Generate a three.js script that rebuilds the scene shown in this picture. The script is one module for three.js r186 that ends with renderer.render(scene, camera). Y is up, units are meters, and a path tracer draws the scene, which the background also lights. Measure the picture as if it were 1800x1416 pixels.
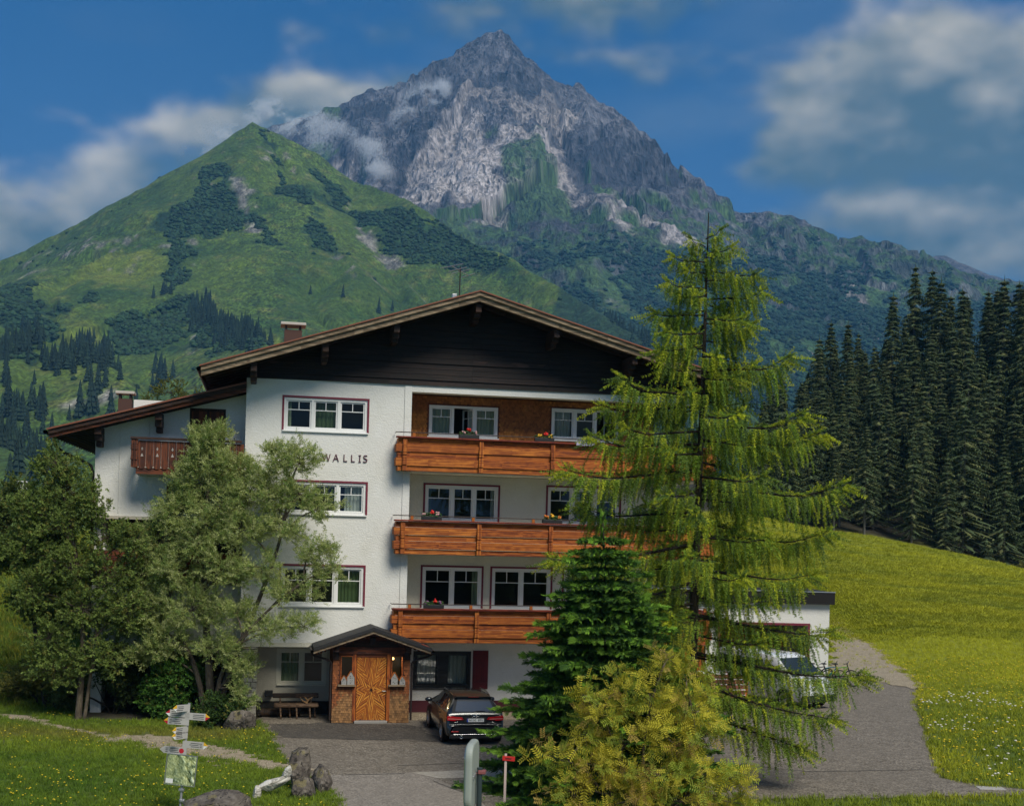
import * as THREE from 'three';
import { mergeGeometries, mergeVertices } from 'three/addons/utils/BufferGeometryUtils.js';
import { RoundedBoxGeometry } from 'three/addons/geometries/RoundedBoxGeometry.js';
import { TextGeometry } from 'three/addons/geometries/TextGeometry.js';
import { FontLoader } from 'three/addons/loaders/FontLoader.js';

// ---------------------------------------------------------------- camera, sky, sun, exposure
const scene = new THREE.Scene();
const camera = new THREE.PerspectiveCamera(35.66, 1024 / 805, 0.5, 9000);
camera.position.set(0, 6.5, 0);
camera.rotation.set(0, 0, 0.027);
camera.setViewOffset(1024, 805, 0, -123.4, 1024, 805);
const renderer = new THREE.WebGLRenderer({ antialias: true });
renderer.setSize(1024, 805);
renderer.toneMapping = THREE.LinearToneMapping;
renderer.toneMappingExposure = 2.45;
renderer.shadowMap.enabled = true;
const SKY_LEVEL = 0.45;
const sun = new THREE.DirectionalLight(new THREE.Color(1, 0.945, 0.82), 1.5);
sun.position.set(190, 400, 290);
sun.castShadow = true;
sun.shadow.radius = 50;
sun.shadow.mapSize.set(4096, 4096);
Object.assign(sun.shadow.camera, { left: -120, right: 120, top: 120, bottom: -120, near: 1, far: 1200 });
scene.add(sun, sun.target);
scene.fog = new THREE.FogExp2(new THREE.Color(0.17, 0.52, 0.95), 0.00012);

// ---------------------------------------------------------------- numbers
function rand(seed) { let a = seed >>> 0; return () => { a = (a + 0x6D2B79F5) | 0; let t = Math.imul(a ^ (a >>> 15), 1 | a); t = (t + Math.imul(t ^ (t >>> 7), 61 | t)) ^ t; return ((t ^ (t >>> 14)) >>> 0) / 4294967296; }; }
const clamp = (x, a = 0, b = 1) => Math.min(b, Math.max(a, x));
const mix = (a, b, t) => a + (b - a) * t;
const smooth = (a, b, x) => { const t = clamp((x - a) / (b - a)); return t * t * (3 - 2 * t); };
const mix3 = (a, b, t) => [mix(a[0], b[0], t), mix(a[1], b[1], t), mix(a[2], b[2], t)];
const PERM = new Uint8Array(512); { const r = rand(77); const p = [...Array(256).keys()]; for (let i = 255; i > 0; i--) { const j = Math.floor(r() * (i + 1)); [p[i], p[j]] = [p[j], p[i]]; } for (let i = 0; i < 512; i++) PERM[i] = p[i & 255]; }
const VAL = new Float32Array(256); { const r = rand(5); for (let i = 0; i < 256; i++) VAL[i] = r() * 2 - 1; }
function noise2(x, y) {                                              // value noise, -1 .. 1
  const xi = Math.floor(x), yi = Math.floor(y), fx = x - xi, fy = y - yi, u = fx * fx * fx * (fx * (fx * 6 - 15) + 10), v = fy * fy * fy * (fy * (fy * 6 - 15) + 10);
  const X = xi & 255, Y = yi & 255, A = PERM[X] + Y, B = PERM[X + 1] + Y;
  return mix(mix(VAL[PERM[A]], VAL[PERM[B]], u), mix(VAL[PERM[A + 1]], VAL[PERM[B + 1]], u), v);
}
function fbm(x, y, n = 5, g = 0.5) { let s = 0, a = 1, t = 0; for (let i = 0; i < n; i++) { s += a * noise2(x, y); t += a; a *= g; x = x * 2.03 + 17.3; y = y * 2.01 - 9.1; } return s / t; }
function ridged(x, y, n = 5) { let s = 0, a = 1, t = 0; for (let i = 0; i < n; i++) { s += a * (1 - 2 * Math.abs(noise2(x, y))); t += a; a *= 0.52; x = x * 2.07 + 3.1; y = y * 2.05 + 7.7; } return s / t; }

// ---------------------------------------------------------------- the sky: air and clouds, cover added out of view to neutralise its blue light
{
  const W = 2048, H = 1024, data = new Float32Array(W * H * 4);
  // large clouds: azimuth, elevation (degrees), half width, half height, density
  const lobes = [[17.5, 19.6, 5.0, 2.2, 1.15], [22.5, 18.6, 5.2, 2.3, 1.05], [13.2, 17.0, 3.0, 1.5, 0.8], [20, 16.2, 7, 1.2, 0.7], [1.5, 23.6, 9.5, 1.25, 1.0], [-4.5, 21.2, 6, 1.0, 0.45], [5.5, 20.6, 5, 0.9, 0.5],
    [-10.2, 18.6, 2.6, 1.15, 1.1], [-13.0, 16.6, 3.4, 1.4, 0.85], [-17.0, 14.4, 4.2, 1.7, 0.75], [-20.5, 12.2, 4.2, 1.8, 0.75], [-26, 10.5, 6, 2, 0.7], [-7.6, 18.2, 2.6, 0.9, 0.75], [19, 13.4, 6, 1.3, 0.85], [24, 11.6, 5.5, 1.3, 0.85], [14.5, 13.6, 4.0, 0.9, 0.45], [-5.0, 19.2, 1.8, 0.8, 0.6], [31, 16, 6, 2.4, 0.9]];
  const r = rand(31);
  for (let k = 0; k < 70; k++) lobes.push([34 + r() * 290, 6 + Math.pow(r(), 1.3) * 62, 6 + r() * 9, 1.6 + r() * 2.6, 0.6 + r() * 0.6]);
  for (let k = 0; k < 9; k++) lobes.push([-30 + r() * 64, 30 + r() * 36, 6 + r() * 8, 1.8 + r() * 2.4, 0.55 + r() * 0.5]);
  for (let j = 0; j < H; j++) {
    const el = ((j + 0.5) / H - 0.5) * 180;
    for (let i = 0; i < W; i++) {
      let az = ((i + 0.5) / W - 0.25) * 360; if (az > 180) az -= 360;
      const o = (j * W + i) * 4, e = Math.max(el, 0);
      const low = Math.exp(-e / 13), airN = 0.5 + 0.5 * fbm(az / 9 + 40, e / 7 + 11, 3);
      let c = mix3([0.001, 0.080, 0.250], [0.16, 0.34, 0.62], clamp(low * 1.25 - 0.16));
      c = mix3(c, [0.13, 0.25, 0.48], 0.08 * airN);
      if (el > 0) {
        const az2 = az + 2.6 * fbm(az / 5 + 3, e / 3.2 + 8, 4), el2 = e + 0.75 * fbm(az / 4.2 - 9, e / 2.4 + 30, 4);
        let d = 0, up = 0;
        for (const [a, b, w, h, k] of lobes) {
          let da = az2 - a; if (da > 180) da -= 360; if (da < -180) da += 360;
          const x = da / w, y = (el2 - b) / h; if (x * x > 5 || y * y > 6) continue;
          const g = k * Math.exp(-(x * x) - y * y * (y < 0 ? 0.55 : 1)); d += g; up += g * y;
        }
        up = d > 1e-4 ? up / d : 0;
        const fine = fbm(az / 2.6 + 70, e / 1.3 + 50, 5), body = smooth(0.22, 0.85, d + 0.38 * fine);
        const top = clamp(0.40 + 0.46 * up + 0.45 * fine + 0.25 * fbm(az / 1.5, e / 0.8 + 5, 4));
        const cl = mix3([0.085, 0.148, 0.180], [0.67, 0.63, 0.54], Math.pow(top, 1.35));
        c = mix3(c, cl, 0.93 * body);
        const veil = smooth(0.05, 0.75, fbm(az / 14 + 5, e / 5 - 3, 5) + 0.12) * 0.26;
        c = mix3(c, [0.20, 0.27, 0.34], veil * (1 - body));
      }
      for (let q = 0; q < 3; q++) data[o + q] = c[q] * SKY_LEVEL;
      data[o + 3] = 1;
    }
  }
  const t = new THREE.DataTexture(data, W, H, THREE.RGBAFormat, THREE.FloatType);
  t.mapping = THREE.EquirectangularReflectionMapping; t.magFilter = THREE.LinearFilter; t.needsUpdate = true;
  scene.background = t; scene.environment = t;
}

// ---------------------------------------------------------------- building blocks
const taken = {};
function numbered(n) { const k = taken[n] = (taken[n] ?? -1) + 1; return k ? `${n}_${String(k).padStart(3, '0')}` : n; }
function tag(o, label, category, group, kind) { o.userData.label = label; o.userData.category = category; if (group) o.userData.group = group; if (kind) o.userData.kind = kind; return o; }
function thing(name, label, category, [x, y, z] = [0, 0, 0], turn = 0, group) { const o = new THREE.Group(); o.name = numbered(name); o.position.set(x, y, z); o.rotation.y = turn; scene.add(o); return tag(o, label, category, group); }
function obj(name, geos, mat, parent) {
  const g = Array.isArray(geos) ? (geos.length > 1 ? mergeGeometries(geos.map(q => q.index ? q.toNonIndexed() : q)) : geos[0]) : geos;
  const m = new THREE.Mesh(g, mat); m.castShadow = m.receiveShadow = true; m.name = parent ? name : numbered(name); (parent || scene).add(m); return m;
}
function part(name, parent) { const o = new THREE.Group(); o.name = name; parent.add(o); return o; }
function copy(o, label, pos, turn, scale) { const c = o.clone(); c.name = numbered(o.name.replace(/_\d{3}$/, '')); c.userData = { ...o.userData }; if (label) c.userData.label = label; if (pos) c.position.set(...pos); if (turn !== undefined) c.rotation.y = turn; if (scale) c.scale.set(...(Array.isArray(scale) ? scale : [scale, scale, scale])); scene.add(c); return c; }
function muv(g, s = 1, ou = 0, ov = 0, along = 'x') {                // uv in metres from each face's own direction; along: the axis that u follows
  if (g.index) g = g.toNonIndexed();
  const p = g.attributes.position, n = g.attributes.normal, uv = new Float32Array(p.count * 2);
  for (let i = 0; i < p.count; i++) {
    const ax = Math.abs(n.getX(i)), ay = Math.abs(n.getY(i)), az = Math.abs(n.getZ(i)), x = p.getX(i), y = p.getY(i), z = p.getZ(i);
    let u, v; if (az >= ax && az >= ay) [u, v] = [x, y]; else if (ay >= ax) [u, v] = [x, z]; else [u, v] = [z, y];
    if (along === 'y') [u, v] = [v, u]; if (along === 'z') { if (ay > ax && ay > az) [u, v] = [v, u]; }
    uv[2 * i] = u * s + ou; uv[2 * i + 1] = v * s + ov;
  }
  g.setAttribute('uv', new THREE.BufferAttribute(uv, 2)); return g;
}
const B = (x0, x1, y0, y1, z0, z1) => new THREE.BoxGeometry(x1 - x0, y1 - y0, z1 - z0).translate((x0 + x1) / 2, (y0 + y1) / 2, (z0 + z1) / 2);
const RB = (x0, x1, y0, y1, z0, z1, r = 0.012) => new RoundedBoxGeometry(x1 - x0, y1 - y0, z1 - z0, 1, r).translate((x0 + x1) / 2, (y0 + y1) / 2, (z0 + z1) / 2);
const V = (x, y, z) => new THREE.Vector3(x, y, z);
function tube(pts, r0, r1 = r0, sides = 6, seg = 0) {                // tapered tube through points
  const c = new THREE.CatmullRomCurve3(pts.map(p => Array.isArray(p) ? V(...p) : p)), n = seg || Math.max(2, (pts.length - 1) * 3), fr = c.computeFrenetFrames(n), pos = [], nor = [], idx = [], uv = [], L = c.getLength();
  for (let i = 0; i <= n; i++) {
    const q = c.getPointAt(i / n), r = mix(r0, r1, i / n);
    for (let k = 0; k <= sides; k++) { const a = k / sides * Math.PI * 2, d = fr.normals[i].clone().multiplyScalar(Math.cos(a)).addScaledVector(fr.binormals[i], Math.sin(a)); pos.push(q.x + d.x * r, q.y + d.y * r, q.z + d.z * r); nor.push(d.x, d.y, d.z); uv.push(k / sides * Math.max(r0 * 6.28, 0.05), i / n * L); }
  }
  for (let i = 0; i < n; i++) for (let k = 0; k < sides; k++) { const a = i * (sides + 1) + k, b = a + sides + 1; idx.push(a, a + 1, b, b, a + 1, b + 1); }
  const g = new THREE.BufferGeometry(); g.setAttribute('position', new THREE.Float32BufferAttribute(pos, 3)); g.setAttribute('normal', new THREE.Float32BufferAttribute(nor, 3)); g.setAttribute('uv', new THREE.Float32BufferAttribute(uv, 2)); g.setIndex(idx); return g;
}
function prism(poly, z0, z1) {                                       // polygon in xy, pushed along z
  const s = new THREE.Shape(poly.map(p => new THREE.Vector2(p[0], p[1])));
  return new THREE.ExtrudeGeometry(s, { depth: z1 - z0, bevelEnabled: false }).translate(0, 0, z0);
}
function holed(poly, holes, z0, z1) {
  const s = new THREE.Shape(poly.map(p => new THREE.Vector2(p[0], p[1])));
  for (const [x0, x1, y0, y1] of holes) s.holes.push(new THREE.Path([V(x0, y0, 0), V(x0, y1, 0), V(x1, y1, 0), V(x1, y0, 0)].map(q => new THREE.Vector2(q.x, q.y))));
  return new THREE.ExtrudeGeometry(s, { depth: z1 - z0, bevelEnabled: false }).translate(0, 0, z0);
}
function tinted(g, f) {                                              // vertex colours from f(x, y, z, index)
  const p = g.attributes.position, c = new Float32Array(p.count * 3);
  for (let i = 0; i < p.count; i++) { const q = f(p.getX(i), p.getY(i), p.getZ(i), i); c[3 * i] = q[0]; c[3 * i + 1] = q[1]; c[3 * i + 2] = q[2]; }
  g.setAttribute('color', new THREE.BufferAttribute(c, 3)); return g;
}
function dataTex(n, m, f, { srgb = true, rep = [1, 1] } = {}) {      // f(u, v) -> [r, g, b] in 0..1 (sRGB) or a number
  const d = new Uint8Array(n * m * 4);
  for (let j = 0; j < m; j++) for (let i = 0; i < n; i++) { let c = f(i / n, j / m, i, j); if (typeof c === 'number') c = [c, c, c]; const o = (j * n + i) * 4; d[o] = clamp(c[0]) * 255; d[o + 1] = clamp(c[1]) * 255; d[o + 2] = clamp(c[2]) * 255; d[o + 3] = 255; }
  const t = new THREE.DataTexture(d, n, m); t.wrapS = t.wrapT = THREE.RepeatWrapping; t.magFilter = THREE.LinearFilter; t.minFilter = THREE.LinearMipmapLinearFilter; t.generateMipmaps = true; if (srgb) t.colorSpace = THREE.SRGBColorSpace; t.repeat.set(...rep); t.needsUpdate = true; return t;
}
function tfbm(u, v, f, n = 4, fy = f) { // tileable-ish noise: blend of four shifted copies
  const a = u, b = v; const s = (x, y) => fbm(x * f, y * fy, n); return mix(mix(s(a, b), s(a - 1, b), a), mix(s(a, b - 1), s(a - 1, b - 1), a), b) * 1.25;
}
const rgb = (r, g, b) => new THREE.Color().setRGB(r, g, b);
const std = o => new THREE.MeshStandardMaterial({ roughness: 0.9, ...o });
const phys = o => new THREE.MeshPhysicalMaterial({ roughness: 0.9, ...o });
function inside(x, z, poly) { let r = false; for (let i = 0, j = poly.length - 1; i < poly.length; j = i++) { const [xi, zi] = poly[i], [xj, zj] = poly[j]; if ((zi > z) !== (zj > z) && x < (xj - xi) * (z - zi) / (zj - zi) + xi) r = !r; } return r; }
function edgeDist(x, z, poly) { let m = 1e9; for (let i = 0, j = poly.length - 1; i < poly.length; j = i++) { const [ax, az] = poly[j], [bx, bz] = poly[i], dx = bx - ax, dz = bz - az, t = clamp(((x - ax) * dx + (z - az) * dz) / (dx * dx + dz * dz || 1)); m = Math.min(m, Math.hypot(x - ax - t * dx, z - az - t * dz)); } return inside(x, z, poly) ? m : -m; }
function scatter(name, geo, mat, list, parent) {                     // many small copies that nobody could count
  const m = new THREE.InstancedMesh(geo, mat, list.length); m.castShadow = m.receiveShadow = true; m.name = parent ? name : numbered(name); m.userData.kind = 'stuff';
  const o = new THREE.Object3D(), col = new THREE.Color(), hasC = list.length && list[0].c;
  list.forEach((q, i) => { o.position.set(q.p[0], q.p[1], q.p[2]); if (q.q) o.quaternion.copy(q.q); else o.rotation.set(...(q.r || [0, 0, 0])); const s = q.s ?? 1; if (Array.isArray(s)) o.scale.set(...s); else o.scale.setScalar(s); o.updateMatrix(); m.setMatrixAt(i, o.matrix); if (hasC) m.setColorAt(i, col.setRGB(...q.c)); });
  (parent || scene).add(m); return m;
}
// ridge lines and ground patches of the mountains, world metres
const RIDGES_ROCKY = [[[-722,1006.7,-3250,1.0],[-570,1030.8,-3180,1.0],[-515,1036.8,-3150,1.0],[-431,1034.0,-3080,1.0],[-408,1045.3,-3050,1.0],[-391,1063.7,-3030,1.0],[-358,1061.1,-3020,1.0],[-327,1054.3,-3010,1.0],[-301,1067.8,-3000,1.0],[-253,1062.9,-2990,1.0],[-239,1080.9,-2975,1.0],[-215,1088.7,-2965,1.1],[-177,1092.3,-2950,1.15],[-167,1108.9,-2940,1.22],[-150,1129.0,-2925,1.22],[-129,1147.6,-2910,1.22],[-97,1155.1,-2900,1.22],[-57,1159.4,-2895,1.22],[-31,1139.8,-2890,1.22],[-21,1121.6,-2890,1.22],[17,1087.3,-2880,1.22],[50,1051.9,-2870,1.0],[83,1021.8,-2860,1.0],[106,1016.3,-2850,1.0],[115,1025.1,-2845,1.0],[141,996.5,-2835,1.0],[179,960.2,-2820,1.0],[217,929.1,-2800,1.0],[242,885.3,-2780,1.0],[285,851.3,-2760,0.95],[309,827.6,-2750,0.92],[333,792.8,-2735,0.88],[375,745.0,-2715,0.82],[421,711.4,-2690,0.76],[467,690.5,-2670,0.7],[522,677.2,-2640,0.66],[578,665.4,-2620,0.64],[621,649.9,-2600,0.62],[658,626.1,-2580,0.6],[693,622.4,-2560,0.6],[729,603.7,-2540,0.6],[764,582.9,-2520,0.6],[804,551.1,-2500,0.6],[866,526.1,-2480,0.55],[913,517.5,-2470,0.55],[954,518.8,-2460,0.55],[1036,504.1,-2430,0.55],[1163,470.7,-2350,0.55]],[[-57,1156.8,-2895,1.35],[-47,1030.2,-2800,1.35],[-19,939.8,-2720,1.35],[-47,872.8,-2650,1.35]],[[-97,1152.4,-2900,1.5],[-135,1015.0,-2800,1.5],[-161,917.4,-2720,1.5],[-178,836.0,-2640,1.5]],[[112,1023.5,-2848,1.15],[138,920.1,-2760,1.15],[154,833.2,-2680,1.15],[181,770.9,-2610,1.15],[246,697.6,-2530,1.15],[303,603.4,-2420,1.15]],[[17,1084.7,-2880,1.5],[57,965.9,-2790,1.5],[81,886.8,-2720,1.5]],[[-387,1061.1,-3030,1.25],[-339,950.0,-2930,1.25],[-279,845.3,-2820,1.25],[-236,748.4,-2720,1.25]],[[-301,1065.1,-3000,1.4],[-250,955.8,-2900,1.4],[-207,847.6,-2800,1.4]],[[-499,1035.3,-3140,1.2],[-437,921.6,-3020,1.2],[-362,802.1,-2880,1.2]],[[242,885.3,-2780,1.0],[294,758.3,-2660,1.0],[375,646.1,-2540,1.0]],[[578,664.2,-2620,0.75],[565,550.9,-2450,0.75],[489,404.9,-2200,0.75],[400,287.7,-1950,0.75]],[[764,580.6,-2520,0.75],[687,454.1,-2330,0.75],[559,329.0,-2080,0.75]],[[300,619.3,-2440,0.7],[242,499.0,-2250,0.7],[245,363.2,-2000,0.7],[249,233.5,-1700,0.7]]];
const RIDGES_GREEN = [[[-559,192.7,-1150,0.8],[-509,226.5,-1230,0.8],[-491,239.8,-1270,0.85],[-477,253.3,-1310,0.9],[-464,270.6,-1340,1.0],[-447,295.0,-1380,1.0],[-431,320.3,-1420,1.0],[-421,343.0,-1460,1.0],[-419,373.0,-1500,1.0],[-410,404.4,-1540,1.0],[-403,436.7,-1580,1.0],[-392,474.0,-1620,1.0],[-382,503.4,-1655,1.0],[-373,527.3,-1680,1.0],[-358,542.6,-1700,1.0],[-344,536.8,-1705,1.0],[-320,524.3,-1705,1.0],[-292,508.0,-1700,1.0],[-263,486.6,-1690,1.0],[-237,463.9,-1675,1.0],[-207,454.1,-1650,1.0],[-174,435.7,-1620,1.0],[-149,418.9,-1590,1.0],[-124,401.8,-1560,1.0],[-88,364.9,-1520,1.0],[-54,338.2,-1480,1.0],[-8,309.8,-1420,1.0],[30,276.3,-1360,1.0],[53,254.5,-1310,1.0],[86,216.9,-1240,1.0],[119,186.8,-1180,1.0],[153,151.9,-1110,1.0],[183,106.5,-1020,1.0]],[[-386,490.5,-1640,0.95],[-394,417.9,-1560,0.95],[-404,346.5,-1470,0.95],[-390,298.4,-1400,0.95],[-357,253.9,-1330,0.95],[-326,220.0,-1270,0.95]],[[-347,536.5,-1702,0.85],[-285,433.5,-1580,0.85],[-228,348.9,-1460,0.85],[-179,281.0,-1350,0.85]],[[-237,463.2,-1675,0.95],[-186,371.5,-1550,0.95],[-137,296.6,-1420,0.95],[-89,231.7,-1300,0.95]],[[-326,220.0,-1270,0.9],[-266,184.9,-1150,0.9],[-209,156.0,-1050,0.9],[-155,129.3,-980,0.9]],[[-468,173.5,-1000,0.75],[-347,130.9,-900,0.75],[-285,109.0,-850,0.75],[-229,74.8,-780,0.75],[-173,44.8,-700,0.75]],[[-311,50.2,-620,0.6],[-230,34.7,-560,0.6],[-198,22.8,-530,0.6],[-167,10.9,-490,0.6]]];
const RIDGES_FAR = [[[1090,751.0,-3700,0.8],[1189,824.3,-3700,0.8],[1231,840.6,-3700,0.8],[1259,841.4,-3700,0.8],[1307,812.4,-3700,0.8],[1367,775.3,-3700,0.8],[1496,694.6,-3700,0.8]]];
const PATCH_ROCKY = {"scree":[[[-148,-2652],[-111,-2646],[-81,-2607],[-77,-2561],[-55,-2491],[-20,-2336],[-37,-2318],[-129,-2340],[-202,-2401],[-190,-2444],[-219,-2575],[-196,-2618],[-162,-2630]],[[13,-2631],[58,-2624],[73,-2577],[95,-2521],[131,-2456],[163,-2374],[193,-2289],[190,-2254],[142,-2385],[94,-2475],[65,-2546],[34,-2600]],[[95,-2521],[124,-2471],[158,-2371],[191,-2293],[193,-2256],[171,-2271],[138,-2349],[94,-2475]],[[-399,-2709],[-370,-2681],[-322,-2595],[-261,-2500],[-199,-2408],[-222,-2416],[-313,-2551],[-362,-2598]],[[-50,-2607],[-10,-2604],[30,-2579],[-1,-2555],[-43,-2534]],[[182,-2442],[247,-2340],[283,-2281],[316,-2250],[304,-2225],[243,-2296],[187,-2372]]],"pale":[[[-159,-2745],[-88,-2737],[12,-2731],[67,-2761],[114,-2662],[90,-2629],[13,-2651],[-57,-2673],[-104,-2650],[-143,-2640],[-163,-2697]],[[578,-2269],[616,-2257],[582,-1994],[558,-1995],[541,-2089],[551,-2199]],[[527,-1909],[535,-1892],[523,-1853],[520,-1869]],[[403,-1772],[409,-1734],[406,-1662],[400,-1659],[396,-1707]]],"grass":[[[-78,-2612],[-62,-2612],[-40,-2570],[-43,-2525],[18,-2561],[26,-2606],[54,-2575],[90,-2474],[115,-2427],[112,-2345],[-9,-2326],[-54,-2508]],[[-408,-2962],[-383,-2913],[-422,-2910],[-520,-3098]],[[118,-2507],[171,-2510],[205,-2443],[198,-2351],[167,-2440]],[[-498,-2848],[-456,-2850],[-410,-2729],[-437,-2742]],[[-157,-2333],[-84,-2274],[-13,-2155],[29,-2055],[-28,-2108],[-102,-2232]],[[83,-2090],[107,-2054],[138,-2010],[168,-1930],[194,-1800],[181,-1783],[135,-1842],[110,-1946],[80,-1982]],[[420,-2625],[486,-2637],[422,-2505]],[[543,-2550],[564,-2503],[546,-2466]],[[732,-2340],[747,-2281],[756,-2224],[735,-2217]]]};
const PATCH_GREEN = {"shrub":[[[-397,-1596],[-373,-1588],[-376,-1526],[-339,-1486],[-322,-1452],[-340,-1436],[-375,-1421],[-404,-1417],[-407,-1459],[-398,-1514],[-396,-1566]],[[-334,-1620],[-305,-1608],[-280,-1557],[-254,-1532],[-253,-1510],[-266,-1510],[-294,-1545],[-316,-1591]],[[-355,-1678],[-341,-1687],[-340,-1659],[-352,-1656]],[[-280,-1663],[-257,-1646],[-229,-1601],[-222,-1550],[-248,-1623],[-280,-1637]],[[-235,-1634],[-281,-1671]],[[-294,-1424],[-281,-1435],[-267,-1398],[-274,-1382]],[[-317,-1478],[-298,-1466],[-292,-1435],[-306,-1451]],[[-248,-1473],[-232,-1472],[-232,-1459],[-207,-1408],[-211,-1396],[-230,-1429]],[[-395,-1417],[-379,-1406],[-356,-1339],[-341,-1311],[-353,-1271],[-362,-1243],[-368,-1257],[-367,-1308]],[[-563,-1360],[-490,-1272],[-477,-1235],[-464,-1227],[-474,-1202],[-493,-1192]],[[-429,-1226],[-430,-1259],[-416,-1242],[-413,-1223]],[[-454,-1226],[-436,-1219],[-434,-1208],[-454,-1209]],[[-393,-1183],[-377,-1218],[-358,-1247],[-332,-1266],[-313,-1187],[-300,-1169],[-321,-1123],[-330,-1104],[-348,-1117],[-365,-1143]],[[-492,-1189],[-473,-1188],[-456,-1197],[-419,-1165],[-409,-1145],[-335,-866],[-366,-888]],[[-88,-1520],[-54,-1476],[-8,-1401],[-116,-1426],[-130,-1436],[-201,-1534],[-214,-1581],[-245,-1620]],[[-313,-1187],[-295,-1187],[-207,-1046],[-217,-1031],[-255,-1071],[-300,-1169]]],"yellow":[[[-455,-1225],[-418,-1220],[-383,-1155],[-409,-1145],[-421,-1169]],[[-292,-1222],[-268,-1199],[-230,-1164],[-224,-1162],[-257,-1191]],[[-488,-1272],[-446,-1376],[-399,-1402],[-384,-1298],[-454,-1285]]],"rock":[[[-359,-1541],[-351,-1546],[-317,-1491],[-302,-1430],[-318,-1456],[-347,-1502]],[[-336,-1615],[-323,-1623],[-317,-1596],[-324,-1583]],[[-199,-1521],[-173,-1485],[-130,-1436],[-147,-1433],[-182,-1466]],[[-305,-1162],[-279,-1128],[-259,-1075],[-279,-1097]],[[-278,-774],[-281,-795],[-278,-782],[-277,-773]],[[-264,-787],[-260,-802],[-260,-788]]],"forest":[[[-404,-1144],[-400,-1168],[-380,-1138],[-368,-1127],[-340,-1076],[-257,-808],[-267,-819],[-278,-814],[-297,-843]],[[-460,-1167],[-454,-1187],[-333,-873],[-346,-876]],[[-338,-821],[-322,-806],[-299,-792],[-281,-764],[-269,-733],[-224,-546]],[[-329,-1251],[-314,-1260],[-277,-1171],[-248,-1176],[-226,-1156],[-217,-1031],[-257,-1079],[-285,-1151],[-310,-1175]],[[-332,-869],[-319,-875],[-304,-862],[-285,-834],[-301,-838],[-324,-854]],[[-366,-1252],[-358,-1279],[-350,-1268],[-358,-1247]],[[-313,-1058],[-309,-1081],[-297,-1058],[-284,-1040],[-307,-1040]],[[-377,-919],[-372,-918],[-361,-905],[-349,-870],[-358,-872]]]};
const ASPHALT = [[-8.24,-40.96],[-7.25,-37.98],[-6.16,-34.39],[-5.48,-32.72],[-4.33,-30.52],[-3.7,-28.43],[-3.2,-22],[7,-22],[3.26,-30.12],[6.3,-30.62],[8.63,-30.98],[13.28,-32.02],[14.89,-32.37],[15.17,-32.82],[13.61,-32.83],[12.5,-33.05],[11.85,-34.01],[12.68,-37.15],[14.24,-42.65],[15.79,-48.36],[17.65,-53.84],[18.68,-58.13],[18.28,-60.31],[16.52,-59.91],[13.65,-57.0],[10.02,-54.15],[6.5,-47],[-8.1,-44]];
const GRAVEL_DRIVE = [[17.52,-53.43],[18.82,-58.16],[19.37,-62.53],[20.05,-68.82],[19.81,-71.96],[20.06,-77.82],[20.11,-79.43],[18.27,-72.21],[16.74,-65.06],[14.79,-59.5],[15.86,-57.5]];
const GRAVEL_PATH = [[-17.0,-40.63],[-15.02,-39.77],[-13.26,-38.37],[-11.78,-37.56],[-10.23,-36.89],[-8.77,-35.78],[-7.23,-34.66],[-6.16,-33.97],[-5.48,-32.72],[-5.77,-32.68],[-6.7,-32.85],[-7.75,-33.5],[-9.18,-34.29],[-10.84,-35.64],[-12.58,-36.91],[-14.45,-38.28],[-16.53,-39.5]];
const PATCH_LIGHT = [[-2.48,-32.75],[-1.33,-33.14],[0.25,-33.51],[1.69,-33.4],[1.66,-32.64],[0.25,-32.45],[-1.72,-32.04]];
const PATCH_LOWER = [[-4.64,-32.08],[-2.48,-32.75],[-1.72,-32.04],[-0.78,-30.0],[-0.35,-28.84],[-3.63,-28.44]];
const PATCH_DARK = [[-7.62,-39.89],[-6.07,-40.39],[-3.15,-40.66],[-2.29,-38.79],[-0.17,-37.89],[-0.17,-37.49],[-3.24,-37.61],[-5.63,-37.53],[-7.05,-37.81]];
const SEAM = [[[-7.13,-37.39],[-5.61,-37.43],[-3.24,-37.51],[-1.7,-37.55]],[[-1.84,-31.73],[-0.78,-30.12],[-0.35,-29.07]],[[-4.21,-32.14],[-2.35,-32.69]],[[6.53,-34.96],[8.29,-34.31],[12.0,-35.15]],[[0.25,-32.45],[1.66,-32.64]],[[-2.89,-33.71],[1.12,-34.77]]];
const LONE = [[-337,-864,9.8],[-273,-805,16.5],[-267,-800,21.8],[-265,-808,14.7],[-260,-778,12.4],[-294,-853,9.7],[-308,-841,17.2],[-293,-777,14.1],[-319,-829,11.3],[-333,-817,22.3],[-351,-863,11.8],[-276,-775,10.6],[-271,-779,24.8],[-263,-776,26.5],[-248,-768,22.7],[-236,-743,16.9],[-236,-779,14.2],[-297,-1023,18.6],[-294,-1035,21.2],[-215,-1295,10.6],[-179,-1280,14.5],[-141,-1271,17.3],[-130,-1297,13.0],[-209,-704,12.8],[-208,-526,20.3],[-198,-517,18.8],[-188,-507,16.1],[-204,-507,18.4],[-189,-518,14.1]];
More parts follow.
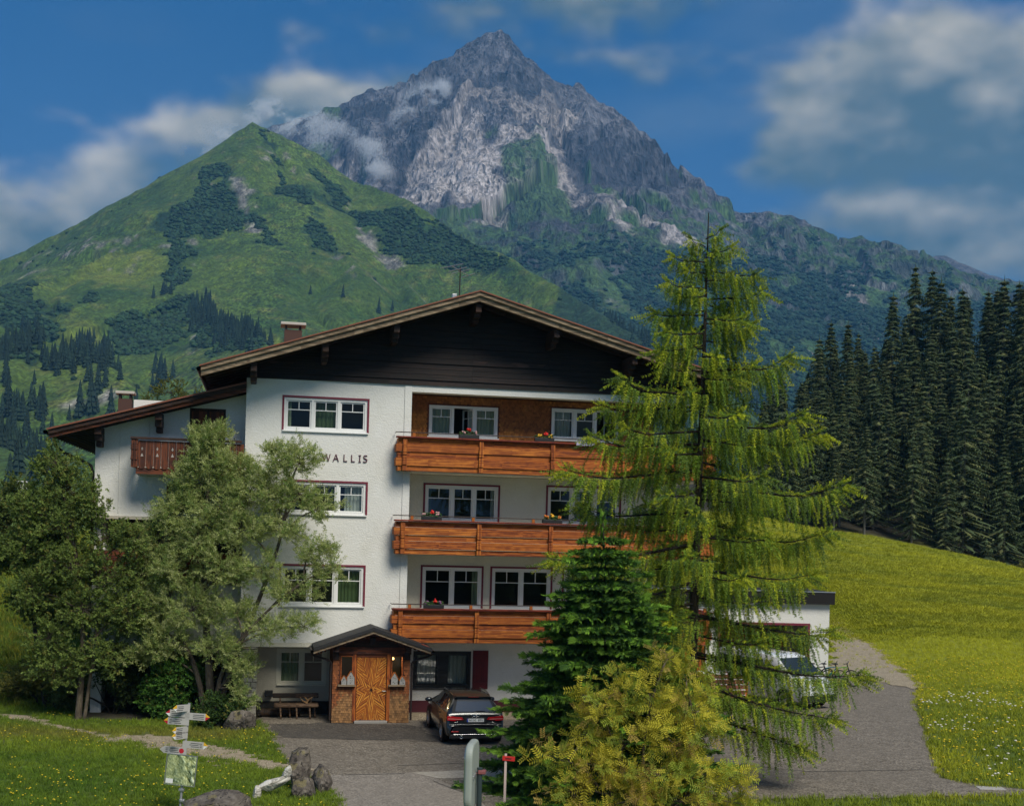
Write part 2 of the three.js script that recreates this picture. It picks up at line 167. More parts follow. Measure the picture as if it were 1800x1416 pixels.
const CLOUDS = [["white wisp of cloud drifting across the face of the rocky peak",[[-203,930,-2700,37,27,40,1100],[-175,947,-2700,20,20,30,420],[-238,905,-2690,29,37,40,600],[-267,871,-2680,22,37,40,260]]],["thin white wisps low on the left flank of the rocky peak",[[-306,770,-2560,30,35,40,600],[-291,721,-2540,30,21,40,700],[-341,807,-2600,28,31,40,360],[-395,836,-2640,36,22,40,420],[-430,805,-2640,36,36,40,360]]],["white cloud pouring over the saddle behind the green peak",[[-459,752,-2300,38,21,60,1700],[-421,744,-2320,42,25,60,1500],[-490,713,-2250,45,16,50,1100],[-397,771,-2400,39,24,60,700]]],["grey cloud bank clinging to the left shoulder of the green peak",[[-471,608,-2000,36,20,50,900],[-485,572,-1950,39,21,50,800]]]];

// ---------------------------------------------------------------- mountains
const dropRock = d => d < 350 ? 0.95 * d : d < 900 ? 332.5 + 0.62 * (d - 350) : 673.5 + 0.42 * (d - 900);
const dropGrass = d => d < 300 ? 0.78 * d : d < 800 ? 234 + 0.6 * (d - 300) : 534 + 0.35 * (d - 800);
function field(x, z, ridges, drop, out) {
  let best = -30, bd = 999, bs = 0;
  for (let k = 0; k < ridges.length; k++) {
    const r = ridges[k]; let s = k * 977;
    for (let i = 1; i < r.length; i++) {
      const a = r[i - 1], b = r[i], dx = b[0] - a[0], dz = b[2] - a[2], l2 = dx * dx + dz * dz, t = clamp(((x - a[0]) * dx + (z - a[2]) * dz) / l2), d = Math.hypot(x - a[0] - t * dx, z - a[2] - t * dz), l = Math.sqrt(l2);
      const h = mix(a[1], b[1], t) - drop(d) * mix(a[3], b[3], t);
      if (h > best) { best = h; bd = d; bs = s + t * l; }
      s += l;
    }
  }
  out[0] = best; out[1] = bd; out[2] = bs; return out;
}
const FO = [0, 0, 0];
function rockyHeight(x, z, o = FO) {
  const wx = x + 26 * fbm(x / 120, z / 120, 3), wz = z + 26 * fbm(x / 120 + 50, z / 120, 3);
  field(wx, wz, RIDGES_ROCKY, dropRock, o);
  const d = o[1], hi = smooth(330, 640, o[0]), near = smooth(15, 190, d), edge = Math.min(1, d / 60);
  const gully = ridged(o[2] / 95 + 0.6 * fbm(x / 90, z / 90, 2), d / 520, 4);
  let h = o[0] + (gully - 0.42) * Math.min(52, 6 + 0.34 * d) * mix(0.45, 1, hi) * smooth(1500, 500, d) + (near * 46 * ridged(x / 230, z / 230, 6) + mix(0.4, 1, edge) * 17 * (ridged(x / 52, z / 52, 5) - 0.45)) * mix(0.5, 1, hi);
  const bed = h + 0.35 * x * 0.3; h += hi * 4.5 * (Math.abs(((bed / 27) % 1 + 1) % 1 - 0.5) * 2 - 0.5);   // beds in the rock
  o[3] = hi; return h;
}
function greenHeight(x, z, o = FO) {
  const wx = x + 14 * fbm(x / 90, z / 90, 3), wz = z + 14 * fbm(x / 90 + 50, z / 90, 3);
  field(wx, wz, RIDGES_GREEN, dropGrass, o);
  const d = o[1], near = smooth(0, 90, d);
  return o[0] + near * (9 * ridged(o[2] / 70 + 0.5 * fbm(x / 60, z / 60, 2), d / 400, 3) + 10 * fbm(x / 150, z / 150, 4)) + 1.8 * fbm(x / 16, z / 16, 4);
}
function reliefMesh(name, x0, x1, z0, z1, step, hf, colour, mat, keep) {
  const nx = Math.round((x1 - x0) / step), nz = Math.round((z1 - z0) / step), pos = new Float32Array((nx + 1) * (nz + 1) * 3), col = new Float32Array(pos.length), uv = new Float32Array((nx + 1) * (nz + 1) * 2), hs = new Float32Array((nx + 1) * (nz + 1)), info = [];
  for (let j = 0; j <= nz; j++) for (let i = 0; i <= nx; i++) { const q = j * (nx + 1) + i, x = x0 + i * step, z = z0 + j * step, o = [0, 0, 0, 0]; hs[q] = hf(x, z, o); info.push(o); }
  for (let j = 0; j <= nz; j++) for (let i = 0; i <= nx; i++) {
    const q = j * (nx + 1) + i, x = x0 + i * step, z = z0 + j * step, gx = (hs[j * (nx + 1) + Math.min(nx, i + 1)] - hs[j * (nx + 1) + Math.max(0, i - 1)]) / (2 * step), gz = (hs[Math.min(nz, j + 1) * (nx + 1) + i] - hs[Math.max(0, j - 1) * (nx + 1) + i]) / (2 * step);
    pos.set([x, hs[q], z], q * 3); uv.set([x / 240, z / 240], q * 2); col.set(colour(x, z, hs[q], Math.hypot(gx, gz), info[q]), q * 3);
  }
  const idx = [];
  for (let j = 0; j < nz; j++) for (let i = 0; i < nx; i++) { const a = j * (nx + 1) + i, b = a + 1, c = a + nx + 1, d = c + 1; if (keep && !keep(x0 + i * step, z0 + j * step, Math.max(hs[a], hs[b], hs[c], hs[d]))) continue; if ((i + j) & 1) idx.push(a, c, b, b, c, d); else idx.push(a, c, d, a, d, b); }
  const g = new THREE.BufferGeometry(); g.setAttribute('position', new THREE.BufferAttribute(pos, 3)); g.setAttribute('color', new THREE.BufferAttribute(col, 3)); g.setAttribute('uv', new THREE.BufferAttribute(uv, 2)); g.setIndex(idx); g.computeVertexNormals();
  const m = obj(name, g, mat); m.userData.kind = 'structure'; return m;
}
function patch(list, x, z, wob, f) { let m = -1e9; const w = wob * fbm(x / f, z / f, 4); for (const p of list) if (p.length > 2) { const d = edgeDist(x, z, p); if (d > m) m = d; } return m + w; }
const stoneBump = dataTex(512, 512, (u, v) => 0.5 + 0.5 * tfbm(u, v, 14, 6), { srgb: false });
const crag = dataTex(1024, 1024, (u, v) => { const a = 1 - Math.abs(tfbm(u, v, 22, 5)) * 1.7, b = tfbm(u + 0.3, v + 0.1, 60, 3); const k = clamp(0.74 + 0.34 * (a - 0.6) + 0.30 * b, 0.3, 1); return [k, k, k]; });
const cragBump = dataTex(1024, 1024, (u, v) => clamp(0.5 + 0.5 * (1 - 2.4 * Math.abs(tfbm(u, v, 22, 6)))), { srgb: false });
const mountainMat = std({ vertexColors: true, roughness: 1, map: crag, bumpMap: cragBump, bumpScale: 9 }), turf = dataTex(1024, 1024, (u, v) => { const k = clamp(0.78 + 0.20 * tfbm(u, v, 44, 4) + 0.26 * tfbm(u + 0.4, v, 130, 2), 0.3, 1); return [k, k, k]; }), slopeMat = std({ vertexColors: true, roughness: 1, map: turf, bumpMap: cragBump, bumpScale: 3 });
const GRASS_FAR = [0.060, 0.125, 0.020];
const treeLine = x => along2(x, [[200, 545], [420, 600], [560, 645], [720, 610], [900, 540], [1200, 480]]);
function along2(x, p) { if (x <= p[0][0]) return p[0][1]; for (let i = 1; i < p.length; i++) if (x <= p[i][0]) return mix(p[i - 1][1], p[i][1], (x - p[i - 1][0]) / (p[i][0] - p[i - 1][0])); return p[p.length - 1][1]; }
const rockyCol = (x, z, h, s, o) => {
  const n = fbm(x / 45, z / 45, 5), n2 = fbm(x / 14 + 9, z / 14, 3), streak = fbm(o[2] / 14 + 0.3 * n, o[1] / 160, 4), nb = fbm(x / 9, z / 9, 2);
  const rock = mix3([0.044, 0.049, 0.066], [0.205, 0.203, 0.225], clamp(0.42 + 0.75 * streak + 0.45 * n2));
  const scree = mix3([0.31, 0.285, 0.285], [0.50, 0.46, 0.45], clamp(0.5 + 0.6 * streak + 0.3 * nb));
  const grass = mix3([0.030, 0.082, 0.030], [0.075, 0.14, 0.040], clamp(0.5 + 0.6 * n + 0.4 * n2));
  const bush = mix3([0.009, 0.034, 0.026], [0.030, 0.075, 0.040], clamp(0.5 + n2 + 0.4 * nb));
  const line = treeLine(x) + 70 * n;
  let c = mix3(rock, grass, smooth(25, -25, h - line - 60 * (s - 0.75)));
  const bushy = smooth(-0.10, 0.10, fbm(x / 110 + 4, z / 110, 4) + 0.55 * fbm(x / 25, z / 25, 3) + 0.22 - smooth(330, 620, h) * 0.7 + (x > 300 ? 0.25 : 0));
  c = mix3(c, bush, bushy * smooth(40, -60, h - line + 20));
  if (h < line && s > 1.05) c = mix3(c, rock, smooth(1.05, 1.35, s + 0.2 * n2) * 0.8);
  const pg = patch(PATCH_ROCKY.grass, x, z, 40, 60); c = mix3(c, mix3(mix3(grass, [0.10, 0.16, 0.05], 0.35), [0.24, 0.23, 0.22], 0.55 * smooth(0.15, 0.5, n2 + 0.5 * streak)), smooth(-6, 8, pg) * 0.92);
  const pp = patch(PATCH_ROCKY.pale, x, z, 50, 50); c = mix3(c, mix3([0.24, 0.22, 0.215], [0.46, 0.41, 0.38], clamp(0.4 + streak + 0.4 * nb)), smooth(-5, 14, pp) * 0.75);
  const ps = patch(PATCH_ROCKY.scree, x, z, 40, 45) + 6; c = mix3(c, scree, smooth(-5, 8, ps) * smooth(-0.75, -0.3, streak + 0.3 * n2 + 0.05));
  return [c[0] * 1.55, c[1] * 1.52, c[2] * 1.5];
};
const rocky = reliefMesh('rocky_mountain', -1250, 1500, -3420, -1000, 6, rockyHeight, rockyCol, mountainMat, (x, z, h) => h > -15);
const greenCol = (x, z, h, s, o) => {
  const n = fbm(x / 60, z / 60, 5), n2 = fbm(x / 11, z / 11, 4), nb = fbm(x / 5, z / 5, 2), track = fbm(x / 70 + h / 9, h / 3.2, 3);
  let c = mix3([0.036, 0.085, 0.016], [0.112, 0.172, 0.024], clamp(0.5 + 0.7 * n + 0.35 * n2 + 0.15 * track));
  c = mix3(c, [0.17, 0.17, 0.05], 0.5 * smooth(0.25, 0.6, n2 + 0.4 * track));
  const py = patch(PATCH_GREEN.yellow, x, z, 30, 50); c = mix3(c, mix3([0.13, 0.18, 0.022], [0.19, 0.22, 0.03], clamp(0.5 + n2)), smooth(-12, 12, py) * 0.8);
  const pr = patch(PATCH_GREEN.rock, x, z, 22, 18); c = mix3(c, mix3([0.13, 0.13, 0.13], [0.34, 0.32, 0.29], clamp(0.5 + n2 + nb)), smooth(-2, 4, pr));
  c = mix3(c, mix3([0.15, 0.15, 0.14], [0.32, 0.30, 0.27], clamp(0.5 + nb)), smooth(0.42, 0.55, fbm(o[2] / 12, o[1] / 70, 3) * 0.7 + 0.5 * n2) * smooth(0.6, 0.9, s));
  const p = patch(PATCH_GREEN.shrub, x, z, 40, 30); c = mix3(c, mix3([0.010, 0.038, 0.016], [0.028, 0.070, 0.024], clamp(0.5 + n2 + 0.5 * nb)), smooth(-3, 5, p));
  if (x > 40 - (z + 1300) * 0.15) c = mix3(c, mix3([0.010, 0.036, 0.022], [0.022, 0.062, 0.032], clamp(0.5 + n2)), smooth(-0.45, -0.1, fbm(x / 90, z / 90, 4)) * 0.9);
  return [c[0] * 1.5, c[1] * 1.5, c[2] * 1.4];
};
const green = reliefMesh('green_mountain', -1150, 700, -1900, -380, 5, greenHeight, greenCol, slopeMat, (x, z, h) => h > -15);
reliefMesh('distant_peak', 700, 1700, -3950, -3400, 14, (x, z, o) => { field(x, z, RIDGES_FAR, d => 0.7 * d, o); return o[0] + 14 * ridged(x / 120, z / 120, 4) * smooth(0, 50, o[1]); }, (x, z) => mix3([0.13, 0.12, 0.125], [0.22, 0.20, 0.20], clamp(0.5 + fbm(x / 40, z / 40, 4))), mountainMat, (x, z, h) => h > -15);

// ---------------------------------------------------------------- ground
const HOUSE_AT = [-8.75, 0, -40.7], HOUSE_TURN = Math.atan(0.2);
const toWorld = (x, y, z) => [HOUSE_AT[0] + Math.cos(HOUSE_TURN) * x + Math.sin(HOUSE_TURN) * z, y, HOUSE_AT[2] - Math.sin(HOUSE_TURN) * x + Math.cos(HOUSE_TURN) * z];
const toLocal = (x, z) => { const dx = x - HOUSE_AT[0], dz = z - HOUSE_AT[2]; return [dx * Math.cos(HOUSE_TURN) - dz * Math.sin(HOUSE_TURN), dx * Math.sin(HOUSE_TURN) + dz * Math.cos(HOUSE_TURN)]; };
function along(x, pts) { if (x <= pts[0][0]) return pts[0][1]; for (let i = 1; i < pts.length; i++) if (x <= pts[i][0]) { const t = (x - pts[i - 1][0]) / (pts[i][0] - pts[i - 1][0]); return mix(pts[i - 1][1], pts[i][1], t * t * (3 - 2 * t) * 0.5 + t * 0.5); } return pts[pts.length - 1][1]; }
const CREST = [[-60, 3], [0, 7.5], [10, 8.6], [23, 8.5], [33, 6.9], [43.7, 5.3], [53, 1.2], [62, -0.5]];
function groundY(x, z) {
  const D = -z; let y = 0;
  y += 5.2 * smooth(41.5, 62, D) * smooth(-11.5, -17, x) + 0.25 * smooth(-11, -20, x) * smooth(30, 42, D);     // bank on the left
  const crest = along(x, CREST), t = clamp((D - 61) / 69);
  if (t > 0) y += crest * (0.25 * t + 0.75 * t * t * (3 - 2 * t)) * smooth(-2, 14, x + 0.02 * D);
  const verge = smooth(0.2, 3.5, x - along(D, [[30, 13.6], [33, 12.6], [34, 12], [42.6, 14.4], [48.4, 16], [54, 17.8], [60, 18.9], [70, 20.2], [80, 20.4], [200, 23]]));
  y += verge * 0.35 * smooth(33.5, 38, D) * smooth(120, 60, D);
  if (D > 130) { const sl = mix(0.06, 0.62, smooth(18, 72, x)), rise = Math.min((D - 130) * sl, 25 * sl / 0.62 + 2); y += rise * smooth(260, 190, D); y -= 12 * smooth(190, 300, D); }
  return y + (t > 0 ? 0.25 * fbm(x / 9, z / 9, 3) * smooth(62, 85, D) : 0);
}
const paved = (x, z) => inside(x, z, ASPHALT);
{
  const xs = [], zs = []; let a = -900; while (a < 900) { xs.push(a); const m = Math.abs(a - 4); a += m < 26 ? 0.5 : m < 70 ? 1.2 : m < 160 ? 5 : 40; }
  a = 80; while (a > -1500) { zs.push(a); const D = -a; a -= D < 18 ? 8 : D < 62 ? 0.5 : D < 180 ? 1.3 : D < 320 ? 6 : 60; }
  const pos = [], col = [], uv = [], idx = [], nx = xs.length;
  for (const z of zs) for (const x of xs) {
    const p = paved(x, z), q = toLocal(x, z), e = edgeDist(x, z, ASPHALT), y = groundY(x, z) - 0.03 * smooth(-0.5, 0.3, e), n = fbm(x / 3, z / 3, 4), n2 = fbm(x / 0.8, z / 0.8, 3), D = -z;
    pos.push(x, y, z); uv.push(x / 3, z / 3);
    let c = mix3([0.070, 0.125, 0.012], [0.150, 0.210, 0.016], clamp(0.5 + 0.6 * n + 0.4 * n2));
    const mead = smooth(-1, 3, x - along(D, [[30, 11.5], [34, 12], [55, 17], [80, 16], [200, 10]]));
    c = mix3(c, mix3([0.215, 0.255, 0.012], [0.370, 0.370, 0.018], clamp(0.5 + 0.5 * n + 0.4 * n2)), mead * smooth(44, 58, D));
    c = mix3(c, [0.13, 0.12, 0.035], 0.65 * smooth(0.2, -2.2, Math.abs(q[1] + 0.2 - 3.2) - 2.2 + n) * smooth(1.5, -0.5, q[0] + n) * smooth(-22, -16, x));
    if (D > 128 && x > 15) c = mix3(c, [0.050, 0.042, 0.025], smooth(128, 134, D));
    c = mix3(c, mix3([0.10, 0.085, 0.05], [0.16, 0.14, 0.09], clamp(0.5 + n2)), smooth(-0.35, -0.05, e + 0.25 * n2) * (p ? 1 : 0.8));
    if (q[0] > -5 && q[0] < 14.5 && q[1] < 0.4 && q[1] > -12) c = mix3([0.06, 0.05, 0.035], [0.09, 0.08, 0.05], clamp(0.5 + n2));
    col.push(...c);
  }
  for (let j = 0; j < zs.length - 1; j++) for (let i = 0; i < nx - 1; i++) { const k = j * nx + i; idx.push(k, k + 1, k + nx, k + 1, k + nx + 1, k + nx); }
  const g = new THREE.BufferGeometry(); g.setAttribute('position', new THREE.Float32BufferAttribute(pos, 3)); g.setAttribute('color', new THREE.Float32BufferAttribute(col, 3)); g.setAttribute('uv', new THREE.Float32BufferAttribute(uv, 2)); g.setIndex(idx); g.computeVertexNormals();
  const soil = dataTex(512, 512, (u, v) => { const n = 0.5 + 0.45 * tfbm(u, v, 22, 5); return [0.78 + 0.22 * n, 0.78 + 0.22 * n, 0.72 + 0.25 * n]; });
  const m = obj('ground', g, std({ vertexColors: true, map: soil, bumpMap: stoneBump, bumpScale: 0.06, roughness: 1 })); m.userData.kind = 'structure';
}
// paved sheets: polygons with ragged edges, each a few millimetres above the one below
function sheet(name, poly, y, mat, ragged = 0.12, step = 0.35) {
  const out = [];
  for (let i = 0; i < poly.length; i++) { const a = poly[i], b = poly[(i + 1) % poly.length], l = Math.hypot(b[0] - a[0], b[1] - a[1]), n = Math.max(1, Math.round(l / step)); for (let k = 0; k < n; k++) { const t = k / n, x = mix(a[0], b[0], t), z = mix(a[1], b[1], t), w = ragged * fbm(x * 1.7, z * 1.7, 4), nx = (b[1] - a[1]) / l, nz = -(b[0] - a[0]) / l; out.push([x + nx * w, z + nz * w]); } }
  const g = new THREE.ShapeGeometry(new THREE.Shape(out.map(p => new THREE.Vector2(p[0], -p[1])))).rotateX(-Math.PI / 2).translate(0, y, 0);
  const p = g.attributes.position, uv = g.attributes.uv; for (let i = 0; i < p.count; i++) uv.setXY(i, p.getX(i) / 4, p.getZ(i) / 4);
  const m = obj(name, g, mat); m.userData.kind = 'structure'; return m;
}
const gritBump = dataTex(512, 512, (u, v) => 0.5 + 0.5 * tfbm(u, v, 90, 3), { srgb: false });
function asphaltTex(a, b, seed) { const r = rand(seed); return dataTex(1024, 1024, (u, v) => { const n = 0.5 + 0.22 * tfbm(u, v, 17, 3) + 0.75 * tfbm(u, v, 110, 2); return mix3(a, b, clamp(n + 0.3 * (r() - 0.5))); }); }
const asphaltMat = std({ map: asphaltTex([0.33, 0.30, 0.26], [0.60, 0.56, 0.505], 3), bumpMap: gritBump, bumpScale: 0.012, roughness: 0.95 });
sheet('asphalt_parking_lot', ASPHALT, 0, asphaltMat, 0.22);
sheet('old_asphalt_patch', PATCH_DARK, 0.004, std({ map: asphaltTex([0.20, 0.185, 0.165], [0.42, 0.39, 0.355], 9), bumpMap: gritBump, bumpScale: 0.012, roughness: 0.95 }), 0.3);
sheet('smooth_asphalt_patch', PATCH_LOWER, 0.004, std({ map: asphaltTex([0.43, 0.40, 0.365], [0.62, 0.585, 0.54], 5), bumpMap: gritBump, bumpScale: 0.006, roughness: 0.95 }), 0.03);
sheet('pale_concrete_strip', PATCH_LIGHT, 0.008, std({ map: asphaltTex([0.56, 0.53, 0.48], [0.68, 0.65, 0.60], 7), bumpMap: gritBump, bumpScale: 0.006, roughness: 0.95 }), 0.03);
const gravelMat = std({ map: asphaltTex([0.46, 0.41, 0.33], [0.76, 0.70, 0.60], 11), bumpMap: gritBump, bumpScale: 0.03, roughness: 1 });
function draped(name, poly, lift, mat, ragged) {                     // a sheet that follows the ground
  let minx = 1e9, maxx = -1e9, minz = 1e9, maxz = -1e9; for (const [x, z] of poly) { minx = Math.min(minx, x); maxx = Math.max(maxx, x); minz = Math.min(minz, z); maxz = Math.max(maxz, z); }
  const pos = [], uv = [], st = 0.25; const quad = (x, z) => { for (const [a, b] of [[0, 0], [0, 1], [1, 0], [1, 0], [0, 1], [1, 1]]) { const X = x + a * st, Z = z + b * st; pos.push(X, groundY(X, Z) + lift, Z); uv.push(X / 3, Z / 3); } };
  for (let x = minx - 1; x < maxx + 1; x += st) for (let z = minz - 1; z < maxz + 1; z += st) { const e = edgeDist(x, z, poly) + ragged * fbm(x * 1.3, z * 1.3, 4); if (e > 0) quad(x, z); }
  const g = new THREE.BufferGeometry(); g.setAttribute('position', new THREE.Float32BufferAttribute(pos, 3)); g.setAttribute('uv', new THREE.Float32BufferAttribute(uv, 2)); g.computeVertexNormals(); const m = obj(name, mergeVertices(g), mat); m.userData.kind = 'structure'; return m;
}
draped('gravel_path', GRAVEL_PATH, 0.012, gravelMat, 0.9);
draped('gravel_drive', GRAVEL_DRIVE, 0.02, gravelMat, 0.5);
for (const s of SEAM) { const pts = []; for (let i = 1; i < s.length; i++) { const n = Math.ceil(Math.hypot(s[i][0] - s[i - 1][0], s[i][1] - s[i - 1][1]) / 0.3); for (let k = 0; k < n; k++) { const x = mix(s[i - 1][0], s[i][0], k / n), z = mix(s[i - 1][1], s[i][1], k / n); pts.push([x, z + 0.12 * fbm(x * 0.8, z, 3)]); } } const w = 0.018; obj('tar_seam', (() => { const p = []; for (let i = 1; i < pts.length; i++) { const [ax, az] = pts[i - 1], [bx, bz] = pts[i]; p.push(ax, 0, az - w, ax, 0, az + w, bx, 0, bz - w, bx, 0, bz - w, ax, 0, az + w, bx, 0, bz + w); } const g = new THREE.BufferGeometry(); g.setAttribute('position', new THREE.Float32BufferAttribute(p, 3)); g.computeVertexNormals(); return g.translate(0, 0.013, 0); })(), std({ color: rgb(0.045, 0.043, 0.04), roughness: 0.9 })).userData.kind = 'structure'; }
obj('manhole_cover', muv(RB(12.35, 13.05, -0.02, 0.016, -32.95, -32.55, 0.01)), std({ color: rgb(0.42, 0.40, 0.37), bumpMap: gritBump, bumpScale: 0.01 }));
tag(scene.children[scene.children.length - 1], 'pale rectangular cover plate set in the asphalt at the road edge', 'drain cover');

// ---------------------------------------------------------------- materials of the house
const plasterBump = dataTex(512, 512, (u, v) => 0.5 + 0.35 * tfbm(u, v, 40, 3, 90) + 0.25 * tfbm(u, v, 60, 2), { srgb: false });
const plasterMap = dataTex(512, 512, (u, v) => { const n = tfbm(u, v, 5, 5), f = tfbm(u + 0.3, v, 60, 2, 110); return [0.905 + 0.025 * n + 0.02 * f, 0.90 + 0.027 * n + 0.02 * f, 0.885 + 0.035 * n + 0.02 * f]; });
const plaster = std({ map: plasterMap, bumpMap: plasterBump, bumpScale: 0.012, color: rgb(0.95, 0.95, 0.93) });
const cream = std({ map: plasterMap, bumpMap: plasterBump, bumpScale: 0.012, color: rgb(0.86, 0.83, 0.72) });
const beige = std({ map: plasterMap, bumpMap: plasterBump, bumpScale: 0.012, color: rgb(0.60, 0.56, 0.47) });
const grainMap = (a, b, seed, wear) => dataTex(512, 512, (u, v) => { const g = tfbm(u + seed, v, 2.2, 5, 55), k = tfbm(u, v + seed, 9, 3, 14), w = wear ? smooth(0.28, 0.6, tfbm(u + 0.5, v, 3, 5, 16)) * 0.9 : 0; let c = mix3(a, b, clamp(0.5 + 0.75 * g + 0.25 * k)); if (wear) c = mix3(c, wear, w); return c; });
const grainBump = dataTex(256, 256, (u, v) => 0.5 + 0.5 * tfbm(u, v, 2, 4, 46), { srgb: false });
const woodOf = (a, b, seed, wear, rough = 0.75) => std({ map: grainMap(a, b, seed, wear), bumpMap: grainBump, bumpScale: 0.006, roughness: rough });
const larchWoods = [woodOf([0.52, 0.25, 0.06], [0.74, 0.42, 0.13], 1), woodOf([0.56, 0.28, 0.075], [0.78, 0.46, 0.16], 2), woodOf([0.47, 0.21, 0.05], [0.69, 0.37, 0.11], 3)];
const gableWoods = [woodOf([0.095, 0.065, 0.055], [0.155, 0.105, 0.085], 4), woodOf([0.10, 0.07, 0.06], [0.18, 0.12, 0.10], 5, [0.33, 0.23, 0.20]), woodOf([0.085, 0.06, 0.05], [0.15, 0.10, 0.085], 6)];
const darkWood = woodOf([0.13, 0.075, 0.05], [0.24, 0.14, 0.09], 7), brownWood = woodOf([0.26, 0.12, 0.055], [0.42, 0.21, 0.10], 8), greyWood = woodOf([0.42, 0.35, 0.27], [0.58, 0.50, 0.40], 9), redCap = woodOf([0.36, 0.12, 0.065], [0.52, 0.21, 0.12], 10);
const maroon = std({ color: rgb(0.17, 0.014, 0.035), roughness: 0.6 }), shutterRed = woodOf([0.35, 0.045, 0.08], [0.43, 0.065, 0.11], 12, null, 0.6);
const white = std({ color: rgb(0.80, 0.80, 0.78), roughness: 0.45 }), offWhite = std({ color: rgb(0.60, 0.57, 0.46), roughness: 0.5 });
const roofRed = std({ color: rgb(0.21, 0.068, 0.035), roughness: 0.6 }), iron = std({ color: rgb(0.035, 0.022, 0.018), roughness: 0.5, metalness: 0.2 }), steel = std({ color: rgb(0.50, 0.50, 0.50), roughness: 0.4, metalness: 0.8 });
const glass = phys({ color: rgb(0.80, 0.86, 0.83), transmission: 1, thickness: 0, roughness: 0.03, ior: 1.5 });
const roomShadeMat = std({ color: rgb(0.10, 0.085, 0.065) }), curtainReflectionMats = [phys({ color: rgb(0.40, 0.46, 0.30), transmission: 0.3, thickness: 0, roughness: 1 }), phys({ color: rgb(0.62, 0.64, 0.60), transmission: 0.35, thickness: 0, roughness: 1 }), phys({ color: rgb(0.07, 0.115, 0.04), transmission: 0.2, thickness: 0, roughness: 1 })];  // green curtain tints put the greenery reflected in the panes into the colour

const house = thing('alpine_guesthouse', 'large white alpine guesthouse with dark timber gable and orange wooden balconies', 'house', HOUSE_AT, HOUSE_TURN);
let seedB = 1;
const board = (name, x0, x1, y0, y1, z0, z1, mat, parent, axis = 'x', r = 0) => { const k = (seedB++ * 0.377) % 7; return obj(name, muv(r ? RB(x0, x1, y0, y1, z0, z1, r) : B(x0, x1, y0, y1, z0, z1), 0.65, k, k * 1.7, axis), mat, parent); };
const wallOf = (name, poly, holes, z0, z1, mat, parent) => obj(name, muv(holed(poly, holes, z0, z1), 0.5), mat, parent);
const rect = (x0, x1, y0, y1) => [[x0, y0], [x1, y0], [x1, y1], [x0, y1]];

